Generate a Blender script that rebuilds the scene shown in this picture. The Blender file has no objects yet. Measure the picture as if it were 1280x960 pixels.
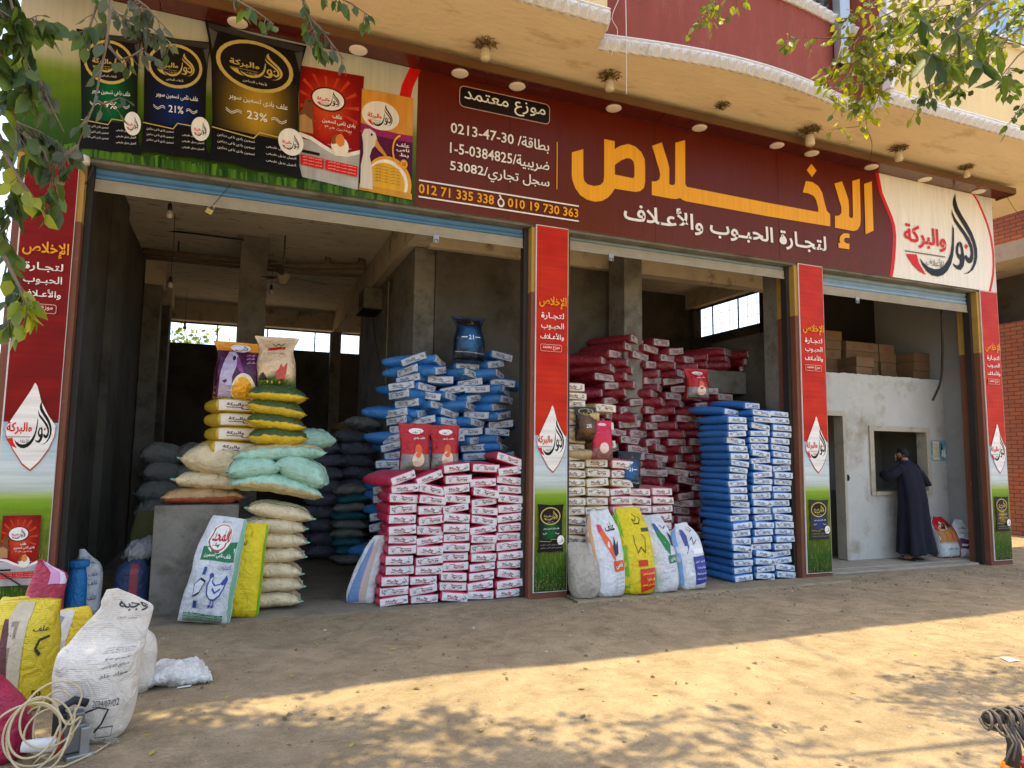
import bpy, bmesh, math, random
from mathutils import Vector, Matrix, noise
R = math.radians
random.seed(7)
scene = bpy.context.scene
COL = scene.collection

# ------------------------------------------------------------------ camera
CAM = Vector((0.0, -7.3, 1.638)); FPX = 855.115
YAW, PITCH, ROLL = R(21.8665), R(5.7834), R(0.7376)
c_f = Vector((math.sin(YAW)*math.cos(PITCH), math.cos(YAW)*math.cos(PITCH), math.sin(PITCH)))
c_r0 = Vector((math.cos(YAW), -math.sin(YAW), 0)); c_u0 = c_r0.cross(c_f)
c_r = c_r0*math.cos(ROLL) + c_u0*math.sin(ROLL); c_u = c_u0*math.cos(ROLL) - c_r0*math.sin(ROLL)
cd = bpy.data.cameras.new('camera'); cam = bpy.data.objects.new('camera', cd); COL.objects.link(cam)
cd.sensor_width = 36; cd.lens = FPX*36/1280; cd.clip_end = 800; cd.clip_start = 0.05
mw = Matrix((c_r, c_u, -c_f)).transposed().to_4x4(); mw.translation = CAM; cam.matrix_world = mw
scene.camera = cam

# ------------------------------------------------------------------ daylight
SUN = Vector((0.012, 0.094, 1.0)).normalized()
world = bpy.data.worlds.new('World'); scene.world = world; world.use_nodes = True
wt = world.node_tree; bg = wt.nodes['Background']
sky = wt.nodes.new('ShaderNodeTexSky'); sky.sky_type = 'NISHITA'; sky.sun_disc = False
sky.sun_elevation = math.asin(SUN.z); sky.sun_rotation = math.atan2(SUN.x, SUN.y)
sky.air_density = 1.0; sky.dust_density = 3.0; sky.ozone_density = 1.0
hz = wt.nodes.new('ShaderNodeMix'); hz.data_type = 'RGBA'; hz.blend_type = 'MULTIPLY'; hz.inputs[0].default_value = 1.0; hz.inputs[7].default_value = (1.0, 0.955, 0.89, 1)   # warm tint multiplied into the sky, standing in for white balance
wt.links.new(sky.outputs[0], hz.inputs[6]); wt.links.new(hz.outputs[2], bg.inputs[0]); bg.inputs[1].default_value = 0.15
sl = bpy.data.lights.new('sun', 'SUN'); sl.energy = 2.25; sl.angle = R(0.53); sl.color = (1.0, 0.81, 0.46)
so = bpy.data.objects.new('sun', sl); COL.objects.link(so); so.rotation_euler = (-SUN).to_track_quat('-Z', 'Y').to_euler()
so.location = (0, 0, 30)
vs = scene.view_settings; vs.view_transform = 'Standard'; vs.look = 'None'; vs.gamma = 1.0; vs.use_curve_mapping = False
vs.exposure = 1.92
scene.render.engine = 'CYCLES'
scene.cycles.max_bounces = 8; scene.cycles.diffuse_bounces = 5; scene.cycles.transparent_max_bounces = 8

# ------------------------------------------------------------------ measuring: where the photograph's sight lines meet a real plane
def ray(px, py): return c_f + c_r*((px-640)/FPX) + c_u*((480-py)/FPX)
def oy(px, py, y): d = ray(px, py); return CAM + d*((y-CAM.y)/d.y)
def ox(px, py, x): d = ray(px, py); return CAM + d*((x-CAM.x)/d.x)
def oz(px, py, z): d = ray(px, py); return CAM + d*((z-CAM.z)/d.z)

# ------------------------------------------------------------------ colours and materials
def S(r, g, b):
    f = lambda c: (c/255)/12.92 if c/255 <= 0.04045 else ((c/255+0.055)/1.055)**2.4
    return (f(r), f(g), f(b))
def node(nt, t, **kw):
    n = nt.nodes.new(t)
    for k, v in kw.items(): setattr(n, k, v)
    return n
def M(name, col, rough=0.7, var=0.18, scale=6.0, bump=0.0, bscale=None, metal=0.0, spec=0.4, rnd=0.0, detail=6.0, dirt=None, stretch=None, coat=0.0, streak=None, sub=None):
    m = bpy.data.materials.new(name); m.use_nodes = True; nt = m.node_tree; b = nt.nodes['Principled BSDF']
    b.inputs['Roughness'].default_value = rough; b.inputs['Metallic'].default_value = metal; b.inputs['Specular IOR Level'].default_value = spec
    if coat: b.inputs['Coat Weight'].default_value = coat; b.inputs['Coat Roughness'].default_value = 0.15
    tc = node(nt, 'ShaderNodeTexCoord'); out = tc.outputs['Object']
    if stretch:
        mp = node(nt, 'ShaderNodeMapping'); mp.inputs['Scale'].default_value = stretch; nt.links.new(out, mp.inputs[0]); out = mp.outputs[0]
    oi = node(nt, 'ShaderNodeObjectInfo')
    n = node(nt, 'ShaderNodeTexNoise', noise_dimensions='4D'); n.inputs['Scale'].default_value = scale; n.inputs['Detail'].default_value = detail; n.inputs['Roughness'].default_value = 0.6
    mu = node(nt, 'ShaderNodeMath', operation='MULTIPLY'); mu.inputs[1].default_value = 7.0
    nt.links.new(oi.outputs['Random'], mu.inputs[0]); nt.links.new(mu.outputs[0], n.inputs['W'])
    nt.links.new(out, n.inputs['Vector'])
    cr = node(nt, 'ShaderNodeValToRGB'); cr.color_ramp.elements[0].position = 0.28; cr.color_ramp.elements[1].position = 0.72
    cr.color_ramp.elements[0].color = tuple(min(1, c*(1-var)) for c in col)+(1,); cr.color_ramp.elements[1].color = tuple(min(1, c*(1+var)) for c in col)+(1,)
    nt.links.new(n.outputs['Fac'], cr.inputs[0]); c_out = cr.outputs[0]
    if dirt:   # (colour, scale, lo, hi)  stains with a shape of their own
        n2 = node(nt, 'ShaderNodeTexNoise'); n2.inputs['Scale'].default_value = dirt[1]; n2.inputs['Detail'].default_value = 8; n2.inputs['Roughness'].default_value = 0.68
        nt.links.new(out, n2.inputs['Vector'])
        mr = node(nt, 'ShaderNodeMapRange'); mr.inputs[1].default_value = dirt[2]; mr.inputs[2].default_value = dirt[3]; nt.links.new(n2.outputs['Fac'], mr.inputs[0])
        mx = node(nt, 'ShaderNodeMix', data_type='RGBA'); nt.links.new(mr.outputs[0], mx.inputs[0]); nt.links.new(c_out, mx.inputs[6]); mx.inputs[7].default_value = tuple(dirt[0])+(1,)
        c_out = mx.outputs[2]
    if rnd:
        hs = node(nt, 'ShaderNodeHueSaturation'); ma = node(nt, 'ShaderNodeMapRange'); ma.inputs[3].default_value = 1-rnd; ma.inputs[4].default_value = 1+rnd
        nt.links.new(oi.outputs['Random'], ma.inputs[0]); nt.links.new(ma.outputs[0], hs.inputs['Value']); nt.links.new(c_out, hs.inputs['Color']); c_out = hs.outputs[0]
    nt.links.new(c_out, b.inputs['Base Color'])
    if bump:
        bn = node(nt, 'ShaderNodeTexNoise'); bn.inputs['Scale'].default_value = bscale or scale*4; bn.inputs['Detail'].default_value = 6; nt.links.new(out, bn.inputs['Vector'])
        bp = node(nt, 'ShaderNodeBump'); bp.inputs['Strength'].default_value = min(1, bump); bp.inputs['Distance'].default_value = 0.02; nt.links.new(bn.outputs['Fac'], bp.inputs['Height'])
        nt.links.new(bp.outputs[0], b.inputs['Normal'])
    return m
def woven(name, col, rough=0.55, pitch=220, rnd=0.06, var=0.16, crease=0.7, direction='Z'):
    m = M(name, col, rough, var, 7, 0, rnd=rnd, dirt=(tuple(c*0.62 for c in col), 4.5, 0.56, 0.72)); nt = m.node_tree; b = nt.nodes['Principled BSDF']
    tc = node(nt, 'ShaderNodeTexCoord'); w = node(nt, 'ShaderNodeTexWave', bands_direction=direction); w.inputs['Scale'].default_value = pitch/10; w.inputs['Distortion'].default_value = 1.2; w.inputs['Detail'].default_value = 2
    n = node(nt, 'ShaderNodeTexNoise'); n.inputs['Scale'].default_value = 9; n.inputs['Detail'].default_value = 4; n.inputs['Distortion'].default_value = 1.2
    nt.links.new(tc.outputs['Object'], w.inputs['Vector']); nt.links.new(tc.outputs['Object'], n.inputs['Vector'])
    b1 = node(nt, 'ShaderNodeBump'); b1.inputs['Strength'].default_value = 0.3; b1.inputs['Distance'].default_value = 0.006; nt.links.new(w.outputs['Fac'], b1.inputs['Height'])
    b2 = node(nt, 'ShaderNodeBump'); b2.inputs['Strength'].default_value = crease; b2.inputs['Distance'].default_value = 0.06; nt.links.new(n.outputs['Fac'], b2.inputs['Height']); nt.links.new(b1.outputs[0], b2.inputs['Normal'])
    nt.links.new(b2.outputs[0], b.inputs['Normal'])
    return m
def plastic(name, col, rough=0.32, rnd=0.1, crease=0.6, var=0.15, metal=0.0, cscale=11):
    m = M(name, col, rough, var, 7, 0, rnd=rnd, metal=metal, spec=0.5); nt = m.node_tree; b = nt.nodes['Principled BSDF']
    tc = node(nt, 'ShaderNodeTexCoord'); n = node(nt, 'ShaderNodeTexNoise'); n.inputs['Scale'].default_value = cscale; n.inputs['Detail'].default_value = 5; n.inputs['Distortion'].default_value = 2.0
    nt.links.new(tc.outputs['Object'], n.inputs['Vector'])
    b2 = node(nt, 'ShaderNodeBump'); b2.inputs['Strength'].default_value = crease; b2.inputs['Distance'].default_value = 0.04; nt.links.new(n.outputs['Fac'], b2.inputs['Height'])
    nt.links.new(b2.outputs[0], b.inputs['Normal'])
    return m
def printed(name, rough=0.45, spec=0.4, crease=0.0, metal=0.0, streak=0.0, cscale=10):
    """printed sheet: the ink colour is carried by the sheet's own colour attribute"""
    m = bpy.data.materials.new(name); m.use_nodes = True; nt = m.node_tree; b = nt.nodes['Principled BSDF']
    a = node(nt, 'ShaderNodeVertexColor', layer_name='ink'); n = node(nt, 'ShaderNodeTexNoise'); n.inputs['Scale'].default_value = 14; n.inputs['Detail'].default_value = 5
    tc = node(nt, 'ShaderNodeTexCoord'); mp = node(nt, 'ShaderNodeMapping'); mp.inputs['Scale'].default_value = (1, 1, 1) if not streak else ((0.12, 1, 2.0) if streak > 0 else (1.6, 1, 0.10)); streak = abs(streak)
    nt.links.new(tc.outputs['Object'], mp.inputs[0]); nt.links.new(mp.outputs[0], n.inputs['Vector'])
    mr = node(nt, 'ShaderNodeMapRange'); mr.inputs[1].default_value = 0.25; mr.inputs[2].default_value = 0.75; mr.inputs[3].default_value = 1-0.06-streak; mr.inputs[4].default_value = 1.04+streak*0.6
    nt.links.new(n.outputs['Fac'], mr.inputs[0]); mx = node(nt, 'ShaderNodeMix', data_type='RGBA', blend_type='MULTIPLY'); mx.inputs[0].default_value = 1
    nt.links.new(a.outputs[0], mx.inputs[6]); nt.links.new(mr.outputs[0], mx.inputs[7]); nt.links.new(mx.outputs[2], b.inputs['Base Color'])
    b.inputs['Roughness'].default_value = rough; b.inputs['Specular IOR Level'].default_value = spec; b.inputs['Metallic'].default_value = metal
    if crease:
        n2 = node(nt, 'ShaderNodeTexNoise'); n2.inputs['Scale'].default_value = cscale; n2.inputs['Detail'].default_value = 5; n2.inputs['Distortion'].default_value = 2
        nt.links.new(tc.outputs['Object'], n2.inputs['Vector']); bp = node(nt, 'ShaderNodeBump'); bp.inputs['Strength'].default_value = crease; bp.inputs['Distance'].default_value = 0.04
        nt.links.new(n2.outputs['Fac'], bp.inputs['Height']); nt.links.new(bp.outputs[0], b.inputs['Normal'])
    return m

# ------------------------------------------------------------------ objects
def tag(o, label=None, cat=None, group=None, kind=None):
    if label: o['label'] = label
    if cat: o['category'] = cat
    if group: o['group'] = group
    if kind: o['kind'] = kind
    return o
def empty(name, loc=(0, 0, 0), rz=0, label=None, cat=None, group=None):
    o = bpy.data.objects.new(name, None); COL.objects.link(o); o.location = loc; o.rotation_euler = (0, 0, rz); o.empty_display_size = 0.1
    return tag(o, label, cat, group)
def link(name, me, parent=None, loc=None, rot=None):
    o = bpy.data.objects.new(name, me); COL.objects.link(o)
    if parent: o.parent = parent
    if loc is not None: o.location = loc
    if rot is not None: o.rotation_euler = rot
    return o
def clone(o, parent=None):
    c = o.copy(); COL.objects.link(c)
    if parent: c.parent = parent
    for ch in list(o.children): clone(ch, c)
    return c

class MB:
    """collects geometry for ONE mesh"""
    def __init__(s): s.v = []; s.f = []; s.mi = []; s.sm = []; s.col = None
    def add(s, vs, fs, mi=0, smooth=False, col=None):
        n = len(s.v); s.v += [tuple(v) for v in vs]; s.f += [tuple(i+n for i in f) for f in fs]; s.mi += [mi]*len(fs); s.sm += [smooth]*len(fs)
        if col is not None:
            if s.col is None: s.col = [(1, 1, 1)]*n
            s.col += list(col) if isinstance(col, list) else [col]*len(vs)
        elif s.col is not None: s.col += [(1, 1, 1)]*len(vs)
        return s
    def box(s, x0, x1, y0, y1, z0, z1, mi=0, m=None, bev=0.0):
        x0, x1 = min(x0, x1), max(x0, x1); y0, y1 = min(y0, y1), max(y0, y1); z0, z1 = min(z0, z1), max(z0, z1)
        vs = [Vector(p) for p in ((x0,y0,z0),(x1,y0,z0),(x1,y1,z0),(x0,y1,z0),(x0,y0,z1),(x1,y0,z1),(x1,y1,z1),(x0,y1,z1))]
        fs = [(0,3,2,1),(4,5,6,7),(0,1,5,4),(1,2,6,5),(2,3,7,6),(3,0,4,7)]
        if bev:
            bm = bmesh.new(); bv = [bm.verts.new(v) for v in vs]
            for f in fs: bm.faces.new([bv[i] for i in f])
            bmesh.ops.bevel(bm, geom=bm.edges[:], offset=bev, segments=2, affect='EDGES', profile=0.6)
            bm.verts.index_update(); vs = [v.co.copy() for v in bm.verts]; fs = [tuple(v.index for v in f.verts) for f in bm.faces]; bm.free()
        if m: vs = [m @ v for v in vs]
        return s.add(vs, fs, mi)
    def tube(s, pts, r, n=8, mi=0, caps=True, smooth=True, flat=1.0):
        pts = [Vector(p) for p in pts]; rs = r if isinstance(r, (list, tuple)) else [r]*len(pts); vs = []; fs = []
        up = None
        for i, p in enumerate(pts):
            d = (pts[min(i+1, len(pts)-1)] - pts[max(i-1, 0)])
            d = d.normalized() if d.length > 1e-9 else Vector((0, 0, 1))
            if up is None: up = Vector((0, 0, 1)) if abs(d.z) < 0.9 else Vector((1, 0, 0))
            a = d.cross(up)
            if a.length < 1e-5: a = d.cross(Vector((0.3, 1, 0.2)))
            a.normalize(); b = a.cross(d).normalized(); up = b
            for k in range(n):
                t = 2*math.pi*k/n; vs.append(p + a*(math.cos(t)*rs[i]) + b*(math.sin(t)*rs[i]*flat))
        for i in range(len(pts)-1):
            for k in range(n): fs.append((i*n+k, i*n+(k+1) % n, (i+1)*n+(k+1) % n, (i+1)*n+k))
        if caps: fs.append(tuple(reversed(range(n)))); fs.append(tuple((len(pts)-1)*n+k for k in range(n)))
        return s.add(vs, fs, mi, smooth)
    def lathe(s, prof, c=(0, 0, 0), n=16, mi=0, smooth=True, m=None):
        vs = []; fs = []
        for r, z in prof:
            for k in range(n):
                v = Vector((c[0]+r*math.cos(2*math.pi*k/n), c[1]+r*math.sin(2*math.pi*k/n), c[2]+z)); vs.append(m @ v if m else v)
        for i in range(len(prof)-1):
            for k in range(n): fs.append((i*n+k, i*n+(k+1) % n, (i+1)*n+(k+1) % n, (i+1)*n+k))
        fs.append(tuple(reversed(range(n)))); fs.append(tuple((len(prof)-1)*n+k for k in range(n)))
        return s.add(vs, fs, mi, smooth)
    def prism(s, poly, d, mi=0):
        """closed polygon (list of 3D points) pushed along d"""
        n = len(poly); vs = [Vector(p) for p in poly]; vs += [v+Vector(d) for v in vs]
        fs = [tuple(reversed(range(n))), tuple(range(n, 2*n))] + [(i, (i+1) % n, (i+1) % n+n, i+n) for i in range(n)]
        return s.add(vs, fs, mi)
    def rings(s, rings, mi=0, smooth=True, cap0=True, cap1=True):
        n = len(rings[0]); vs = [v for r in rings for v in r]; fs = []
        for i in range(len(rings)-1):
            for k in range(n): fs.append((i*n+k, i*n+(k+1) % n, (i+1)*n+(k+1) % n, (i+1)*n+k))
        if cap0: fs.append(tuple(reversed(range(n))))
        if cap1: fs.append(tuple((len(rings)-1)*n+k for k in range(n)))
        return s.add(vs, fs, mi, smooth)
    def mesh(s, name, mats):
        me = bpy.data.meshes.new(name); me.from_pydata(s.v, [], s.f)
        for m in (mats if isinstance(mats, (list, tuple)) else [mats]): me.materials.append(m)
        me.polygons.foreach_set('material_index', s.mi); me.polygons.foreach_set('use_smooth', s.sm)
        if s.col is not None:
            at = me.color_attributes.new('ink', 'FLOAT_COLOR', 'POINT'); flat = []
            for c in s.col: flat += [c[0], c[1], c[2], 1.0]
            at.data.foreach_set('color', flat)
        me.update(); return me
    def build(s, name, mats, parent=None, loc=None, rot=None):
        bm = None
        o = link(name, s.mesh(name, mats), parent, loc, rot); return o
def fix_normals(me):
    bm = bmesh.new(); bm.from_mesh(me); bmesh.ops.recalc_face_normals(bm, faces=bm.faces); bm.to_mesh(me); bm.free()
def nz(x, y, z, s=1.0): return noise.noise(Vector((x*s, y*s, z*s)))

# ------------------------------------------------------------------ lettering
FORMS = {'ا':(0xFE8D,0xFE8E,0,0),'أ':(0xFE83,0xFE84,0,0),'إ':(0xFE87,0xFE88,0,0),'ب':(0xFE8F,0xFE90,0xFE91,0xFE92),'ة':(0xFE93,0xFE94,0,0),'ت':(0xFE95,0xFE96,0xFE97,0xFE98),
 'ج':(0xFE9D,0xFE9E,0xFE9F,0xFEA0),'ح':(0xFEA1,0xFEA2,0xFEA3,0xFEA4),'خ':(0xFEA5,0xFEA6,0xFEA7,0xFEA8),'د':(0xFEA9,0xFEAA,0,0),'ر':(0xFEAD,0xFEAE,0,0),'ز':(0xFEAF,0xFEB0,0,0),
 'س':(0xFEB1,0xFEB2,0xFEB3,0xFEB4),'ص':(0xFEB9,0xFEBA,0xFEBB,0xFEBC),'ض':(0xFEBD,0xFEBE,0xFEBF,0xFEC0),'ط':(0xFEC1,0xFEC2,0xFEC3,0xFEC4),'ع':(0xFEC9,0xFECA,0xFECB,0xFECC),
 'ف':(0xFED1,0xFED2,0xFED3,0xFED4),'ق':(0xFED5,0xFED6,0xFED7,0xFED8),'ك':(0xFED9,0xFEDA,0xFEDB,0xFEDC),'ل':(0xFEDD,0xFEDE,0xFEDF,0xFEE0),'م':(0xFEE1,0xFEE2,0xFEE3,0xFEE4),
 'ن':(0xFEE5,0xFEE6,0xFEE7,0xFEE8),'ه':(0xFEE9,0xFEEA,0xFEEB,0xFEEC),'و':(0xFEED,0xFEEE,0,0),'ى':(0xFEEF,0xFEF0,0,0),'ي':(0xFEF1,0xFEF2,0xFEF3,0xFEF4),'ـ':(0x640,0x640,0x640,0x640)}
LAM = {'ا':(0xFEFB,0xFEFC),'أ':(0xFEF7,0xFEF8),'إ':(0xFEF9,0xFEFA)}
def shape_ar(t):
    """joined letter forms in the order they stand on the sign, left to right"""
    if not any(ch in FORMS for ch in t): return t
    out = []; i = 0; prev = False
    while i < len(t):
        ch = t[i]
        if ch not in FORMS: out.append(ch); prev = False; i += 1; continue
        if ch == 'ل' and i+1 < len(t) and t[i+1] in LAM:
            out.append(chr(LAM[t[i+1]][1 if prev else 0])); prev = False; i += 2; continue
        iso, fin, ini, med = FORMS[ch]
        nxt = i+1 < len(t) and t[i+1] in FORMS
        if ini and nxt: out.append(chr(med if prev else ini)); prev = True
        else: out.append(chr(fin if prev else iso)); prev = False
        i += 1
    # numbers keep their own order
    res = []; k = len(out)-1
    while k >= 0:
        if out[k].isdigit() or out[k] in '-.,%':
            j = k
            while j >= 0 and (out[j].isdigit() or out[j] in '-.,%'): j -= 1
            res += out[j+1:k+1]; k = j
        else: res.append(out[k]); k -= 1
    return ''.join(res)
_glyphs = {}
from mathutils.geometry import tessellate_polygon
def text_shape(t, bold=0.0, res=2):
    """outlines of the joined letters, filled one outline at a time (strokes of these letters overlap): ([(points, faces)], aspect)"""
    key = (t, bold, res)
    if key in _glyphs: return _glyphs[key]
    c = bpy.data.curves.new('t', 'FONT'); c.body = shape_ar(t); c.resolution_u = res; c.offset = bold; c.fill_mode = 'NONE'
    o = bpy.data.objects.new('t', c); COL.objects.link(o); bpy.context.view_layer.update()
    me = bpy.data.meshes.new_from_object(o.evaluated_get(bpy.context.evaluated_depsgraph_get()))
    P = [(v.co.x, v.co.y) for v in me.vertices]; nb = {}
    for e in me.edges: i, j = e.vertices; nb.setdefault(i, []).append(j); nb.setdefault(j, []).append(i)
    bpy.data.objects.remove(o); bpy.data.curves.remove(c); bpy.data.meshes.remove(me)
    x0 = min(p[0] for p in P); x1 = max(p[0] for p in P); y0 = min(p[1] for p in P); y1 = max(p[1] for p in P)
    loops = []; seen = set()
    for i in range(len(P)):
        if i in seen or i not in nb: continue
        lp = [i]; seen.add(i); k = i
        while True:
            n = [j for j in nb[k] if j not in seen]
            if not n: break
            k = min(n, key=lambda j: (j != k+1, j)); lp.append(k); seen.add(k)
        if len(lp) > 2: loops.append([P[j] for j in lp])
    area = lambda l: 0.5*sum(l[i][0]*l[(i+1) % len(l)][1]-l[(i+1) % len(l)][0]*l[i][1] for i in range(len(l)))
    A = [area(l) for l in loops]
    def inside(p, l):
        r = False
        for (ax, ay), (bx, by) in zip(l, l[1:]+l[:1]):
            if (ay > p[1]) != (by > p[1]) and p[0] < (bx-ax)*(p[1]-ay)/(by-ay)+ax: r = not r
        return r
    own = {}
    for i in range(len(loops)):
        c = [j for j in range(len(loops)) if j != i and A[i]*A[j] < 0 and abs(A[j]) > abs(A[i]) and all(inside(p, loops[j]) for p in loops[i][::2])]
        if c: own[i] = min(c, key=lambda j: abs(A[j]))
    outer = [i for i in range(len(loops)) if i not in own and abs(A[i]) > 1e-7]; holes = {i: [] for i in outer}
    for i, j in own.items():
        if j in holes: holes[j].append(i)
    def swell(l, d, ccw):
        out = []
        for (ax, ay), (bx, by), (cx, cy) in zip(l[-1:]+l[:-1], l, l[1:]+l[:1]):
            u = Vector((bx-ax, by-ay)); v = Vector((cx-bx, cy-by))
            if u.length < 1e-9 or v.length < 1e-9: out.append((bx, by)); continue
            u.normalize(); v.normalize(); n = Vector((u.y+v.y, -u.x-v.x))
            if n.length < 1e-6: n = Vector((u.y, -u.x))
            n.normalize(); k = max(0.55, n.dot(Vector((u.y, -u.x)))); n *= d/k*(1 if ccw else -1); out.append((bx+n.x, by+n.y))
        return out
    if bold:
        hs = set(own)
        loops = [swell(l, bold if i not in hs else -min(bold, 0.35*math.sqrt(abs(A[i]))), A[i] > 0) for i, l in enumerate(loops)]
        allp = [p for i in outer for p in loops[i]]; x0 = min(p[0] for p in allp); x1 = max(p[0] for p in allp); y0 = min(p[1] for p in allp); y1 = max(p[1] for p in allp)
    groups = [([], []) for _ in range(3)]
    for n, i in enumerate(outer):
        V, Fc = groups[n % 3]; polys = [loops[i]] + [loops[h] for h in holes[i]]; flat = [p for l in polys for p in l]; base = len(V)
        V += [((x-x0)/(x1-x0), (y-y0)/(y1-y0)) for x, y in flat]
        for tri in tessellate_polygon([[Vector((x, y, 0)) for x, y in l] for l in polys]):
            q = [flat[k] for k in tri]; f = tuple(base+k for k in tri)
            if abs(area(q)) > 1e-10: Fc.append(f if area(q) > 0 else f[::-1])
    _glyphs[key] = ([g for g in groups if g[1]], (x1-x0)/(y1-y0))
    return _glyphs[key]

class Art:
    """flat printed artwork: shapes in order of printing, each with its own ink"""
    def __init__(s): s.sh = []; s.lay = 0; s.fr = None
    def push(s, V, Fc, col):
        if s.fr is None: s.sh.append((V, Fc, col, s.lay)); s.lay += 1
        else: s.sh.append((V, Fc, col, s.lay + s.fr % 23)); s.fr += 1
        return s
    def freeze(s): s.fr = 0
    def thaw(s): s.fr = None; s.lay += 23
    def poly(s, pts, col): return s.push([tuple(p) for p in pts], [tuple(range(len(pts)))], col)
    def rect(s, x0, y0, x1, y1, col): return s.poly([(x0, y0), (x1, y0), (x1, y1), (x0, y1)], col)
    def grid(s, x0, y0, x1, y1, fn, nx=8, ny=8):
        V = [(x0+(x1-x0)*i/nx, y0+(y1-y0)*j/ny) for j in range(ny+1) for i in range(nx+1)]
        Fc = [(j*(nx+1)+i, j*(nx+1)+i+1, (j+1)*(nx+1)+i+1, (j+1)*(nx+1)+i) for j in range(ny) for i in range(nx)]
        return s.push(V, Fc, fn)
    def ell(s, cx, cy, rx, ry, col, n=28, ymin=-9, xmax=9): return s.poly([(min(xmax, cx+rx*math.cos(2*math.pi*k/n)), max(ymin, cy+ry*math.sin(2*math.pi*k/n))) for k in range(n)], col)
    def line(s, pts, w, col, aspect=1.0):
        for (x0, y0), (x1, y1) in zip(pts, pts[1:]):
            dx, dy = x1-x0, (y1-y0)*aspect; l = math.hypot(dx, dy) or 1; nx_, ny_ = -dy/l*w/2, dx/l*w/2/aspect
            s.poly([(x0-nx_, y0-ny_), (x1-nx_, y1-ny_), (x1+nx_, y1+ny_), (x0+nx_, y0+ny_)], col)
        return s
    def text(s, t, x0, y0, x1, y1, col, bold=0.0, res=2):
        
        for V, Fc in text_shape(t, bold, res)[0]: s.push([(x0+(x1-x0)*x, y0+(y1-y0)*y) for x, y in V], Fc, col)
        return s
    def logo(s, x0, y0, x1, y1, dark, red, grey=None, words=True, res=2):
        for pts, k in LOGO:
            if k == 'grey' and not words: continue
            s.poly([(x0+(x1-x0)*x, y0+(y1-y0)*y) for x, y in pts], {'dark': dark, 'red': red, 'grey': grey or dark}[k])
        if words:
            f = lambda x, y: (x0+(x1-x0)*x, y0+(y1-y0)*y)
            a, b = f(0.0, 0.285), f(0.56, 0.545); s.text('والبركة', a[0], a[1], b[0], b[1], red, 0.025, res)
            a, b = f(0.27, 0.115), f(0.51, 0.205); s.text('للأعلاف', a[0], a[1], b[0], b[1], grey or dark, 0.0, 1)
        return s
    def put(s, mb, fn, mi=0, chop=0, lift=0.0006, base=0.0):
        """fn(x, y, height) -> 3D point"""
        for V, Fc, col, k in s.sh:
            if chop:
                bm = bmesh.new(); vv = [bm.verts.new((x, y, 0)) for x, y in V]
                for f in Fc:
                    try: bm.faces.new([vv[i] for i in f])
                    except ValueError: pass
                bmesh.ops.triangulate(bm, faces=bm.faces[:])
                for ax in (0, 1):
                    lo = min(v.co[ax] for v in bm.verts); hi = max(v.co[ax] for v in bm.verts); q = math.floor(lo/chop)+1
                    while q*chop < hi:
                        pc = Vector((0, 0, 0)); pc[ax] = q*chop; no = Vector((0, 0, 0)); no[ax] = 1
                        bmesh.ops.bisect_plane(bm, geom=bm.verts[:]+bm.edges[:]+bm.faces[:], plane_co=pc, plane_no=no); q += 1
                bm.verts.index_update(); V = [(v.co.x, v.co.y) for v in bm.verts]; Fc = [tuple(v.index for v in f.verts) for f in bm.faces]; bm.free()
            h = base + lift*k
            cl = [col(x, y) for x, y in V] if callable(col) else [col]*len(V)
            mb.add([fn(x, y, h) for x, y in V], Fc, mi, False, cl)
        return mb
def lerp(a, b, t): t = max(0, min(1, t)); return tuple(x+(y-x)*t for x, y in zip(a, b))
def ramp(stops):
    def f(t):
        if t <= stops[0][0]: return stops[0][1]
        for (a, ca), (b, cb) in zip(stops, stops[1:]):
            if t <= b: return lerp(ca, cb, (t-a)/(b-a))
        return stops[-1][1]
    return f
# the calligraphic mark, measured on the signboard (8 x enlarged) and laid flat
_l = lambda pts: [((oy(1080+x/8, 230+y/8, 0).x-9.36)/1.19, (oy(1080+x/8, 230+y/8, 0).z-4.44)/1.32) for x, y in pts]
_raw = [
 ('dark', [(908,98),(913,160),(932,230),(972,310),(1022,390),(1072,480),(1106,570),(1126,650),(1128,730),(1115,800),(1085,860),(1040,895),(985,902),(1030,886),(1062,858),(1088,800),(1100,730),(1096,660),(1080,590),(1045,510),(998,430),(948,350),(905,275),(884,210),(886,160)]),
 ('dark', [(872,245),(882,290),(908,345),(952,405),(1002,475),(1047,545),(1076,612),(1089,680),(1088,745),(1074,784),(1052,797),(1030,785),(1012,760),(1000,722),(1018,708),(1034,735),(1052,738),(1064,695),(1056,640),(1030,580),(990,512),(940,440),(896,375),(874,305)]),
 ('dark', [(950,575),(972,592),(985,640),(992,690),(1002,750),(992,820),(962,862),(925,852),(895,824),(882,794),(912,812),(938,816),(952,795),(956,765),(930,735),(914,690),(914,640),(926,595),(945,578),(946,614),(937,640),(938,690),(955,715),(968,690),(962,640),(950,612)]),
 ('dark', [(880,400),(886,440),(893,440),(895,560),(893,650),(884,725),(866,800),(830,868),(785,912),(730,928),(672,914),(620,872),(578,812),(550,740),(590,790),(640,832),(692,852),(745,850),(795,818),(832,765),(860,692),(874,600),(878,500)]),
 ('red', [(1015,598),(1036,625),(1018,655),(998,628)]),
 ('red', [(412,700),(520,706),(542,790),(615,912),(540,870),(482,812),(442,752)]),
 ('grey', [(402,664),(805,727),(805,737),(402,674)])]
LOGO = [(_l(p), k) for k, p in _raw]
_lx = [x for p, k in LOGO for x, y in p]; _ly = [y for p, k in LOGO for x, y in p]; LX0, LX1, LY0, LY1 = min(_lx), max(_lx), min(_ly), max(_ly)
LOGO = [([((x-LX0)/(LX1-LX0), (y-LY0)/(LY1-LY0)) for x, y in p], k) for p, k in LOGO]
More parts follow.
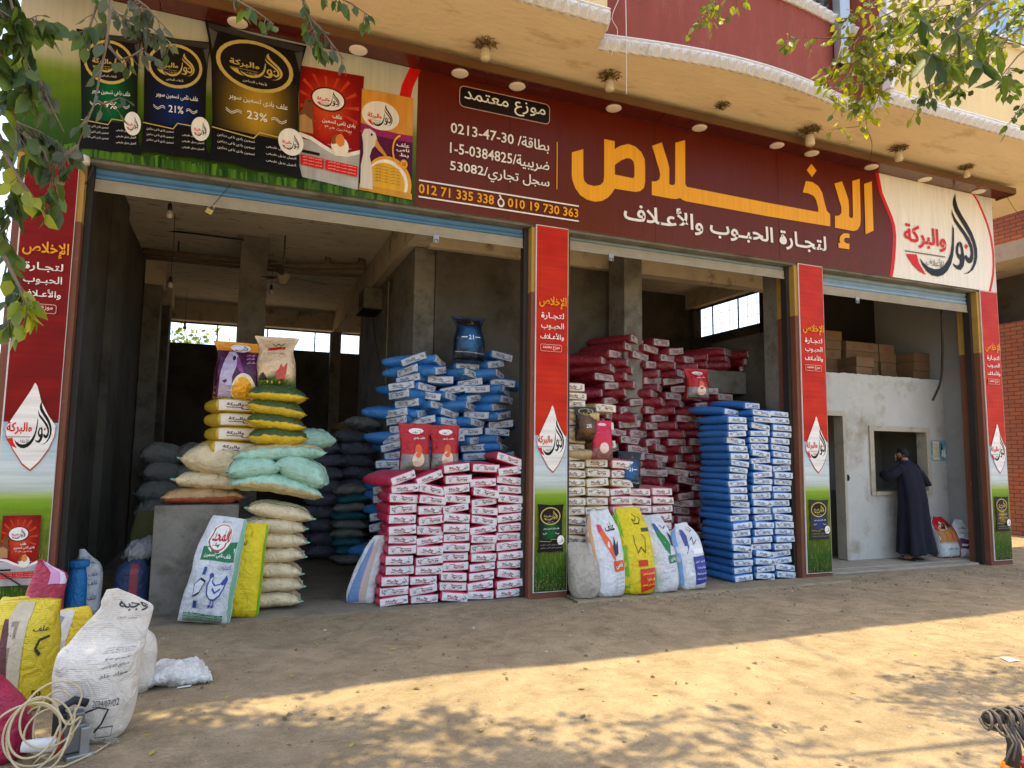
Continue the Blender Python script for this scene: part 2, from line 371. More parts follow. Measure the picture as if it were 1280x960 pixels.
# ================================================================== materials
mGround = M('trodden_earth', (0.30, 0.234, 0.148), 0.95, 0.20, 0.9, 1.0, 38, spec=0.12, dirt=((0.19, 0.145, 0.085), 2.6, 0.52, 0.75), detail=12)
_g = mGround.node_tree; _gb = _g.nodes['Principled BSDF']; _gt = node(_g, 'ShaderNodeTexCoord'); _gv = node(_g, 'ShaderNodeTexVoronoi'); _gv.inputs['Scale'].default_value = 38; _gv.inputs['Randomness'].default_value = 1
_gn = node(_g, 'ShaderNodeTexNoise'); _gn.inputs['Scale'].default_value = 55; _gn.inputs['Detail'].default_value = 8; _gn.inputs['Roughness'].default_value = 0.75; _g.links.new(_gt.outputs['Object'], _gn.inputs['Vector']); _g.links.new(_gt.outputs['Object'], _gv.inputs['Vector'])
_gr = node(_g, 'ShaderNodeMapRange'); _gr.inputs[1].default_value = 0.3; _gr.inputs[2].default_value = 0.7; _gr.inputs[3].default_value = 0.80; _gr.inputs[4].default_value = 1.18; _g.links.new(_gn.outputs['Fac'], _gr.inputs[0])
_gm = node(_g, 'ShaderNodeMix', data_type='RGBA', blend_type='MULTIPLY'); _gm.inputs[0].default_value = 1; _src = _gb.inputs['Base Color'].links[0].from_socket; _g.links.new(_src, _gm.inputs[6]); _g.links.new(_gr.outputs[0], _gm.inputs[7])
_gs = node(_g, 'ShaderNodeMapRange'); _gs.inputs[1].default_value = 0.05; _gs.inputs[2].default_value = 0.16; _gs.inputs[3].default_value = 0.55; _gs.inputs[4].default_value = 1.0; _g.links.new(_gv.outputs['Distance'], _gs.inputs[0])
_g3 = node(_g, 'ShaderNodeTexNoise'); _g3.inputs['Scale'].default_value = 5.0; _g3.inputs['Detail'].default_value = 9; _g3.inputs['Distortion'].default_value = 0.8; _g.links.new(_gt.outputs['Object'], _g3.inputs['Vector']); _g4 = node(_g, 'ShaderNodeMapRange'); _g4.inputs[1].default_value = 0.3; _g4.inputs[2].default_value = 0.7; _g4.inputs[3].default_value = 0.80; _g4.inputs[4].default_value = 1.16; _g.links.new(_g3.outputs['Fac'], _g4.inputs[0]); _gm3 = node(_g, 'ShaderNodeMix', data_type='RGBA', blend_type='MULTIPLY'); _gm3.inputs[0].default_value = 1; _g.links.new(_gm.outputs[2], _gm3.inputs[6]); _g.links.new(_g4.outputs[0], _gm3.inputs[7]); _gm = _gm3
_gm2 = node(_g, 'ShaderNodeMix', data_type='RGBA', blend_type='MULTIPLY'); _gm2.inputs[0].default_value = 0.5; _g.links.new(_gm.outputs[2], _gm2.inputs[6]); _g.links.new(_gs.outputs[0], _gm2.inputs[7]); _g.links.new(_gm2.outputs[2], _gb.inputs['Base Color'])
mFloor = M('worn_concrete_floor', (0.23, 0.20, 0.15), 0.9, 0.2, 1.5, 0.5, 20, spec=0.2, dirt=((0.10, 0.085, 0.065), 2.0, 0.5, 0.7))
mConc = M('bare_concrete', (0.195, 0.182, 0.15), 0.9, 0.25, 3.5, 0.7, 30, dirt=((0.085, 0.075, 0.055), 2.6, 0.48, 0.68), detail=10)
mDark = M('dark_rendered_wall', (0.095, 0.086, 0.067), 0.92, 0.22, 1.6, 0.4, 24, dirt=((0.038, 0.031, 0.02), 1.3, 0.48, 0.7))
mCeil = M('smudged_ceiling_paint', (0.80, 0.73, 0.60), 0.9, 0.12, 2.2, 0.25, 12, dirt=((0.36, 0.29, 0.20), 7.5, 0.57, 0.64), stretch=(0.5, 1.6, 1))
mBeam = M('flaking_cream_paint', (0.58, 0.50, 0.37), 0.9, 0.12, 3, 0.3, 20, dirt=((0.24, 0.19, 0.13), 3.0, 0.55, 0.7))
mSoffit = M('yellow_soffit_render', (0.80, 0.66, 0.43), 0.9, 0.07, 1.2, 0.5, 9, spec=0.2, dirt=((0.64, 0.49, 0.28), 1.7, 0.54, 0.66), stretch=(1, 2.2, 1))
mYellow = M('yellow_wall_render', (0.76, 0.58, 0.30), 0.9, 0.08, 3, 0.5, 60, spec=0.2, stretch=(2, 2, 0.4))
mRedWall = M('red_rendered_parapet', (0.30, 0.075, 0.055), 0.85, 0.10, 4, 0.5, 60, spec=0.2, dirt=((0.36, 0.12, 0.09), 3, 0.55, 0.75), stretch=(2, 2, 0.5))
mTrim = M('white_plaster_moulding', (0.72, 0.70, 0.66), 0.8, 0.08, 9, 0.3, 40, dirt=((0.42, 0.40, 0.36), 7, 0.58, 0.72))
mColY = M('ochre_column_paint', (0.42, 0.25, 0.05), 0.75, 0.1, 5, 0.3, 40, dirt=((0.27, 0.16, 0.05), 6, 0.56, 0.7))
mColB = M('brown_column_paint', (0.17, 0.058, 0.03), 0.7, 0.12, 5, 0.3, 40, dirt=((0.25, 0.13, 0.085), 6, 0.6, 0.72))
mSlatB = M('blue_shutter_paint', (0.075, 0.20, 0.36), 0.5, 0.15, 4, 0.1, 40, metal=0.1, dirt=((0.36, 0.38, 0.36), 26, 0.66, 0.72))
mSlatG = M('faded_grey_blue_shutter_paint', (0.19, 0.27, 0.31), 0.5, 0.15, 4, 0.1, 40, metal=0.1, dirt=((0.45, 0.46, 0.43), 26, 0.64, 0.70))
mRail = M('dusty_beige_rail', (0.32, 0.28, 0.20), 0.7, 0.15, 7, 0.2, 50, dirt=((0.5, 0.47, 0.38), 24, 0.64, 0.7))
mSlatL = M('pale_blue_shutter_paint', (0.22, 0.34, 0.43), 0.5, 0.15, 4, 0.1, 40, metal=0.1, dirt=((0.45, 0.47, 0.45), 26, 0.64, 0.70))
mSteel = M('dull_steel', (0.32, 0.32, 0.31), 0.45, 0.15, 6, metal=0.7)
mIron = M('dark_iron', (0.035, 0.03, 0.027), 0.6, 0.2, 8, metal=0.3)
mRust = M('rusty_pipe', (0.20, 0.145, 0.09), 0.8, 0.2, 7)
mBrass = M('brass', (0.55, 0.38, 0.10), 0.35, 0.1, 9, metal=0.9)
mBlack = M('black_rubber', (0.018, 0.018, 0.02), 0.6, 0.2, 9)
mLampW = M('white_lamp_glass', (0.80, 0.72, 0.62), 0.35, 0.05, 8)
mBulb = M('clear_bulb_glass', (0.55, 0.53, 0.48), 0.1, 0.05, 8)
mOrn = M('tarnished_gilt', (0.20, 0.145, 0.075), 0.45, 0.3, 14, metal=0.55)
mHood = M('maroon_composite_sheet', (0.085, 0.010, 0.008), 0.2, 0.12, 1.5, coat=0.3)
mHoodEdge = M('brown_composite_edge', (0.13, 0.06, 0.022), 0.5, 0.1, 3)
mVinyl = printed('printed_vinyl_sheet', 0.34, 0.16, streak=-0.07, crease=0.10, cscale=2.2)
mVinylR = printed('printed_banner_sheet', 0.42, 0.16, streak=0.14, crease=0.14, cscale=3.5)
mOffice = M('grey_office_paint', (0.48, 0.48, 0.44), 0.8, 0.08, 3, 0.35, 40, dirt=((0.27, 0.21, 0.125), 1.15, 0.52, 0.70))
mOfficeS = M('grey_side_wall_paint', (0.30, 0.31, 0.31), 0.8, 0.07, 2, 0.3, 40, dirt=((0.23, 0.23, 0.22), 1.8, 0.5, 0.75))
mFrame = M('beige_door_frame', (0.42, 0.38, 0.29), 0.7, 0.1, 6, dirt=((0.26, 0.23, 0.18), 5, 0.55, 0.7))
mRoom = M('dim_green_room_paint', (0.20, 0.20, 0.16), 0.9, 0.1, 3)
mSill = M('pale_concrete_step', (0.31, 0.275, 0.21), 0.9, 0.15, 3, 0.5, 30, dirt=((0.24, 0.20, 0.15), 3, 0.5, 0.7))
mGlassB = M('blue_window_glass', (0.22, 0.38, 0.62), 0.08, 0.1, 2, spec=0.8)
mWhiteP = M('white_window_paint', (0.7, 0.68, 0.62), 0.6, 0.08, 6)
mLace = M('weathered_lace_screen', (0.22, 0.22, 0.22), 0.7, 0.5, 30, dirt=((0.05, 0.05, 0.05), 16, 0.45, 0.55))
mZinc = M('galvanised_pipe', (0.42, 0.45, 0.47), 0.4, 0.15, 4, metal=0.6, stretch=(1, 1, 0.2))
mGrille = M('window_wire', (0.05, 0.06, 0.07), 0.6)
mBrick = bpy.data.materials.new('red_brick_wall'); mBrick.use_nodes = True
_nt = mBrick.node_tree; _b = _nt.nodes['Principled BSDF']; _tc = node(_nt, 'ShaderNodeTexCoord'); _mp = node(_nt, 'ShaderNodeMapping'); _mp.inputs['Rotation'].default_value = (R(90), 0, R(90))
_sx = node(_nt, 'ShaderNodeSeparateXYZ'); _cx = node(_nt, 'ShaderNodeCombineXYZ'); _nt.links.new(_tc.outputs['Object'], _sx.inputs[0]); _ad = node(_nt, 'ShaderNodeMath', operation='ADD')
_nt.links.new(_sx.outputs[0], _ad.inputs[0]); _nt.links.new(_sx.outputs[1], _ad.inputs[1]); _nt.links.new(_ad.outputs[0], _cx.inputs[0]); _nt.links.new(_sx.outputs[2], _cx.inputs[1])
_br = node(_nt, 'ShaderNodeTexBrick'); _br.inputs['Scale'].default_value = 1.0; _br.inputs['Brick Width'].default_value = 0.26; _br.inputs['Row Height'].default_value = 0.09; _br.inputs['Mortar Size'].default_value = 0.008
_br.inputs['Color1'].default_value = (0.42, 0.125, 0.055, 1); _br.inputs['Color2'].default_value = (0.34, 0.10, 0.05, 1); _br.inputs['Mortar'].default_value = (0.10, 0.06, 0.045, 1)
_nt.links.new(_cx.outputs[0], _br.inputs['Vector']); _nt.links.new(_br.outputs['Color'], _b.inputs['Base Color']); _b.inputs['Roughness'].default_value = 0.9
_bp = node(_nt, 'ShaderNodeBump'); _bp.inputs['Distance'].default_value = 0.01; _bp.invert = True; _nt.links.new(_br.outputs['Fac'], _bp.inputs['Height']); _nt.links.new(_bp.outputs[0], _b.inputs['Normal'])

# ================================================================== ground
mPave = M('dusty_concrete', (0.27, 0.22, 0.145), 0.95, 0.2, 3, 0.8, 40, spec=0.12, dirt=((0.19, 0.15, 0.10), 4, 0.5, 0.7), detail=10)
def ground():
    mb = MB()
    xs = [-300, -120, -50, -20, -10] + [-6+0.25*i for i in range(0, 97)] + [22, 30, 60, 130, 300]
    ys = [-120, -50, -25, -14] + [-9+0.25*i for i in range(0, 43)] + [3, 6, 12, 25, 60, 130, 300]
    def h(x, y):
        k = 1.0 if -9 <= y <= 1.5 and -6 <= x <= 18 else 0.0
        e = 0.022*nz(x, y, 0.3, 0.7) + 0.010*nz(x, y, 1.7, 2.3)
        fade = min(1, max(0, (-0.6-y)/0.8)) if y < 0 else 0
        return k*(e*fade) - 0.012*(1 if fade == 0 else 1)
    for y in ys:
        for x in xs: mb.v.append((x, y, h(x, y)))
    n = len(xs)
    for j in range(len(ys)-1):
        for i in range(n-1): mb.f.append((j*n+i, j*n+i+1, (j+1)*n+i+1, (j+1)*n+i)); mb.mi.append(0); mb.sm.append(True)
    tag(mb.build('ground', mGround), kind='structure')
    mb = MB(); mb.box(-1.9, 8.75, 0.02, 9.9, -0.10, -0.004); tag(mb.build('shop_floor', mFloor), kind='structure')
    mb = MB(); poly = [oz(px, py, 0.03) for px, py in ((716, 757), (800, 752), (880, 743), (935, 738), (992, 734))]
    # worn concrete apron under the sacks, with a ragged front edge
    top = [Vector((3.62, 0.05, 0)), Vector((7.75, 0.05, 0))]; front = []
    for i in range(41):
        x = 3.62+4.13*i/40; front.append(Vector((x, -0.34+0.05*nz(x, 3, 0, 2.0)+0.025*nz(x, 8, 0, 7), 0)))
    vs = []; fs = []
    for i, p in enumerate(front): vs += [(p.x, p.y, -0.02), (p.x, p.y+0.03, 0.006), (p.x, 0.03, 0.008)]
    for i in range(40): fs += [(3*i, 3*i+3, 3*i+4, 3*i+1), (3*i+1, 3*i+4, 3*i+5, 3*i+2)]
    mb.add(vs, fs); tag(mb.build('pavement', mPave), kind='structure')
    # pebbles, straw and grit lying on the earth
    mb = MB(); rnd = random.Random(3)
    for i in range(3600):
        x = rnd.uniform(-2, 13); y = -0.05-abs(rnd.gauss(0, 1.8))
        if i < 700: x = rnd.uniform(3.4, 11.5); y = -0.42+rnd.gauss(0, 0.09)
        if y < -6: continue
        r = rnd.uniform(0.003, 0.009)*(2.6 if rnd.random() < 0.06 else 1); a = rnd.uniform(0, 6.3); z = h(x, y)+r*0.2
        q = [(x+r*math.cos(a+k*1.57)*rnd.uniform(.6, 1.3), y+r*math.sin(a+k*1.57)*rnd.uniform(.6, 1.3), z) for k in range(4)]
        mb.add(q+[(x, y, z+r*rnd.uniform(.5, .9))], [(0, 1, 4), (1, 2, 4), (2, 3, 4), (3, 0, 4)], 0 if rnd.random() < 0.8 else 1)
    for i in range(90):
        x = rnd.uniform(0, 11); y = rnd.uniform(-4.5, -0.2); a = rnd.uniform(0, 6.3); l = rnd.uniform(0.03, 0.11); z = h(x, y)+0.005
        dx, dy = math.cos(a)*l, math.sin(a)*l; w = 0.0025
        mb.add([(x, y-w, z), (x+dx, y+dy-w, z+0.004), (x+dx, y+dy+w, z+0.004), (x, y+w, z)], [(0, 1, 2, 3)], 2)
    for i in range(420):   # husks and spilt grain by the stacks
        x = rnd.choice((rnd.uniform(0.0, 3.2), rnd.uniform(3.6, 7.2), rnd.uniform(-0.9, 0.6))); y = rnd.uniform(-0.5, 0.08)-abs(rnd.gauss(0, 0.25)); z = h(x, y)+0.006; a = rnd.uniform(0, 6.3); l = rnd.uniform(0.004, 0.011)
        dx, dy = math.cos(a)*l, math.sin(a)*l; mb.add([(x-dx, y-dy, z), (x+dy*.5, y-dx*.5, z+0.003), (x+dx, y+dy, z), (x-dy*.5, y+dx*.5, z+0.003)], [(0, 1, 2, 3)], rnd.choice((1, 2, 2)))
    tag(mb.build('gravel', [M('brown_grit', (0.14, 0.11, 0.075), 0.9), M('pale_grit', (0.42, 0.38, 0.30), 0.9), M('dry_straw', (0.40, 0.31, 0.15), 0.8)]), kind='stuff')
    mb = MB()   # dry leaves blown over the earth
    for i in range(230):
        x = rnd.uniform(-1.5, 9); y = rnd.uniform(-5.2, -0.5); z = h(x, y)+0.006; a = rnd.uniform(0, 6.3); l = rnd.uniform(0.012, 0.034); dx, dy = math.cos(a)*l, math.sin(a)*l; k = rnd.uniform(0.3, 0.6)
        mb.add([(x-dx, y-dy, z), (x+dy*k, y-dx*k, z+rnd.uniform(0, .012)), (x+dx, y+dy, z+rnd.uniform(0, .012)), (x-dy*k, y+dx*k, z+0.003)], [(0, 1, 2), (0, 2, 3)], rnd.choice((0, 0, 1)))
    tag(mb.build('leaf_litter', [M('dry_brown_leaf', (0.13, 0.085, 0.04), 0.8), M('dry_yellow_leaf', (0.38, 0.30, 0.05), 0.7)]), kind='stuff')
    return h
gh = ground()

# ================================================================== the shop building
bld = empty('shop_building', (4.5, 3, 0), 0, 'ground floor feed shop under a deep yellow soffit and a red balcony', 'building')
W_ = lambda p: p
def bpart(name, mb, mats, parent=None): 
    o = mb.build(name, mats); o.parent = parent or bld
    if not parent: o.matrix_parent_inverse = Matrix.Translation(-Vector(bld.location))
    else: o.matrix_parent_inverse = Matrix.Identity(4)
    return o
cols = [(-1.99, -1.445, 'c1'), (3.165, 3.665, 'c2'), (7.215, 7.76, 'c3'), (11.045, 11.56, 'c4')]
zsplit = [3.75, 3.55, 3.62, 3.35]
for (x0, x1, _), zs in zip(cols, zsplit):
    mb = MB(); mb.box(x0, x1, 0.016, 0.36, -0.02, zs, 0, bev=0.008); mb.box(x0+0.002, x1-0.002, 0.018, 0.358, zs, 4.345, 1)
    bpart('column', mb, [mColB, mColY])
# beam behind the sign, roof slab, walls
mb = MB(); mb.box(-1.99, 11.56, 0.03, 0.40, 4.35, 6.14); bpart('front_beam', mb, mConc)
mb = MB(); mb.box(-1.9, 8.8, 0.41, 10.1, 4.95, 5.15); mb.box(8.8, 11.58, 0.41, 2.42, 4.95, 5.15); bpart('ceiling', mb, mCeil)
mb = MB(); mb.box(-1.9, 8.8, 9.5, 9.78, 4.53, 4.945); mb.box(2.04, 2.32, 0.42, 9.48, 4.46, 4.947); mb.box(2.33, 8.58, 1.6, 1.83, 4.44, 4.946); mb.box(-1.58, -1.30, 5.7, 6.2, 4.45, 4.944); mb.box(-1.58, -1.30, 7.5, 8.0, 4.45, 4.943)
mb.box(8.5, 8.78, 1.85, 4.4, 4.64, 4.944)
bpart('ceiling_beam', mb, mBeam)
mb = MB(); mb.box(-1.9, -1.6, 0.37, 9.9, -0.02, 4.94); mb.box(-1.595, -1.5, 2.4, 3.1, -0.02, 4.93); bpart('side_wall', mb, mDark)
for q in ((-1.59, -1.33, 5.75, 6.17, 4.445), (-1.59, -1.33, 7.55, 7.97, 4.442), (-0.07, 0.33, 3.8, 4.2, 4.945), (1.98, 2.22, 9.2, 9.45, 4.455), (5.10, 5.40, 1.10, 1.55, 4.94), (7.25, 7.47, 0.37, 0.68, 4.94), (2.16, 2.45, 1.72, 6.1, 4.455)):
    mb = MB(); mb.box(q[0], q[1], q[2], q[3], -0.02, q[4], bev=0.01); bpart('pillar', mb, mConc)

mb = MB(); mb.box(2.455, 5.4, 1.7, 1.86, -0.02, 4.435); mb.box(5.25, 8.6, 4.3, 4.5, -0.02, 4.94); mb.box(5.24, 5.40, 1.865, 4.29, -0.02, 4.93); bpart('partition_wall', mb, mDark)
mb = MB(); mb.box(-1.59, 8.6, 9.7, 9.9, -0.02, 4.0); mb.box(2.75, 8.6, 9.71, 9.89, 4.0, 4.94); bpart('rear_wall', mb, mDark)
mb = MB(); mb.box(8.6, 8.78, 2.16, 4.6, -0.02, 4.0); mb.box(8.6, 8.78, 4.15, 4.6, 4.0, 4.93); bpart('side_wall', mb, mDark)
mb = MB(); mb.box(6.6, 8.55, 1.35, 1.72, 2.62, 2.97); bpart('ledge', mb, mConc)
# clerestory grilles
def grille(p0, p1, z0, z1, n, bars):
    mb = MB()
    for i in range(n+1):
        t = i/n; a = p0.lerp(p1, t); r = 0.016 if i % bars == 0 else 0.005
        mb.tube([(a.x, a.y, z0), (a.x+0.01*nz(i, 1, 2, 3.1), a.y+0.01*nz(i, 5, 2, 3.1), z1)], r, 5)
    for k in range(1, 3): z = z0+(z1-z0)*k/3; mb.tube([(p0.x, p0.y, z), (p1.x, p1.y, z)], 0.004, 4)
    for z in (z0+0.02, z1-0.02): mb.tube([(p0.x, p0.y, z), (p1.x, p1.y, z)], 0.02, 6)
    return mb
mb = grille(Vector((-1.6, 9.75, 0)), Vector((2.75, 9.75, 0)), 4.0, 4.53, 16, 4); bpart('window_grille', mb, mGrille)
mb = grille(Vector((8.68, 2.16, 0)), Vector((8.68, 4.15, 0)), 4.0, 4.64, 8, 3); bpart('window_grille', mb, mGrille)
# right hand side wall of the office bay and the office front
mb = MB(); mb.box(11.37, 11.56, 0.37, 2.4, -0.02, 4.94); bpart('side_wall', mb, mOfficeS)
mb = MB(); mb.box(8.79, 11.36, 2.2, 2.4, -0.02, 4.94); mb.box(8.5, 8.785, 2.03, 2.15, -0.02, 4.93); bpart('rear_wall', mb, M('shade_painted_loft_wall', (0.022, 0.018, 0.013), 0.95, 0.3, 2))  # near-black colour paints the loft's deep shade into its rear walls
mb = MB(); mb.box(7.48, 7.62, 0.69, 2.19, -0.02, 3.55); bpart('side_wall', mb, mDark)
mb = MB(); fy0, fy1 = 0.90, 1.04
mb.box(7.63, 8.30, fy0, fy1, 0.03, 2.99); mb.box(8.30, 9.03, fy0, fy1, 2.30, 2.99); mb.box(9.03, 9.62, fy0, fy1, 0.03, 2.99); mb.box(9.62, 10.90, fy0, fy1, 0.03, 1.10); mb.box(9.62, 10.90, fy0, fy1, 2.08, 2.99); mb.box(10.90, 11.37, fy0, fy1, 0.03, 2.99)
xs = [7.63+3.74*i/60 for i in range(61)]
for a, b in zip(xs, xs[1:]): mb.box(a, b, fy0+0.004, fy1-0.004, 2.988, 3.0+0.018*nz(a, 1, 1, 3)+0.012*nz(a, 2, 2, 9))
ow = bpart('office_wall', mb, mOffice)
mb = MB(); mb.box(7.63, 11.36, 1.05, 2.19, 2.86, 2.97); mb.box(7.64, 11.35, 2.12, 2.18, 0.0, 2.85); mb.box(11.30, 11.36, 1.05, 2.11, 0, 2.85); bpart('office_room', mb, mRoom)
mb = MB()
for x in (8.30, 8.99): mb.box(x, x+0.05, fy0-0.022, fy1+0.02, 0.04, 2.30)
mb.box(8.30, 9.04, fy0-0.024, fy1+0.022, 2.30, 2.375); bpart('door_frame', mb, mFrame, ow)
mb = MB(); mb.box(9.05, 9.068, fy0-0.03, fy0-0.004, 1.27, 1.37); mb.tube([(9.06, fy0-0.03, 1.28), (9.06, fy0-0.05, 1.32), (9.06, fy0-0.03, 1.36)], 0.008, 6); bpart('door_latch', mb, mIron, ow)
mb = MB(); a, b, c, d = 9.62, 10.90, 1.10, 2.08
mb.box(a-0.06, a+0.03, fy0-0.03, fy1+0.02, c-0.06, d+0.08); mb.box(b-0.03, b+0.06, fy0-0.03, fy1+0.02, c-0.06, d+0.08); mb.box(a+0.03, b-0.03, fy0-0.032, fy1+0.022, d, d+0.08); mb.box(a+0.03, b-0.03, fy0-0.05, fy1+0.022, c-0.06, c); bpart('window_frame', mb, mFrame, ow)
mb = MB(); mb.box(9.3, 10.85, 1.3, 1.7, 0.0, 1.08); mb.box(8.4, 9.0, 1.35, 1.8, 0.0, 0.95); bpart('office_counter', mb, mRoom)
mb = MB(); mb.box(7.80, 11.36, 0.36, 2.2, -0.02, 0.03, bev=0.012); mb.box(7.80, 10.95, 0.14, 0.358, -0.02, 0.02, bev=0.01); bpart('door_step', mb, mSill)
# balcony soffit
out = [(-2.3, -1.33), (3.43, -1.33), (3.53, -0.91)]
out += [(3.53+(7.42-3.53)*t, -0.91-0.03*t-0.235*math.sin(math.pi*t)) for t in [i/16 for i in range(1, 17)]]
out += [(7.54, -1.33), (13.05, -1.35)]
poly = [(x, y, 6.15) for x, y in out] + [(13.05, 2.3, 6.15), (11.9, 2.3, 6.15), (11.9, 0.43, 6.15), (-2.3, 0.43, 6.15)]
mb = MB(); mb.prism(poly, (0, 0, 0.16)); o = bpart('soffit', mb, mSoffit); fix_normals(o.data)
def strip(path, z0, z1, thick, mat, name, parent=None):
    mb = MB()
    for (x0, y0), (x1, y1) in zip(path, path[1:]):
        mb.add([(x0, y0, z0), (x1, y1, z0), (x1, y1, z1), (x0, y0, z1), (x0, y0+thick, z0), (x1, y1+thick, z0), (x1, y1+thick, z1), (x0, y0+thick, z1)], [(0, 1, 2, 3), (5, 4, 7, 6), (3, 2, 6, 7), (0, 4, 5, 1), (0, 3, 7, 4), (1, 5, 6, 2)])
    return bpart(name, mb, mat, parent)
pathA = out[:2]; pathB = out[2:19]; pathC = out[19:]
strip(pathA, 6.31, 7.4, 0.14, mYellow, 'parapet'); strip([out[1], out[2]], 6.31, 7.4, 0.14, mRedWall, 'parapet')
redp = strip(pathB, 6.31, 7.32, 0.14, mRedWall, 'parapet')
strip([out[18], out[19]], 6.31, 9.2, 0.10, mRedWall, 'upper_wall'); yw = strip(pathC, 6.31, 9.2, 0.14, mYellow, 'upper_wall')
def moulding(path, z, name, parent=None, h=0.15):
    """scalloped plaster cornice"""
    mb = MB(); L = [0]
    for a, b in zip(path, path[1:]): L.append(L[-1]+math.hypot(b[0]-a[0], b[1]-a[1]))
    n = max(3, int(L[-1]/0.02)); rings = []
    for i in range(n+1):
        s = L[-1]*i/n; k = 0
        while k < len(L)-2 and L[k+1] < s: k += 1
        t = (s-L[k])/(L[k+1]-L[k]); x = path[k][0]+(path[k+1][0]-path[k][0])*t; y = path[k][1]+(path[k+1][1]-path[k][1])*t
        sc = 1-abs(((s/0.125) % 1)*2-1)
        prof = [(0.02, h), (-0.035, h), (-0.05, h*0.86), (-0.03, h*0.74), (-0.05-0.01*sc, h*0.66), (-0.025-0.11*sc, h*0.24), (-0.010-0.04*sc, -0.015-0.045*sc), (0.02, -0.03)]
        rings.append([Vector((x, y+dy, z+dz)) for dy, dz in prof])
    mb.rings(rings, 0, False); o = bpart(name, mb, mTrim, parent); fix_normals(o.data); return o
moulding([(-2.3, -1.335), (3.44, -1.335)], 6.18, 'cornice'); moulding([(3.44, -1.30), (3.53, -0.93)], 6.18, 'cornice')
moulding(pathB, 6.18, 'cornice'); moulding([(7.42, -0.95), (7.53, -1.31)], 6.18, 'cornice'); moulding([(7.52, -1.335), (13.05, -1.355)], 6.18, 'cornice')
moulding(pathB, 7.30, 'coping', None, 0.12)
mb = MB(); mb.box(7.50, 7.60, -1.40, -1.28, 6.34, 9.2, bev=0.01); bpart('corner_moulding', mb, mTrim)
mb = MB(); mb.box(3.6, 7.4, -0.58, -0.54, 7.35, 9.0); bpart('balcony_screen', mb, mLace)
# upper window
mb = MB(); zc = 7.62
mb.box(9.25, 10.75, -1.40, -1.33, zc-0.10, zc, bev=0.01)
for x in (9.35, 9.98, 10.62): mb.box(x, x+0.06, -1.385, -1.34, zc, 9.0)
wf = bpart('window_frame', mb, mWhiteP, yw); mb = MB(); mb.box(9.41, 10.62, -1.372, -1.362, zc, 9.0); o = bpart('window_pane', mb, mGlassB, wf)
# storey above (throws the building's shade on the street)
mb = MB(); mb.box(-2.3, 11.9, 0.6, 10, 6.32, 9.55); bpart('upper_storey', mb, mRedWall)
mb = MB(); mb.box(-2.8, 5.86, -1.33, 10.2, 9.56, 9.74); mb.box(5.861, 17.0, -1.31, 2.3, 9.56, 9.74); mb.box(5.87, 12, 2.31, 10.2, 9.56, 9.74); bpart('roof', mb, mConc)  # unseen roof overhang, made up to throw the straight shade edge on the street
mb = MB(); mb.tube([(4.85, -1.25, 9.74), (4.86, -1.24, 17.5)], 0.022, 6); bpart('roof_mast', mb, mSteel)

# downpipe in front of the red balcony
t = empty('drainpipe', oy(1052, 80, -1.12), 0, 'square galvanised drainpipe running down over the red balcony', 'drainpipe')
mb = MB(); mb.box(-0.055, 0.065, -0.06, 0.06, 0.05, 2.4, bev=0.008); mb.box(-0.075, 0.085, -0.065, 0.065, 0.0, 0.09, bev=0.008); mb.build('pipe', mZinc, t)
mb = MB(); mb.box(-0.05, 0.06, -0.05, 0.05, -0.03, 0.0); mb.build('outlet', mBlack, t)
mb = MB(); mb.box(0.064, 0.13, -0.05, 0.05, 0.3, 2.4, bev=0.008); mb.build('side_duct', mZinc, t)

# ================================================================== the neighbour across the alley
nb = empty('brick_building', (16, 6, 0), 0, 'red brick house across the alley with an open upper floor', 'building')
def npart(name, mb, mat): o = mb.build(name, mat); o.parent = nb; o.matrix_parent_inverse = Matrix.Translation(-Vector(nb.location)); return o
mb = MB(); mb.box(16, 16.25, -0.5, 9.2, -0.02, 4.7); npart('wall', mb, mBrick)
mb = MB(); mb.box(16, 16.25, -0.5, 9.2, 6.45, 8.4); npart('upper_wall', mb, mBrick)
mb = MB(); mb.box(15.7, 17.5, -0.6, 9.3, 6.05, 6.44); npart('floor_slab', mb, mBeam)
mb = MB(); mb.box(17.2, 17.4, -0.5, 9.2, 0, 6.04); mb.box(16.26, 17.3, 9.0, 9.2, 0, 6.04); npart('inner_wall', mb, mDark)
# ================================================================== the signboard
BROWN, BROWN2 = S(92, 24, 5), S(104, 46, 17)
ORANGE = S(238, 165, 22); WHITE = S(236, 232, 222); CREAM = S(234, 228, 212); RED = S(214, 24, 22); INK = S(26, 22, 20); GOLD = S(196, 172, 92)
sign = empty('shop_sign', (4.75, 0, 5.18), 0, 'long maroon fascia signboard with orange and white lettering over the shutters', 'signboard')
def spart(name, mb, mats, parent=None):
    o = mb.build(name, mats); o.parent = parent or sign
    o.matrix_parent_inverse = Matrix.Identity(4) if parent else Matrix.Translation(-Vector(sign.location)); return o
ZB, ZT, XL, XR = 4.38, 5.985, -2.06, 11.525
xz = lambda px, py: (lambda p: (p.x, p.z))(oy(px, py, 0))
on_sign = lambda x, z, h: (x, -h, z)
mb = MB(); mb.box(XL, XR, 0.002, 0.028, ZB, ZT); spart('backing_board', mb, mSteel)
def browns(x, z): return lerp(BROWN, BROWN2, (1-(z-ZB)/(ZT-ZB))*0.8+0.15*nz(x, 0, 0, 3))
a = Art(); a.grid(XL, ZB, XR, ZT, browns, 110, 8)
for jx in (2.86, 4.9, 6.95): a.rect(jx-0.003, ZB, jx+0.003, ZT, S(44, 12, 4))
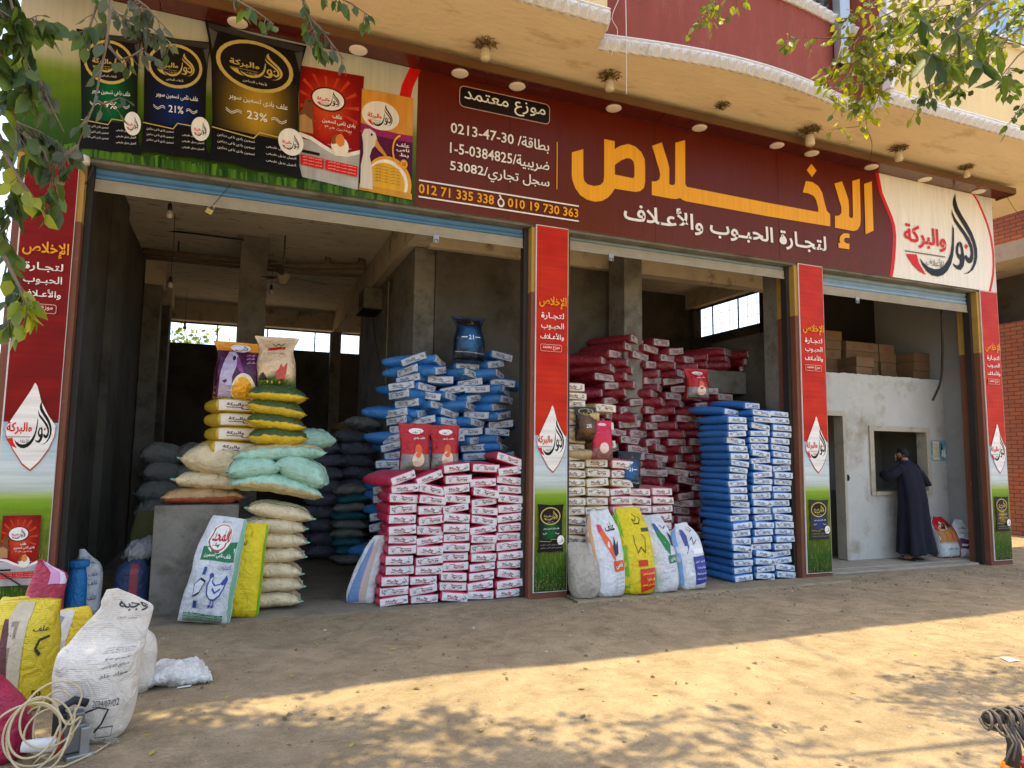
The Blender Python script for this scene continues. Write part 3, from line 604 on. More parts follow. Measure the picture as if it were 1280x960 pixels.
# pale panel for the mark, right hand end
curve = [xz(1080+x/8, 230+y/8) for x, y in ((150, -10), (185, 90), (235, 210), (285, 330), (312, 420), (322, 520), (320, 620), (312, 740), (300, 850), (285, 935))]
curve = [(curve[0][0], ZT)] + curve[1:-1] + [(curve[-1][0], ZB)]
a.poly(curve + [(XR, ZB), (XR, ZT)], CREAM)
a.poly([(x-0.075, z) for x, z in curve] + list(reversed([(x, z) for x, z in curve])), RED)
c2 = [xz(1120+x/8, 200+y/8) for x, y in ((765, 330), (800, 400), (850, 510), (900, 640), (935, 770), (955, 900), (960, 960))] + [xz(1120+x/8, 320+y/8) for x, y in ((962, 90), (958, 180), (945, 260), (925, 330))]
c2 = [(c2[0][0]-0.02, ZT)] + c2[1:-1] + [(c2[-1][0], ZB)]
a.poly([(x, z) for x, z in c2] + list(reversed([(x+0.055, z) for x, z in c2])), RED)
a.poly([(x+0.055, z) for x, z in c2] + [(XR, ZB), (XR, ZT)], S(214, 208, 196))
# picture end of the board: pale sky, field, grass
sk = ramp([(4.38, S(36, 62, 14)), (4.75, S(60, 96, 16)), (5.05, S(96, 124, 16)), (5.22, S(120, 140, 40)), (5.32, S(170, 168, 128)), (5.6, S(198, 188, 160)), (5.985, S(176, 180, 170))])
edge = [xz(px, py) for px, py in ((526, 89), (516, 110), (510, 140), (507, 180), (509, 220), (516, 252))]
XE = edge[0][0]
a.grid(XL, ZB, XE-0.03, ZT, lambda x, z: lerp(sk(z+0.05*nz(x, z, 0, 2.5)), S(40, 66, 10), 0.25*(nz(x*3, z*9, 1, 2)+0.5)) if z < 5.2 else sk(z), 60, 24)
eb = [(edge[0][0], ZT)] + edge[1:-1] + [(edge[-1][0], ZB)]
a.poly([(x-0.13, z) for x, z in eb] + list(reversed(eb)), lerp(RED, (0, 0, 0), 0.1))
gr = random.Random(5)
gx = XL; a.freeze()
while gx < 1.70:
    zt = 4.455+gr.uniform(0, 0.05); w = 0.02; c = lerp(S(30, 62, 16), S(86, 128, 34), gr.random()); a.poly([(gx, ZB), (gx+w, ZB), (gx+w+gr.uniform(-.01, .02), zt), (gx+gr.uniform(-.02, .01), zt-0.01)], c); gx += w
mb = a.put(MB(), on_sign, lift=0.0005); spart('printed_board', mb, mVinyl)

# --- pictures of sacks, drawn in the unit square and laid on quads
def quad_map(q):
    (x0, y0), (x1, y1), (x2, y2), (x3, y3) = q    # bottom left, bottom right, top right, top left
    return lambda u, v, h: (x0*(1-u)*(1-v)+x1*u*(1-v)+x2*u*v+x3*(1-u)*v, -h, y0*(1-u)*(1-v)+y1*u*(1-v)+y2*u*v+y3*(1-u)*v)
FEED = 'علف بادى تسمين سوبر'
def art_dark(tint, pct, fade=0.0, small=False, line=FEED):
    a = Art(); blk = lerp((0.008, 0.007, 0.007), (0.08, 0.08, 0.05), fade)
    a.poly([(0, 0), (0.25, 0.012), (0.5, 0.0), (0.75, 0.012), (1.0, 0), (0.955, 0.10), (0.93, 0.3), (0.93, 0.62), (0.955, 0.85), (1.0, 0.985), (0.5, 0.975), (0, 1.0), (0.03, 0.88), (0.055, 0.7), (0.055, 0.3), (0.035, 0.1)], blk)
    def col(u, v): d = max(0, 1-abs(u-0.5)/0.44)*max(0, 1-((v-0.44)/0.25)**2)**0.6; return lerp(blk, tint, min(1, 1.25*d**1.3)*(0.8+0.35*max(0, 1-abs(u-0.56)*3)))
    a.grid(0.06, 0.25, 0.925, 0.68, col, 14, 10)
    if not small:
        a.poly([(0.03, 0.985), (0.97, 0.97), (0.96, 0.925), (0.04, 0.945)], lerp(blk, (0.1, 0.09, 0.09), 0.35)); a.poly([(0.035, 0.95), (0.12, 0.93), (0.07, 0.80)], lerp(blk, (0.3, 0.29, 0.3), 0.28)); a.poly([(0.965, 0.93), (0.88, 0.915), (0.935, 0.78)], lerp(blk, (0.3, 0.29, 0.3), 0.22))
    a.ell(0.485, 0.745, 0.385, 0.185, GOLD); a.ell(0.485, 0.745, 0.345, 0.160, (0.012, 0.010, 0.010))
    a.logo(0.23, 0.655, 0.76, 0.862, GOLD, GOLD, GOLD, words=True, res=1)
    a.text('لأعلاف الدواجن', 0.36, 0.612, 0.60, 0.638, WHITE, 0, 1)
    a.text(line, 0.22, 0.462, 0.82, 0.512, WHITE, 0.01, 1)
    if pct: a.text(pct, 0.40, 0.352, 0.61, 0.412, WHITE, 0.012, 2)
    for s in (-1, 1):
        for k in (0, 0.012): a.line([(0.5+s*0.15+0.16*s*i/6, 0.375+k+0.012*math.sin(i*1.2)) for i in range(7)], 0.006, WHITE, 1.4)
    a.line([(0.05, 0.235), (0.47, 0.215), (0.53, 0.265), (0.94, 0.255)], 0.012, GOLD, 1.5)
    a.ell(0.86, 0.245, 0.135, 0.098, WHITE); a.logo(0.765, 0.185, 0.95, 0.305, INK, RED, INK, words=not small, res=1)
    if not small:
        for v in (0.175, 0.13, 0.085): a.text('تسمين بادى ناهى دواجن', 0.10, v, 0.48, v+0.024, WHITE, 0, 1)
        for v in (0.165, 0.115, 0.065): a.text('أفضل بديل طبيعى', 0.60, v, 0.92, v+0.026, WHITE, 0, 1)
    else:
        for v in (0.14, 0.08): a.text('تسمين بادى ناهى دواجن', 0.10, v, 0.90, v+0.03, S(190, 186, 170), 0, 1)
    return a
def art_red():
    a = Art(); r1, r2 = S(176, 24, 16), S(120, 8, 8)
    a.grid(0.0, 0.30, 1.0, 1.0, lambda u, v: lerp(S(226, 92, 40), lerp(r1, r2, abs(u-0.45)*1.2+max(0, v-0.75)*2), min(1, 0.25+1.9*math.hypot(u-0.45, (v-0.66)*1.3))), 12, 12)
    for k in range(16):
        t = 2*math.pi*k/16+0.1; a.poly([(0.45+0.2*math.cos(t-0.03), 0.67+0.14*math.sin(t-0.03)), (max(0.01, min(0.99, 0.45+0.5*math.cos(t-0.05))), max(0.45, min(0.94, 0.67+0.33*math.sin(t-0.05)))), (max(0.01, min(0.99, 0.45+0.5*math.cos(t+0.05))), max(0.45, min(0.94, 0.67+0.33*math.sin(t+0.05)))), (0.45+0.2*math.cos(t+0.03), 0.67+0.14*math.sin(t+0.03))], S(200, 62, 30))
    a.grid(0.0, 0.0, 1.0, 0.34, lambda u, v: lerp(S(150, 148, 146), S(196, 194, 190), 0.5+0.5*nz(u*6, v*9, 0, 1)), 12, 6)
    cw = [(0, 0.395), (0.2, 0.375), (0.4, 0.325), (0.6, 0.285), (0.8, 0.30), (1.0, 0.345)]
    a.poly(cw + [(1, 0.31), (0.8, 0.265), (0.6, 0.25), (0.4, 0.29), (0.2, 0.34), (0, 0.36)], WHITE); a.poly(cw + [(1, 0.37), (0.8, 0.325), (0.6, 0.31), (0.4, 0.35), (0.2, 0.40), (0, 0.42)], S(150, 14, 14))
    a.ell(0.45, 0.735, 0.275, 0.108, S(96, 8, 8)); a.ell(0.45, 0.735, 0.25, 0.095, WHITE); a.logo(0.27, 0.665, 0.63, 0.81, INK, RED, INK, res=1)
    # a brown hen looking right
    a.poly([(0, 0.40), (0, 0.56), (0.05, 0.60), (0.08, 0.68), (0.14, 0.715), (0.19, 0.69), (0.235, 0.67), (0.20, 0.655), (0.20, 0.60), (0.235, 0.52), (0.22, 0.40)], S(120, 74, 44)); a.poly([(0, 0.40), (0, 0.54), (0.08, 0.56), (0.2, 0.52), (0.22, 0.40)], S(176, 132, 84)); a.poly([(0.09, 0.70), (0.12, 0.745), (0.15, 0.715), (0.18, 0.735), (0.19, 0.70), (0.14, 0.70)], S(190, 20, 16)); a.ell(0.155, 0.685, 0.012, 0.009, INK, 8)
    a.text('علف', 0.52, 0.575, 0.68, 0.615, WHITE, 0.02, 1); a.text('بادى نامى تسمين', 0.36, 0.515, 0.90, 0.56, WHITE, 0.02, 1); a.text('بروتين ٥ر١٩', 0.40, 0.47, 0.84, 0.498, WHITE, 0, 1)
    a.ell(0.66, 0.335, 0.145, 0.085, WHITE); a.ell(0.60, 0.375, 0.085, 0.06, S(150, 80, 40), 16); a.ell(0.66, 0.385, 0.075, 0.06, S(224, 134, 62), 16); a.poly([(0.53, 0.34), (0.60, 0.355), (0.66, 0.33), (0.73, 0.355), (0.79, 0.335), (0.75, 0.275), (0.66, 0.255), (0.57, 0.275)], S(238, 226, 206))
    a.rect(0.03, 0.215, 0.33, 0.24, INK); a.rect(0.02, 0.105, 0.40, 0.195, RED); a.rect(0.43, 0.105, 0.97, 0.195, RED)
    for v in (0.118, 0.145, 0.172): a.text('للدواجن تسمين بادى', 0.06, v, 0.37, v+0.016, WHITE, 0, 1); a.text('يستعمل حسب عمر الدواجن', 0.47, v, 0.94, v+0.016, WHITE, 0, 1)
    return a
def art_orange():
    a = Art(); oc = S(196, 124, 30); pu = S(92, 20, 62)
    a.grid(0, 0.0, 1, 1.0, lambda u, v: lerp(pu, S(62, 12, 44), (0.6-v)*1.5+0.4*(u-0.5)) if v < 0.6 else lerp(oc, S(216, 158, 66), 0.5+0.5*nz(u*9, v*6, 2, 1)), 14, 18)
    a.poly([(0, 0.66), (0.35, 0.635), (0.7, 0.62), (1, 0.625), (1, 0.56), (0.6, 0.555), (0, 0.585)], S(150, 34, 92))
    a.ell(0.37, 0.765, 0.36, 0.142, S(226, 220, 208)); a.logo(0.12, 0.655, 0.60, 0.885, INK, RED, INK, res=1)
    # yellow bowl of grain
    a.ell(0.55, 0.13, 0.44, 0.25, S(224, 160, 30), 28, 0.0); a.ell(0.53, 0.13, 0.39, 0.215, WHITE, 28, 0.0); a.ell(0.50, 0.12, 0.36, 0.19, S(222, 168, 40), 28, 0.0); a.rect(0, 0, 1, 0.06, S(204, 146, 40))
    for v in (0.26, 0.23, 0.20, 0.17, 0.14, 0.11): a.text('بط نامى علف كامل', 0.28, v, 0.76, v+0.02, S(120, 84, 16), 0, 1)
    # a white duck looking right
    a.poly([(0.02, 0.02), (0.02, 0.24), (0.06, 0.36), (0.05, 0.46), (0.02, 0.54), (0.07, 0.60), (0.17, 0.61), (0.27, 0.58), (0.31, 0.52), (0.29, 0.46), (0.22, 0.42), (0.18, 0.34), (0.24, 0.20), (0.25, 0.02)], S(214, 206, 192))
    a.poly([(0.29, 0.53), (0.36, 0.47), (0.44, 0.42), (0.50, 0.38), (0.47, 0.365), (0.36, 0.405), (0.27, 0.45)], S(206, 138, 62)); a.ell(0.205, 0.555, 0.02, 0.014, INK, 10)
    a.line([(0.78+0.17*math.cos(t)*1.0, 0.45+0.15*math.sin(t)) for t in [math.pi*0.55+i*math.pi*0.95/9 for i in range(10)]], 0.03, ORANGE, 1.6)
    a.text('علف', 0.68, 0.49, 0.93, 0.53, WHITE, 0.02, 1); a.text('نامى', 0.68, 0.44, 0.93, 0.48, WHITE, 0.02, 1); a.text('بط', 0.74, 0.39, 0.92, 0.43, WHITE, 0.02, 1)
    a.ell(0.83, 0.325, 0.07, 0.045, ORANGE, 16); a.text('25', 0.79, 0.308, 0.87, 0.342, pu, 0.02, 1)
    return a
pics = [(art_dark(S(6, 96, 48), '9%', line='علف ناهى تسمين سوبر'), ((99, 187), (177, 195), (178, 46), (96, 37)), 'green and black'),
        (art_dark(S(20, 40, 96), '21%', line='علف نامى تسمين سوبر'), ((175, 191), (262, 203), (265, 53), (176, 41)), 'navy and black'),
        (art_dark(S(176, 138, 40), '23%', line='علف بادى تسمين سوبر'), ((260, 202), (378, 226), (383, 58), (256, 28)), 'gold and black'),
        (art_red(), ((374, 221), (447, 238), (455, 96), (374, 82)), None), (art_orange(), ((448, 238), (514, 251), (516, 124), (452, 112)), None)]
for i, (art, q, lb) in enumerate(pics):
    f0 = quad_map([xz(*p) for p in q]); b0 = 0.022+0.003*i if i > 2 else 0.022+0.012*i
    if i > 2: b0 = 0.010 + 0.013*(i-3)
    mb = art.put(MB(), lambda u, v, h, f0=f0, b0=b0: f0(u, v, h+b0), lift=0.0004); o = spart('sack_picture', mb, mVinyl)
    if lb: o['label'] = 'printed picture of a %s feed sack' % lb
# --- lettering
t1 = lambda x, y: xz(700+x/8, 160+y/8); t2 = lambda x, y: xz(960+x/8, 200+y/8)
a = Art()
a.poly([t1(*p) for p in ((118,245),(232,212),(232,480),(242,530),(275,565),(340,582),(400,572),(432,540),(440,490),(440,112),(545,132),(545,212),(600,180),(680,160),(750,185),(810,240),(845,310),(850,400),(850,540),(838,600),(800,632),(750,640),(545,608),(520,650),(480,695),(420,730),(350,738),(270,718),(200,672),(150,600),(122,520),(116,470))], ORANGE)
a.poly([t1(*p) for p in ((547,370),(610,325),(665,303),(705,308),(732,335),(742,380),(742,480),(735,500),(720,502),(547,466))], browns(4.2, 5.2))
a.poly([t1(*p) for p in ((918,180),(1015,146),(1040,230),(1070,320),(1090,400),(1090,560),(1105,572),(1135,572),(1148,555),(1150,150),(1248,122),(1250,560),(1265,590))] + [t2(*p) for p in ((0,430),(500,522),(498,480),(478,400),(455,362),(400,335),(345,325),(375,212),(440,222),(500,262),(540,330),(560,420),(585,510),(618,545),(618,665))] + [t2(0, 565)] + [t1(*p) for p in ((1262,735),(1225,722),(1200,702),(1160,712),(1110,708),(915,672),(915,535),(960,535),(990,515),(1000,470),(990,420))], ORANGE)
a.poly([t2(*p) for p in ((430,40),(482,108),(435,172),(383,102))], ORANGE)
a.poly([t2(*p) for p in ((660,238),(735,214),(770,310),(800,400),(806,470),(806,565),(822,582),(840,580),(845,560),(838,212),(912,190),(922,600),(915,660),(890,700),(850,712),(665,678),(665,560),(705,558),(730,530),(728,470),(700,380))], ORANGE)
a.poly([t2(*p) for p in ((955,242),(1032,214),(1050,708),(970,745))], ORANGE)
a.poly([t2(*p) for p in ((790,735),(810,745),(808,785),(775,778),(755,790),(755,820),(780,836),(808,840),(808,895),(700,880),(698,830),(718,830),(708,800),(715,765),(750,735))], ORANGE)
mb = a.put(MB(), lambda x, z, h: (x, -h-0.004, z), lift=0.0012); spart('title_lettering', mb, mVinyl)
def px_text(a, t, l, r_, half, col, bold=0.0, dz=0.0):
    """lettering between two measured points on the board (mid height), given half height in metres"""
    (x0, z0), (x1, z1) = xz(*l), xz(*r_); z = (z0+z1)/2+dz; a.text(t, x0, z-half, x1, z+half, col, bold, 2)
a = Art()
px_text(a, 'لتجـارة الحبـوب والأعـلاف', (779, 266), (1032, 305), 0.165, WHITE, 0.021)
mb = a.put(MB(), lambda x, z, h: (x, -h-0.012, z), lift=0.0008); spart('lettering', mb, mVinyl); a = Art()
L = [xz(574, 107), xz(573, 133), xz(685, 157), xz(687, 131)]; bx0, bx1, bz0, bz1 = L[0][0], L[3][0], (L[1][1]+L[2][1])/2, (L[0][1]+L[3][1])/2
def rrect(x0, z0, x1, z1, r): return [(cx+r*math.cos(t), cz+r*math.sin(t)) for cx, cz, t0 in ((x1-r, z1-r, 0), (x0+r, z1-r, 90), (x0+r, z0+r, 180), (x1-r, z0+r, 270)) for t in (R(t0), R(t0+30), R(t0+60), R(t0+90))]
a.poly(rrect(bx0, bz0, bx1, bz1, 0.06), S(200, 160, 140)); a.poly(rrect(bx0+0.01, bz0+0.01, bx1-0.01, bz1-0.01, 0.052), (0.012, 0.006, 0.005))
a.text('موزع معتمد', bx0+0.06, bz0+0.035, bx1-0.06, bz1-0.04, WHITE, 0.008)
mb = a.put(MB(), lambda x, z, h: (x, -h-0.012, z), lift=0.0008); spart('notice_panel', mb, mVinyl); a = Art()
px_text(a, 'بطاقة/ 30-47-0213'.replace('30-47-0213', '0213-47-30'), (563, 160), (686, 186), 0.082, WHITE, 0.012)
px_text(a, 'ضريبية/1-5-0384825', (562, 186), (686, 210), 0.088, WHITE, 0.012)
px_text(a, 'سجل تجاري/53082', (562, 210), (686, 232), 0.088, WHITE, 0.012)
mb = a.put(MB(), lambda x, z, h: (x, -h-0.012, z), lift=0.0008); spart('registration_lettering', mb, mVinyl); a = Art()
x, z0 = xz(696, 178); z1 = xz(696, 237)[1]; a.rect(x-0.006, z1, x+0.006, z0, ORANGE)
zt = (xz(524, 226)[1]+xz(723, 258)[1])/2; zb = (xz(523, 247)[1]+xz(722, 276)[1])/2; xa, xb = xz(523, 236)[0], xz(723, 267)[0]
for z in (zt, zb): a.rect(xa, z-0.009, xb, z+0.009, WHITE)
ph = zt-zb; xm0 = xz(617, 250)[0]; xm1 = xz(634, 253)[0]
a.text('012 71 335 338', xa, zb+0.2*ph, xm0, zt-0.2*ph, ORANGE, 0.018); a.text('010 19 730 363', xm1, zb+0.2*ph, xb-0.01, zt-0.2*ph, ORANGE, 0.018)
xc = (xm0+xm1)/2; zc = (zt+zb)/2; a.ell(xc, zc-0.02, 0.045, 0.055, WHITE, 16); a.ell(xc, zc-0.015, 0.026, 0.034, BROWN2, 14); a.line([(xc, zc+0.03), (xc-0.02, zc+0.075)], 0.02, WHITE)
mb = a.put(MB(), lambda x, z, h: (x, -h-0.012, z), lift=0.0008); spart('phone_lettering', mb, mVinyl)
a = Art(); a.logo(9.36+1.19*LX0, 4.44+1.32*LY0, 9.36+1.19*LX1, 4.44+1.32*LY1, INK, RED, S(90, 88, 84)); mb = a.put(MB(), lambda x, z, h: (x, -h-0.010, z), lift=0.0006); spart('logo', mb, mVinyl)
# hood with its lamps
mb = MB(); xs = [XL+0.12*i for i in range(int((11.62-XL)/0.12)+1)]
joints = [-0.9, 1.7, 2.52, 4.9, 5.3, 6.9, 8.1, 10.5]
xs = [XL-0.02] + joints + [11.66]
for p, q in zip(xs, xs[1:]): mb.box(p+0.004, q-0.004, -0.28, 0.0, 5.99, 6.0)
spart('hood', mb, mHood)
mb = MB(); mb.box(XL-0.02, 11.68, -0.305, -0.281, 5.975, 6.07); mb.box(11.661, 11.69, -0.28, 0.02, 5.97, 6.07); spart('hood_edge', mb, mHoodEdge)
lamp = MB(); lamp.lathe([(0.098, 0.0), (0.10, -0.006), (0.09, -0.014), (0.06, -0.017), (0.0, -0.018)], n=24)
lm = lamp.mesh('spotlight', mLampW)
for px, py in ((297,24),(448,62),(574,93),(644,111),(764,138),(871,162),(967,184),(1014,192),(1086,210),(1156,224),(1224,239)):
    p = oz(px, py, 5.988); o = link('spotlight', lm); o.parent = sign; o.matrix_parent_inverse = Matrix.Translation(-Vector(sign.location)); o.location = (p.x, -0.115, 5.989)

# ================================================================== pillar banners
def banner(x0, w, h, z0, kind, label):
    t = empty('pillar_banner', (x0+w/2, 0.012, z0), 0, label, 'banner', 'printed banners on the four pillars')
    mb = MB(); mb.box(-w/2, w/2, -0.016, 0.0, 0, h); mb.build('backing', M('banner_edge_white', (0.62, 0.58, 0.54), 0.6), t)
    a = Art(); sc = h/4.32
    rz = lambda f: 4.32*f*sc
    r1, r2 = (S(150, 18, 7), S(116, 7, 4)) if kind == 'red' else (S(204, 48, 12), S(176, 18, 6))  # left banner's reds darkened: tree shade put into its print colour
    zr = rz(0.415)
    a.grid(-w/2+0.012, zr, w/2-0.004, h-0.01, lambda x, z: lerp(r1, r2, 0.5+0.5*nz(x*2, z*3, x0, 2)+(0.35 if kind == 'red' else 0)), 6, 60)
    low = ramp([(0, S(24, 64, 16)), (rz(0.05), S(40, 84, 20)), (rz(0.14), S(104, 116, 36)), (rz(0.2), S(110, 124, 34)), (rz(0.245), S(112, 150, 24)), (rz(0.262), S(150, 172, 70)), (rz(0.28), S(190, 200, 190)), (rz(0.33), S(196, 206, 208)), (rz(0.42), S(128, 182, 196))])
    g2 = random.Random(int(x0*100)+3)
    a.grid(-w/2+0.012, 0.008, w/2-0.004, zr, lambda x, z: lerp(low(z), S(24, 52, 12), (0.5 if z < rz(0.2) else 0.12 if z < rz(0.25) else 0)*max(0, nz(x*60, z*14, x0, 1)+0.2)), 26, 60)
    a.freeze()
    for k in range(260):
        bx = g2.uniform(-w/2+0.015, w/2-0.02); bz = g2.uniform(0.01, rz(0.17)); c = lerp(S(40, 84, 18), S(170, 176, 70), g2.random()*(0.3+bz)); a.poly([(bx, bz), (bx+0.006, bz), (bx+g2.uniform(-.01, .012), bz+g2.uniform(.05, .11))], c)
    for k in range(150):   # mud splashed on the foot of the banner
        bx = g2.uniform(-w/2+0.015, w/2-0.02); bz = 0.012+abs(g2.gauss(0, 0.10)); q = g2.uniform(0.002, 0.008)
        if bz < 0.4: a.poly([(bx-q, bz), (bx, bz-q*1.3), (bx+q, bz), (bx, bz+q)], lerp(S(104, 88, 62), S(150, 130, 96), g2.random()))
    a.thaw()
    # drop shaped mark
    zc = rz(0.405); dw = w*0.485
    drop = [(0.15, 0.46), (0.32, 0.30), (0.62, 0.14), (0.93, 0.02), (0.90, -0.10), (0.72, -0.24), (0.42, -0.38), (0.12, -0.47), (-0.18, -0.40), (-0.55, -0.24), (-0.82, -0.10), (-0.88, -0.02), (-0.66, 0.10), (-0.36, 0.26), (-0.10, 0.40), (0.05, 0.50)]
    a.poly([(dw*x*1.02, zc+0.80*y*1.03*sc-0.006) for x, y in drop], S(176, 60, 50)); a.poly([(dw*x, zc+0.80*y*sc) for x, y in drop], S(232, 228, 220))
    a.logo(-dw*0.84, zc-0.19*sc, dw*0.80, zc+0.24*sc, INK, RED, INK, res=1)
    a.text('الإخلاص', -w*0.40, rz(0.765), w*0.44, rz(0.80), S(240, 160, 20), 0.02)
    for f, s, l in ((0.735, 'لتجـارة', -0.34), (0.707, 'الحبـوب', -0.34), (0.678, 'والأعـلاف', -0.36)): a.text(s, w*l, rz(f-0.002), w*0.36, rz(f+0.019), WHITE, 0.014)
    rr = (-w*0.36, rz(0.645), w*0.30, rz(0.665)); a.poly(rrect(*rr, 0.02), S(220, 180, 170)); a.poly(rrect(rr[0]+0.005, rr[1]+0.005, rr[2]-0.005, rr[3]-0.005, 0.017), lerp(r1, r2, 0.6)); a.text('موزع معتمد', rr[0]+0.03, rr[1]+0.018, rr[2]-0.03, rr[3]-0.015, WHITE, 0.006)
    mb = a.put(MB(), lambda x, z, h_: (x, -0.017-h_, z), lift=0.0003); mb.build('print', mVinylR, t)
    pa = {'red': art_red, 'green': lambda: art_dark(S(6, 92, 44), None, 0.0, True), 'blue': lambda: art_dark(S(40, 58, 120), None, 0.35, True), 'gold': lambda: art_dark(S(140, 112, 30), None, 0.12, True)}[kind]()
    if kind == 'red': q = (-w*0.33, rz(0.085), w*0.33, rz(0.225))
    else: q = (-w*0.40, rz(0.105), w*0.38, rz(0.232))
    mb = pa.put(MB(), lambda u, v, h_: (q[0]+(q[2]-q[0])*u, -0.038-h_, q[1]+(q[3]-q[1])*v), lift=0.0003)
    mb.build('sack_picture', mVinylR, t)
banner(-1.925, 0.43, 4.31, 0.07, 'red', 'shade-darkened red pillar banner at the left corner, a red sack printed at its foot')
banner(3.215, 0.428, 4.315, 0.06, 'green', 'red pillar banner with a green sack printed on its grass, between pink and cream stacks')
banner(7.275, 0.455, 4.315, 0.06, 'blue', 'red pillar banner with a faded blue sack printed on its grass, beside the office door')
banner(11.10, 0.42, 4.315, 0.06, 'gold', 'red pillar banner with a gold and black sack printed, last before the alley')

# ================================================================== roller shutters
def shutter(x0, x1, zlow, mats, label, railh=0.12, lockx=None, n=5):
    t = empty('roller_shutter', ((x0+x1)/2, 0.17, zlow), 0, label, 'roller shutter'); w = x1-x0
    top = 4.42-zlow; mb = MB(); prof = []; nz_ = max(2, int(round((top-railh)/0.062))); sh = (top-railh)/nz_
    for k in range(nz_):
        z = railh+k*sh; prof += [(0.0, z+0.006), (-0.014, z+0.012), (-0.020, z+sh*0.5), (-0.012, z+sh*0.86), (0.0, z+sh*0.95)]
    vs = []; fs = []; m = 14
    for i in range(m+1):
        x = -w/2+w*i/m
        for y, z in prof: vs.append((x, y+0.006*math.sin(i*1.3), z+0.004*nz(x, z, 0, 1)))
    n_ = len(prof)
    for i in range(m):
        for k in range(n_-1): fs.append((i*n_+k, (i+1)*n_+k, (i+1)*n_+k+1, i*n_+k+1))
    k0 = 0
    mb.add(vs, fs, 0, True)
    for idx, f in enumerate(fs):
        if len(mats) > 2 and (mb.v[f[0]][2]-railh)/sh >= 1: mb.mi[idx] = 1
    mb.build('slats', [mats[0], mats[-1]] if len(mats) == 2 else [mats[0], mats[1]], t)
    mb = MB(); mb.box(-w/2, w/2, -0.03, 0.012, 0.012, railh, bev=0.004); mb.box(-w/2, w/2, -0.036, -0.031, 0.0, 0.02); mb.build('bottom_rail', mRail, t)
    mb = MB(); mb.box(-w/2-0.055, -w/2-0.004, -0.06, 0.05, -zlow, top); mb.build('guide_rail', mIron, t); mb = MB(); mb.box(w/2+0.004, w/2+0.055, -0.06, 0.05, -zlow, top); mb.build('guide_rail', mIron, t)
    if lockx is not None:
        mb = MB(); x = lockx-(x0+x1)/2; mb.box(x-0.035, x+0.035, -0.045, -0.037, -0.075, 0.02, bev=0.003); mb.tube([(x-0.02, -0.05, -0.07), (x-0.02, -0.055, -0.035), (x+0.02, -0.055, -0.035), (x+0.02, -0.05, -0.07)], 0.007, 6); mb.build('hasp', mSteel, t)
    return t
shutter(-1.385, 3.105, 4.105, (mSlatB, mSlatB), 'bright blue roller shutter rolled up over the widest bay', 0.125, 2.02)
shutter(3.73, 7.155, 4.165, (mSlatG, mSlatG), 'thin grey roller shutter rolled up over the middle bay', 0.125, 4.32)
shutter(7.83, 10.985, 4.02, (mSlatL, mSlatG, mRail), 'grey and pale blue roller shutter rolled up over the office bay', 0.13, 8.55)

# ================================================================== things hanging under the soffit
pl = empty('soffit_lamp', (0, 0, 0)); orn = MB(); rr = random.Random(11)
for k in range(70):
    t = rr.uniform(0, 6.28); r = 0.12*math.sqrt(rr.random()); z = -0.02-0.07*rr.random()*(1-r/0.14); p = Vector((r*math.cos(t), r*math.sin(t), z)); s = rr.uniform(0.012, 0.028)
    q = [p+Vector((rr.uniform(-1, 1), rr.uniform(-1, 1), rr.uniform(-1, 1))).normalized()*s for _ in range(4)]; orn.add(q, [(0, 1, 2), (0, 2, 3), (0, 3, 1), (1, 3, 2)])
for k in range(9):
    t = 2*math.pi*k/9; orn.tube([(0.03*math.cos(t), 0.03*math.sin(t), -0.05), (0.10*math.cos(t), 0.10*math.sin(t), -0.02), (0.155*math.cos(t+.2), 0.155*math.sin(t+.2), -0.035)], [0.009, 0.008, 0.004], 5)
orn.lathe([(0.05, 0.0), (0.05, -0.015), (0.03, -0.05), (0.03, -0.1)], n=10)
orn.build('gilt_spray', mOrn, pl)
gl = MB(); gl.lathe([(0.035, -0.09), (0.052, -0.10), (0.055, -0.20), (0.05, -0.215), (0.0, -0.217)], n=14); gl.build('glass_shade', M('frosted_cream_glass', (0.62, 0.54, 0.38), 0.25, 0.08), pl)
lamps = ((607, 52, 'over the first sign lamp group beside the boxed white words', 1.0), (762, 92, 'above the start of the orange title', 1.0), (903, 130, 'a bare spray above the middle of the orange title', 0.75), (1012, 160, 'with a wide spray, above the orange title diamond', 1.15), (1123, 183, 'above the left part of the pale mark panel', 1.0), (1208, 207, 'nearest the alley end of the signboard', 0.85))
for i, (px, py, lb, s) in enumerate(lamps):
    o = pl if i == 0 else clone(pl); p = oz(px, py, 6.149); o.location = p; o.scale = (s, s, s); o.rotation_euler = (0, 0, i*0.9)
    tag(o, 'gilt soffit lamp ' + lb, 'lamp', 'gilt lamps under the soffit')
    if i == 2: bpy.data.objects.remove([c for c in o.children if c.name.startswith('glass')][0])
def cable(name, pts, r, mat, label, cat='cable', n=5):
    mb = MB(); P = [Vector(p) for p in pts]; out = []
    for i in range(len(P)-1):
        p0 = P[max(i-1, 0)]; p1 = P[i]; p2 = P[i+1]; p3 = P[min(i+2, len(P)-1)]
        for k in range(6):
            t = k/6; out.append(0.5*((2*p1)+(-p0+p2)*t+(2*p0-5*p1+4*p2-p3)*t*t+(-p0+3*p1-3*p2+p3)*t**3))
    out.append(P[-1]); mb.tube(out, r, n); return tag(mb.build(name, mat), label, cat)
cable('hanging_wire', [oy(782, 0, -1.15), oy(783, 60, -1.15), oy(783, 118, -1.0)], 0.006, mWhiteP, 'thin white wire hanging straight down past the red balcony')
cable('hanging_wire', [oy(773, 0, -1.2), oy(765, 22, -1.2), oy(772, 40, -1.15), oy(764, 70, -1.1)], 0.004, mWhiteP, 'crinkled white wires dangling at the corner of the yellow balcony')
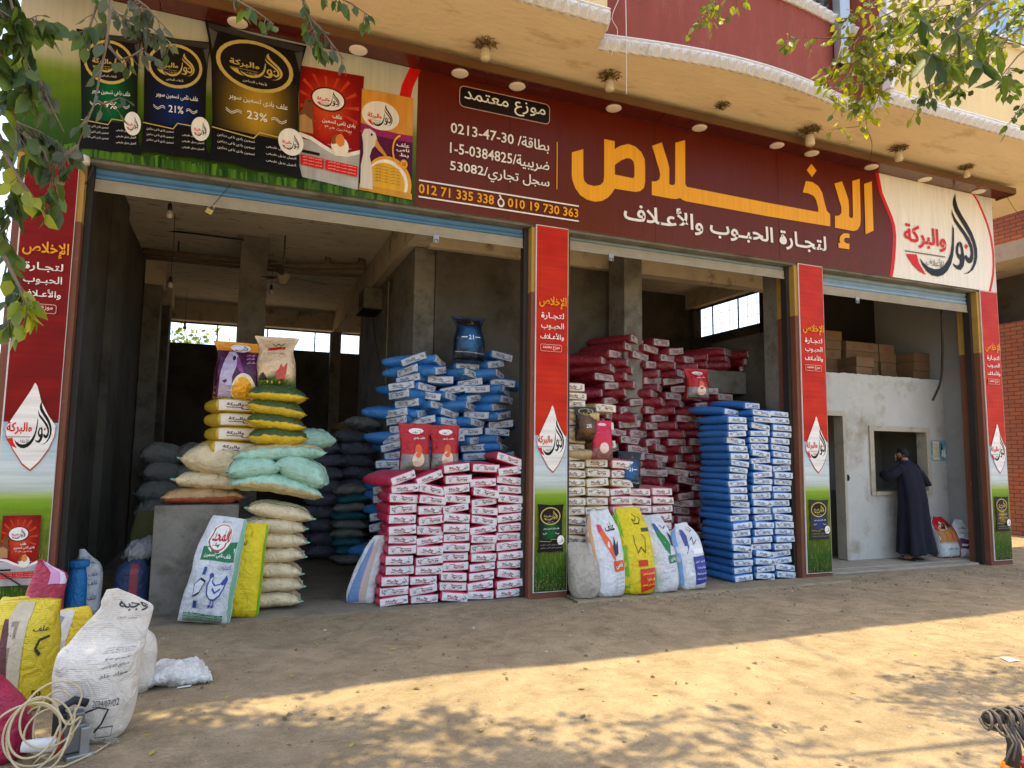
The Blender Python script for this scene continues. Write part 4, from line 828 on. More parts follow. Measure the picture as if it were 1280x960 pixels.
cable('hanging_wire', [oz(1083, 160, 6.15), oy(1090, 180, -0.6), oy(1087, 205, -0.25)], 0.004, mIron, 'fine dark wire looping from the soffit down to a sign lamp')
cable('hanging_wire', [oy(1256, 242, -0.28), oy(1266, 258, -0.1), oy(1275, 270, 0.1)], 0.004, mIron, 'fine dark wire drooping from the alley end of the sign')
# flood lamp and wires at the left pillar
t = empty('flood_lamp', oy(104, 202, -0.08), 0, 'small white flood lamp tied to the left pillar below the sign', 'lamp')
mb = MB(); mb.lathe([(0.03, 0.06), (0.05, 0.05), (0.06, 0.0), (0.055, -0.02), (0.0, -0.022)], n=14); mb.build('shade', mWhiteP, t); mb = MB(); mb.tube([(0.05, 0, 0), (0.09, -0.02, -0.04), (0.06, 0, -0.14), (0.02, 0.05, -0.2)], 0.006, 6); mb.tube([(-0.02, 0.07, 0.0), (0.0, 0.02, 0.03)], 0.008, 6); mb.build('wire', mBlack, t)
# padlock on a chain
t = empty('padlock', oy(263, 262, 0.06), 0, 'brass padlock dangling on a cord under the blue shutter', 'padlock'); t.rotation_euler = (0, R(25), 0)
mb = MB(); mb.box(-0.032, 0.032, -0.012, 0.012, -0.05, 0.005, bev=0.005); mb.build('body', mBrass, t); mb = MB(); mb.tube([(-0.022, 0, 0), (-0.024, 0, 0.035), (0, 0, 0.055), (0.024, 0, 0.035), (0.022, 0, 0.02)], 0.006, 6); mb.build('shackle', mSteel, t); mb = MB(); mb.tube([(0, 0, 0.05), (0.03, 0.02, 0.33), (0.035, 0.06, 0.40)], 0.004, 5); mb.build('cord', mIron, t)
# bulbs, fan, pipes, meter
def bulb(px, py, y, ztop, label):
    p = oy(px, py, y); t = empty('hanging_bulb', p, 0, label, 'light bulb', 'bare bulbs on flex in the widest bay'); mb = MB(); mb.lathe([(0.012, 0.03), (0.02, 0.02), (0.036, -0.02), (0.034, -0.045), (0.018, -0.06), (0, -0.063)], n=12); mb.build('glass', mBulb, t)
    mb = MB(); mb.lathe([(0.008, 0.11), (0.022, 0.10), (0.024, 0.03), (0.015, 0.025)], n=10); mb.build('socket', mBlack, t); mb = MB(); mb.tube([(0, 0, 0.1), (0.01, 0, (ztop-p.z)*0.5), (0, 0, ztop-p.z)], 0.004, 5); mb.build('flex', mIron, t)
bulb(212, 266, 0.9, 4.95, 'bare bulb hanging just inside the blue shutter'); bulb(213, 355, 3.2, 4.95, 'bare bulb on a long flex left of the lone pillar'); bulb(339, 364, 4.6, 4.95, 'bare bulb beside the ceiling fan'); bulb(231, 408, 8.0, 4.95, 'small dark bulb hanging against the far window')
mFanB = M('dusty_fan_metal', (0.10, 0.085, 0.065), 0.6, 0.2, 6)
p = oy(354, 346, 3.6); t = empty('ceiling_fan', p, R(12), 'dusty grey three bladed ceiling fan hanging on a long rod', 'ceiling fan')
mb = MB(); mb.tube([(0, 0, 0.06), (0, 0, 4.95-p.z)], 0.014, 8); mb.build('rod', mFanB, t); mb = MB(); mb.lathe([(0.03, 0.09), (0.06, 0.06), (0.10, 0.03), (0.105, -0.02), (0.08, -0.05), (0.06, -0.12), (0.0, -0.125)], n=18); mb.build('motor', mRail, t)
for k in range(3):
    mb = MB(); m_ = Matrix.Rotation(R(120*k+8), 4, 'Z') @ Matrix.Rotation(R(10), 4, 'X'); mb.box(0.09, 0.2, -0.02, 0.02, 0.0, 0.012, 0, m_); mb.add([m_ @ Vector(v) for v in ((0.18, -0.05, 0.006), (0.72, -0.07, 0.0), (0.74, 0.0, 0.0), (0.72, 0.07, 0.0), (0.18, 0.05, 0.006))] + [m_ @ Vector(v) for v in ((0.18, -0.05, 0.016), (0.72, -0.07, 0.010), (0.74, 0.0, 0.010), (0.72, 0.07, 0.010), (0.18, 0.05, 0.016))], [(4, 3, 2, 1, 0), (5, 6, 7, 8, 9), (0, 1, 6, 5), (1, 2, 7, 6), (2, 3, 8, 7), (3, 4, 9, 8), (4, 0, 5, 9)]); mb.build('blade', mFanB, t)
t = empty('ceiling_pipes', (0, 4.6, 4.7), 0, 'pair of old drain pipes slung below the ceiling with bent joints', 'pipes')
mb = MB(); mb.tube([(-1.5, 0, 0.02), (0.9, 0, 0.05), (1.5, -0.1, 0.10), (1.95, -0.2, 0.12)], 0.055, 10); mb.tube([(1.3, -0.05, 0.09), (1.32, -0.05, 0.24)], 0.06, 10); mb.tube([(1.85, -0.2, 0.12), (1.87, -0.2, 0.24)], 0.065, 10); mb.build('pipe', mRust, t); mb = MB(); mb.tube([(-1.5, 0.1, -0.05), (1.0, 0.1, -0.03), (1.9, 0.0, 0.0)], 0.03, 8); mb.build('pipe', mRust, t); mb = MB(); mb.tube([(0.6, 0, -0.02), (0.6, 0, 0.25)], 0.012, 6); mb.tube([(-1.0, 0, -0.02), (-1.0, 0, 0.25)], 0.012, 6); mb.build('hanger', mIron, t)
cable('ceiling_cable', [oy(198, 287, 4.2), oy(250, 293, 3.9), oy(305, 300, 3.78)], 0.014, mBlack, 'black cable sagging from the side pillar to the lone pillar')
p = ox(462, 376, 2.0); t = empty('meter_box', p, 0, 'grey electric meter box high on the concrete pillar', 'meter box')
mb = MB(); mb.box(-0.14, 0.16, -0.28, 0.28, -0.19, 0.17, bev=0.01); mb.build('case', mConc, t); mb = MB(); mb.box(-0.17, 0.17, -0.33, 0.33, -0.215, -0.192); mb.build('shelf', mIron, t)
for dy in (-0.2, -0.07, 0.06): mb = MB(); mb.box(-0.155, -0.142, dy, dy+0.09, -0.1, 0.12); mb.build('breaker', mDark, t)
cable('wall_cable', [ox(486, 352, 2.14), ox(484, 420, 2.14), ox(482, 480, 2.13)], 0.012, mRail, 'pale conduit running down the concrete pillar below the meter')
cable('wall_cable', [ox(465, 392, 2.12), ox(470, 430, 2.11), ox(478, 470, 2.11)], 0.006, mBlack, 'thin black wire dropping from the meter box')
cable('office_hose', [oy(1177, 388, 0.3), oy(1178, 440, 0.5), oy(1176, 475, 0.6), oy(1170, 492, 0.55), oy(1166, 500, 0.5)], 0.018, mIron, 'dark hose end curling down over the office wall', 'hose', 8)
# ================================================================== sacks
ORD = 'zeroth first second third fourth fifth sixth seventh eighth ninth tenth eleventh twelfth thirteenth fourteenth fifteenth sixteenth seventeenth eighteenth nineteenth twentieth'.split()
ORD += ['twenty-'+w for w in ORD[1:10]] + ['thirtieth']
mPink = plastic('pink_red_film', (0.50, 0.022, 0.075), 0.34, 0.12, 0.55)
mBlue = plastic('blue_film', (0.03, 0.17, 0.44), 0.36, 0.12, 0.5)
mCrim = plastic('crimson_film', (0.20, 0.009, 0.020), 0.33, 0.15, 0.6)
mTan = plastic('cream_tan_film', (0.50, 0.36, 0.17), 0.4, 0.10, 0.5)
mEnd = printed('printed_sack_end', 0.42, 0.4, crease=0.25)
INKW = S(214, 212, 208)
def brick_mesh(kind, seed, L=0.60, W=0.335, H=0.105, endtint=INKW, logodark=INK, logored=S(120, 22, 34), flip=False, skew=0.0, puff=1.0, droop=0.0):
    rr = random.Random(seed); ph = [rr.uniform(0, 50) for _ in range(4)]; hw, hh = W/2*0.985, H/2
    sag = rr.uniform(-0.012, 0.006); tilt = rr.uniform(-0.05, 0.05); dr = droop*rr.uniform(-0.4, 1.2)
    def warp(x, y, z):
        z2 = z + sag*math.sin(math.pi*min(1, max(0, y/L))) + x*tilt + (0.007+droop*0.25)*nz(x*4, y*4, ph[0]) - dr*max(0, y/L-0.25)**2 ; x2 = x + 0.006*nz(z*9, y*5, ph[1]) + z*skew
        return Vector((x2, y, z2+hh))
    st = [(0.0, 1.0, 0.95, 5), (0.03, 1.01, 1.0, 4), (0.10, 1.03, 1.0+0.22*puff, 2.7), (0.22, 1.04, 1.0+0.36*puff, 2.4), (0.36, 1.04, 1.0+0.36*puff, 2.4), (0.48, 1.03, 1.0+0.3*puff, 2.5), (0.57, 1.0, 1.0+0.05*puff, 3), (0.60, 0.97, 0.72, 3.2)]
    n = 20; rings = []
    for y, kw, kh, e in st:
        ring = []
        for k in range(n):
            t = 2*math.pi*k/n; c, s_ = math.cos(t), math.sin(t)
            ring.append(warp(hw*kw*math.copysign(abs(c)**(2/e), c), y/0.60*L, hh*kh*math.copysign(abs(s_)**(2/e), s_)))
        rings.append(ring)
    body = MB(); body.rings(rings, 0, True)
    # printed end, slightly bulged, wrapped a little over the edge
    shr = rr.uniform(-0.14, 0.14); cf = rr.uniform(0.6, 1.4)
    def front(u, v, h):   # u, v in -1..1
        v = v*(1-abs(shr)*0.6)+shr*u
        x = hw*(0.05+0.93*u); z = hh*0.80*v; y = -0.006 - 0.012*(1-u*u)*(1-v*v) - h + 0.005*cf*nz(u*2.5, v*2, ph[2]) + 0.004*cf*nz(u*6, v*3, ph[2]+7)
        return warp(x, y, z)
    a = Art(); a.grid(-1, -1, 1, 1, lambda u, v: lerp(endtint, (0.35, 0.33, 0.31), 0.25*max(0, nz(u*1.6, v*1.2, ph[3])) + (0.12 if abs(v) > 0.85 else 0)), 8, 4)
    d = -1 if flip else 1
    lg = Art(); lg.logo(0.04, 0.12, 0.96, 0.9, logodark, logored, logodark, words=False, res=1)
    # the mark sits right, its red word left, a thin rule below (turned round on sacks laid the other way)
    for pts, k in LOGO:
        if k != 'grey': a.poly([(d*(0.02+0.88*x), d*(-0.80+1.60*y)) for x, y in pts], {'dark': logodark, 'red': logored}[k])
    if not flip: a.text('والبركة', -0.66, -0.22, 0.20, 0.52, logored, 0.035, 1)
    else:
        for V, Fc in text_shape('والبركة', 0.035, 1)[0]: a.push([(-(-0.66+0.86*x), -(-0.22+0.74*y)) for x, y in V], Fc, logored)
    a.line([(-0.66*d, -0.38*d), (0.12*d, -0.38*d)], 0.05, logored, 0.35)
    cap = MB(); a.put(cap, front, lift=0.00025)
    g = 8; rim = [front(u, v, 0.0) for u, v in [(-1+2*i/g, -1) for i in range(g)] + [(1, -1+2*i/4) for i in range(4)] + [(1-2*i/g, 1) for i in range(g)] + [(-1, 1-2*i/4) for i in range(4)]]
    back = [Vector((p.x*1.0+(0.0035 if p.x > 0 else -0.0035)*0, 0.022, p.z)) for p in rim]; m = len(rim)
    ctr = Vector((0, 0, hh)); back = [Vector((ctr.x+(p.x-ctr.x)*1.035, 0.020, ctr.z+(p.z-ctr.z)*1.09)) for p in back]
    cap.add(rim+back, [(i, (i+1) % m, (i+1) % m+m, i+m) for i in range(m)], 0, True, endtint)
    return body, cap
KINDS = {}
def brick_kind(kind, mat, tint, **kw):
    KINDS[kind] = []
    for s in range(6):
        b, c = brick_mesh(kind, s*13+len(kind), endtint=tint, flip=(s % 2 == 1), **kw)
        KINDS[kind].append((b.mesh(kind, mat), c.mesh('printed_end', mEnd)))
brick_kind('pink_feed_sack', mPink, S(222, 214, 214))
brick_kind('blue_feed_sack', mBlue, S(196, 202, 210), H=0.105, L=0.72, puff=1.5, droop=0.035, logored=S(60, 60, 80))
brick_kind('crimson_feed_sack', mCrim, S(170, 158, 154), W=0.38, H=0.12, L=0.74, puff=1.6, droop=0.03)
brick_kind('cream_feed_sack', mTan, S(222, 214, 198))
brick_kind('rose_edged_sack', plastic('rose_film', (0.55, 0.16, 0.16), 0.4, 0.1, 0.5), S(226, 214, 208))
brick_kind('azure_feed_sack', plastic('azure_film', (0.03, 0.16, 0.46), 0.36, 0.1, 0.5), S(204, 212, 220), H=0.092, W=0.34, logored=S(40, 60, 110))
brick_kind('yellow_feed_sack', plastic('yellow_film', (0.62, 0.42, 0.03), 0.4, 0.1, 0.5), S(230, 222, 208), W=0.47, H=0.15, L=0.42, logodark=S(30, 22, 50), logored=S(80, 40, 80))
_rb = random.Random(21)
def place_brick(kind, x, y, z, rz, label, group, cat='feed sack', rx=0.0, ry=0.0, scale=(1, 1, 1), v=None):
    b, c = KINDS[kind][_rb.randrange(6) if v is None else v]
    o = link(kind, b, None, (x, y, z), (rx, ry, rz)); o.scale = scale; link('printed_end', c, o); return tag(o, label, cat, group)

# ---- the pink stack in front
G = 'pink sacks stacked in the doorway'
PX0, PW = 1.48, 0.331; ntop = [12, 12, 13, 13, 14]
for c in range(5):
    z = 0.0
    for r in range(ntop[c]):
        sz = _rb.uniform(0.93, 1.07); h = 0.1065*sz; lean = (0.03*max(0, min(r-3, 6))/6 if c < 2 else 0.0) + (0.05 if r > 2 else 0.0)*(1-c/4)
        lab = 'pink sack, %s from the floor in the %s' % (ORD[r+1], ['leftmost column of the doorway stack', 'second column of the doorway stack', 'middle column of the doorway stack', 'fourth column of the doorway stack', 'doorway column by the post'][c])
        place_brick('pink_feed_sack', PX0+PW*(c+0.5)+lean+_rb.uniform(-0.014, 0.014), 0.12+_rb.uniform(-0.02, 0.03)-0.0*r, z, _rb.uniform(-0.05, 0.05), lab, G, ry=_rb.choice((-1, -1, 1, 0))*_rb.uniform(0, 0.12)*(1 if c else 0.3), scale=(_rb.uniform(0.95, 1.0), 1, sz))
        z += h
for i, (c, dz, dx, rz, ry, w) in enumerate(((0, 0.0, 0.08, 0.35, -0.24, 'slumped over the left end'), (1, 0.0, 0.05, 0.1, -0.30, 'tilted beside the red pouches'), (2, 0.0, 0.02, 0.12, -0.12, 'lying flat in front of the red pouches'), (3, 0.0, 0.03, -0.05, 0.03, 'on the taller right part'), (4, 0.0, -0.02, -0.1, 0.22, 'sliding towards the steel post'))):
    place_brick('pink_feed_sack', PX0+PW*(c+0.5)+dx, 0.14, 0.107*ntop[c]+0.02+dz, rz, 'loose pink sack atop the doorway stack, '+w, G, ry=ry)

# ---- the blue heap behind it
G = 'blue sacks heaped behind the pink stack'
def heap(kind, rows, x0f, x1f, y, zstep, z0, words, group, yaw, pitch=0.36, jump=None, ydep=0.0):
    for r in range(rows):
        xa, xb = x0f(r), x1f(r)
        if xb-xa < 0.25: continue
        n = max(1, int(round((xb-xa)/pitch)))
        for k in range(n):
            x = xa+(xb-xa)*(k+0.5)/n
            if jump and jump(r, k, n, x): continue
            rz, rx, ry = yaw(r, k, n)
            place_brick(kind, x+_rb.uniform(-0.03, 0.03), y(r)+_rb.uniform(-0.04, 0.04), z0+r*zstep+_rb.uniform(-0.01, 0.01), rz, words(r, k, n), group, rx=rx, ry=ry)
def yaw_blue(r, k, n):
    if k == 0: return (_rb.choice((-0.75, -0.95, -0.6))+_rb.uniform(-0.15, 0.15), 0, -0.16+_rb.uniform(-0.05, 0.05))
    a = _rb.choice((-0.45, 0.0, 0.7, 0.9, 0.55, -0.25)); return (a+_rb.uniform(-0.08, 0.08), _rb.uniform(-0.05, 0.05), 0.15*math.sin(r*1.1+k*2)+_rb.uniform(-0.07, 0.07))
heap('blue_feed_sack', 26, lambda r: 1.40+0.010*r+(0.07 if r % 3 == 0 else 0), lambda r: 3.30, lambda r: 0.88-0.003*r, 0.103, 0.0,
     lambda r, k, n: 'blue sack in the heap behind the pink ones, %s layer up, %s in its layer' % (ORD[r+1], ORD[k+1]), G, yaw_blue, 0.37, jump=lambda r, k, n, x: r < 9 and k > 1)
for i, (x, z, rz, ry, w) in enumerate(((1.98, 2.72, -0.5, -0.30, 'peaked like a roof at the heap summit'), (2.30, 2.70, 0.9, 0.20, 'sloping down from the summit'), (2.66, 2.66, 0.05, 0.03, 'under the foil pouch'), (3.05, 2.72, 0.5, -0.22, 'topmost beside the steel post'), (3.12, 2.83, 0.2, 0.1, 'highest of all, half behind the post'))):
    place_brick('blue_feed_sack', x, 0.86, z, rz, 'blue sack '+w, G, ry=ry)

# ---- the azure stack in the middle bay
G = 'azure sacks stacked at the right of the middle bay'
AX = [6.10, 6.45, 6.80]; an = [23, 24, 24]
for c in range(3):
    z = 0.0
    for r in range(an[c]):
        st = 0.05*(1 if r > 7 else 0) if c == 0 else 0
        lab = 'azure sack, %s from the floor in the %s of the tall stack' % (ORD[r+1], ['left column', 'middle column', 'pillar side column'][c])
        sz = _rb.uniform(0.9, 1.1); place_brick('azure_feed_sack', AX[c]+0.17-st*0.6+_rb.uniform(-0.016, 0.016)+0.02*math.sin(r*0.9+c), 0.10+_rb.uniform(-0.025, 0.025), z, _rb.uniform(-0.05, 0.05)+(0.04 if c == 0 else 0), lab, G, ry=_rb.uniform(-0.06, 0.08), scale=(_rb.uniform(0.95, 1.02), 1, sz))
        z += 0.0945*sz
place_brick('azure_feed_sack', 6.30, 0.3, 2.19, 0.28, 'azure sack laid askew on the top left of the tall even stack', G, rx=0.08)
place_brick('azure_feed_sack', 6.62, 0.25, 2.29, 0.22, 'azure sack perched askew on the very top of the tall even stack', G, rx=0.06)

# ---- cream and rose sacks in the middle bay
G = 'cream sacks stacked at the left of the middle bay'
CX = [3.78, 4.11, 4.45]; cn = [23, 20, 14]
for c in range(3):
    z = 0.0
    for r in range(cn[c]):
        sz = _rb.uniform(0.9, 1.1); side = c == 1 and r >= 14
        lab = 'cream sack, %s from the floor in the %s' % (ORD[r+1], ['column beside the green banner', 'second column right of the green banner', 'third column right of the green banner'][c])
        kd = 'cream_feed_sack' if c < 2 or r % 4 == 3 else 'rose_edged_sack'
        if kd == 'rose_edged_sack': lab = 'rose edged sack, %s from the floor in the third column of the middle bay' % ORD[r+1]
        place_brick(kd, CX[c]+0.08+_rb.uniform(-0.015, 0.015)+(0.12 if side and r % 2 else 0), 0.25+_rb.uniform(-0.02, 0.02), z, _rb.uniform(-0.05, 0.05)+((1.25 if r % 2 == 0 else 0.15) if side else 0), lab, G if kd[0] == 'c' else 'rose edged sacks in the middle bay', ry=_rb.uniform(-0.06, 0.06), scale=(_rb.uniform(0.94, 1.0), 1, sz))
        z += 0.1105*sz
G = 'rose edged sacks in the middle bay'
for c in range(2):
    for r in range(11):
        place_brick('rose_edged_sack', 4.86+0.345*c+_rb.uniform(-0.012, 0.012), 0.36+_rb.uniform(-0.02, 0.02), r*0.111, _rb.uniform(-0.05, 0.05), 'rose edged sack, %s from the floor in the %s column of the short stack' % (ORD[r+1], ['left', 'right'][c]), G, ry=_rb.uniform(-0.05, 0.05))

# ---- the crimson wall of sacks
G = 'crimson sacks heaped high in the middle bay'
def yaw_c(r, k, n): return (_rb.choice((0.1, 0.55, 0.65, 0.8, 0.45, 0.9, -0.5, 0.2))+_rb.uniform(-0.12, 0.12), _rb.uniform(-0.05, 0.05), 0.10*math.sin(r*0.8+k*1.7)+_rb.uniform(-0.06, 0.06))
heap('crimson_feed_sack', 27, lambda r: 4.55+(0.15 if r % 2 else 0)+(0.0 if r > 8 else 0.6), lambda r: 6.55+(0.12 if r % 2 else 0), lambda r: 1.00+0.004*r, 0.111, 0.0,
     lambda r, k, n: 'crimson sack in the high heap, %s layer up, %s in its layer' % (ORD[r+1], ORD[k+1]), G, yaw_c, 0.40, jump=lambda r, k, n, x: r < 6 and k == 0)
for r in range(3):
    n = 4-r
    for k in range(n):
        rz, rx, ry = yaw_c(r, k, n); place_brick('crimson_feed_sack', 4.95+0.42*k+0.2*r+_rb.uniform(-.05, .05), 1.10, 27*0.111+r*0.112, rz*0.6, 'crimson sack on the crest of the high heap, crest layer %s, %s along' % (['one', 'two', 'three'][r], ORD[k+1]), G, ry=ry)
for r in range(3):
    for k in range(4):
        if r == 2 and k < 1: continue
        rz, rx, ry = yaw_c(r, k, 4); place_brick('crimson_feed_sack', 6.75+0.40*k+_rb.uniform(-.04, .04), 1.36+_rb.uniform(-.03, .03), 2.975+r*0.112, rz, 'crimson sack above the concrete ledge, ledge layer %s, %s along' % (['one', 'two', 'three'][r], ORD[k+1]), G, ry=ry*0.7)
for r in range(4):
    place_brick('crimson_feed_sack', 6.72+0.06*(r % 2), 1.0, 2.1+r*0.118, _rb.uniform(-0.3, 0.3), 'crimson sack jutting under the concrete ledge, %s of four from below' % ORD[r+1], G, ry=_rb.uniform(-.1, .1))

# ---- pillow shaped woven sacks
def pillow_mesh(seed, L=0.72, W=0.42, H=0.17, wrinkle=1.0, bend=0.0, seam=True):
    rr = random.Random(seed); ph = rr.uniform(0, 60); nu, nv = 40, 22; mb = MB(); idx = {}
    def P(u, v, top):
        e = (max(0, 1-abs(u)**3.2)**0.62)*(max(0, 1-abs(v)**2.6)**0.55); z = (H*0.52 if top else -H*0.48)*e
        w = 1-0.10*abs(u)**6+0.05*abs(u)**10; x = L/2*u*(1-0.05*(1-abs(v)**2)*abs(u)**4); y = W/2*v*w*(0.94+0.06*abs(v))
        wr = 0.014*wrinkle*(1-e*0.5)*nz(u*9, v*2.4, ph+(3 if top else 0)) + 0.014*wrinkle*nz(u*2.2, v*2.2, ph+9) + 0.022*wrinkle*nz(u*7, v*7, ph+14)*abs(u)**2 + 0.006*wrinkle*nz(u*12, v*10, ph+31)
        z += wr + bend*(1-u*u) - 0.03*abs(u)**3*H/0.17*0.6 + 0.02*rr_k*u
        if seam: z += 0.0
        return (x, y+0.008*nz(u*3, v, ph+20), z+H*0.5)
    rr_k = rr.uniform(-1, 1)
    for top in (True, False):
        for j in range(nv+1):
            for i in range(nu+1):
                u, v = -1+2*i/nu, -1+2*j/nv; edge = i in (0, nu) or j in (0, nv)
                if not top and edge: idx[(i, j, False)] = idx[(i, j, True)]; continue
                idx[(i, j, top)] = len(mb.v); mb.v.append(P(u, v, top))
    for top in (True, False):
        for j in range(nv):
            for i in range(nu):
                q = [idx[(i, j, top)], idx[(i+1, j, top)], idx[(i+1, j+1, top)], idx[(i, j+1, top)]]
                mb.f.append(tuple(q if top else reversed(q))); mb.mi.append(0); mb.sm.append(True)
    mb.P = P; return mb
mCream = woven('cream_woven_sack', (0.70, 0.58, 0.36), 0.6, 260); mMint = woven('mint_woven_sack', (0.38, 0.62, 0.49), 0.55, 260); mBrown = woven('brown_woven_sack', (0.44, 0.28, 0.13), 0.6, 260)
mSlate = woven('slate_blue_woven_sack', (0.15, 0.16, 0.20), 0.6, 260); mGreyS = woven('pale_grey_woven_sack', (0.30, 0.31, 0.29), 0.6, 260); mTeal = plastic('teal_film', (0.02, 0.17, 0.22), 0.35)
mSeam = M('dark_stitching', (0.10, 0.10, 0.06), 0.8); mTie = M('green_tie', (0.16, 0.42, 0.30), 0.6); mYel = plastic('yellow_film_side', (0.70, 0.48, 0.015), 0.4); mGrn = plastic('dark_green_foil', (0.035, 0.085, 0.03), 0.3)
mStripe = woven('pale_yellow_stripe', (0.62, 0.52, 0.25), 0.6, 260); mRuss = M('russet_band', (0.36, 0.10, 0.045), 0.7)
def seam_on(pm, v, mat, o, r=0.0055):
    mb = MB(); mb.tube([Vector(pm.P(-0.96+1.92*i/24, v, True))+Vector((0, math.copysign(0.003, v), -0.002)) for i in range(25)], r, 5); mb.build('seam', mat, o)
def band_on(pm, v0, v1, mat, o, name='stripe', top=True):
    mb = MB(); n = 52; m = 12
    vs = [Vector(pm.P(-0.97+1.94*i/n, v0+(v1-v0)*(j/m)**2, top))+Vector((0, -0.006*(1-j/m)-0.001, (0.006 if top else -0.006)*(j/m)+0.001)) for i in range(n+1) for j in range(m+1)]
    mb.add(vs, [((m+1)*i+k, (m+1)*(i+1)+k, (m+1)*(i+1)+k+1, (m+1)*i+k+1) for i in range(n) for k in range(m)], 0, True); mb.build(name, mat, o)
def ears(pm, mat, o, L):
    mb = MB()
    for s in (-1, 1):
        p = Vector(pm.P(s*0.99, -0.92, True)); mb.tube([p+Vector((-s*0.02, 0.01, 0)), p+Vector((s*0.012, -0.01, 0.002)), p+Vector((s*0.03, -0.02, 0.006))], [0.014, 0.012, 0.006], 6)
    mb.build('corner_tie', mat, o)
def pillow(name, mat, x, y, z, rz, label, group=None, seed=1, L=0.72, W=0.42, H=0.17, rx=0, ry=0, bend=0.0, wr=1.0, seam=None, tie=None, band=None, text=None, cat='sack'):
    pm = pillow_mesh(seed, L, W, H, wr, bend); o = link(name, pm.mesh(name, mat), None, (x, y, z), (rx, ry, rz)); tag(o, label, cat, group)
    hb = MB(); hn = 16
    for s in (-1, 1):   # stitched hem at both ends
        hv = []
        for k in range(hn+1):
            p = Vector(pm.P(s, -0.86+1.72*k/hn, True)); q = nz(k*0.7, s*3, seed); hv += [p-Vector((s*0.012, 0, -0.004)), p+Vector((s*(0.022+0.006*q), 0.004*q, 0.010*q))]
        hb.add(hv, [(2*k, 2*k+1, 2*k+3, 2*k+2) for k in range(hn)], 0, True)
    hb.build('hem', mat, o)
    if seam is not None: seam_on(pm, seam, mSeam, o)
    if tie: ears(pm, tie, o, L)
    if band: band_on(pm, band[0], band[1], band[2], o, top=(len(band) < 4))
    if text:
        a = Art()
        for t, x0, y0, x1, y1, c in text:
            if t == '●': a.ell((x0+x1)/2, (y0+y1)/2, (x1-x0)/2, (y1-y0)/2, c)
            else: a.text(t, x0, y0, x1, y1, c, 0.01, 1)
        mb = a.put(MB(), lambda u, v, h: Vector(pm.P(u, v, True))+Vector((0, -0.0025, 0.0025+h)), chop=0.08, lift=0.0003); mb.build('print', mEnd, o)
    return o
# left pile: concrete block with brown and cream sacks
bk = MB(); bk.box(-0.72, 0.07, 0.45, 1.15, -0.01, 1.07, bev=0.02)
for i, v in enumerate(bk.v): bk.v[i] = (v[0]+0.008*nz(v[0]*3, v[2]*3, 1), v[1]+0.008*nz(v[0]*3, v[2]*3, 5), v[2]+0.006*nz(v[0]*4, v[1]*4, 9))
tag(bk.build('concrete_block', mConc), 'waist high concrete block carrying the brown and cream sacks', 'concrete block')
pillow('brown_sack', mBrown, -0.29, 0.76, 1.06, 0.05, 'brown woven sack with a russet edge lying straight on the concrete block', 'woven sacks on the concrete block', 3, 0.80, 0.55, 0.185, band=(-0.998, -0.6, mRuss, 0), text=(('علف', -0.75, -0.35, -0.45, 0.25, INK),))
pillow('cream_sack', mCream, -0.22, 0.72, 1.215, -0.06, 'cream woven sack between the brown sack and the topmost cream one', 'woven sacks on the concrete block', 4, 0.68, 0.5, 0.20, seam=-0.5, tie=mTie)
pillow('cream_sack', mCream, -0.18, 0.66, 1.36, -0.10, 'plump cream woven sack bulging right under the white ended yellow bags', 'woven sacks on the concrete block', 5, 0.70, 0.55, 0.33, ry=0.20, seam=-0.55, tie=mTie)
for r in range(4):
    place_brick('yellow_feed_sack', -0.015+(0.03 if r in (1, 2) else 0)+0.008*r, 0.50, 1.585+r*0.150, 0.36+0.03*(-1)**r, 'yellow sack with a wide white printed end, %s of the four from below' % ORD[r+1], 'yellow sacks with white ends', rx=0.0, v=0, scale=(0.98, 1, 0.93), ry=0.06 if r == 0 else 0.0)
# column of cream sacks on the floor
for r in range(7):
    zz = 0.0+r*0.150
    pillow('cream_sack', mCream, 0.42+(0.02 if r % 2 else 0)+(0.05 if r == 6 else 0)+(-0.04 if r == 5 else 0), 0.55, zz, -0.04, 'cream woven sack, %s from the floor in the column behind the yellow sack' % ORD[r+1], 'cream woven sacks in a column', 20+r, 0.68 if r > 3 else 0.60, 0.5, 0.185, ry=0.05+0.09*(r == 6)+0.05*(r == 5), seam=-0.62, tie=mTie, wr=0.8)
GM = 'mint woven sacks'
pillow('mint_sack', mMint, 0.42, 0.52, 1.13, -0.03, 'long mint sack with a pale yellow stripe drooping over the cream column', GM, 31, 0.94, 0.6, 0.22, ry=0.12, bend=0.05, band=(-0.998, -0.5, mStripe, 0), text=(('علف', -0.5, -0.1, -0.3, 0.3, INK), ('كتاكيت', -0.1, -0.1, 0.12, 0.3, INK)))
pillow('mint_sack', mMint, 0.19, 0.46, 1.33, 0.10, 'short mint sack lying left over the striped mint sack', GM, 32, 0.52, 0.5, 0.24, ry=-0.12, seam=-0.3)
pillow('mint_sack', mMint, 0.64, 0.44, 1.29, -0.25, 'mint sack slumped at the right end, its corner hanging down', GM, 33, 0.56, 0.52, 0.28, ry=0.42, seam=-0.3)
pillow('mint_sack', mMint, 0.45, 0.56, 1.51, 0.02, 'long mint sack with a red stamp directly under the yellow and green bags', GM, 34, 0.94, 0.58, 0.20, band=(-0.86, -0.3, mStripe), ry=-0.05, text=(('تسمين', -0.6, -0.55, -0.35, -0.25, INK), ('●', -0.14, -0.62, 0.04, -0.18, S(150, 40, 40))))
pillow('teal_grey_sack', mMint, 0.78, 0.95, 1.64, 0.3, 'mint sack half hidden behind the yellow and green bags', GM, 35, 0.5, 0.5, 0.25)
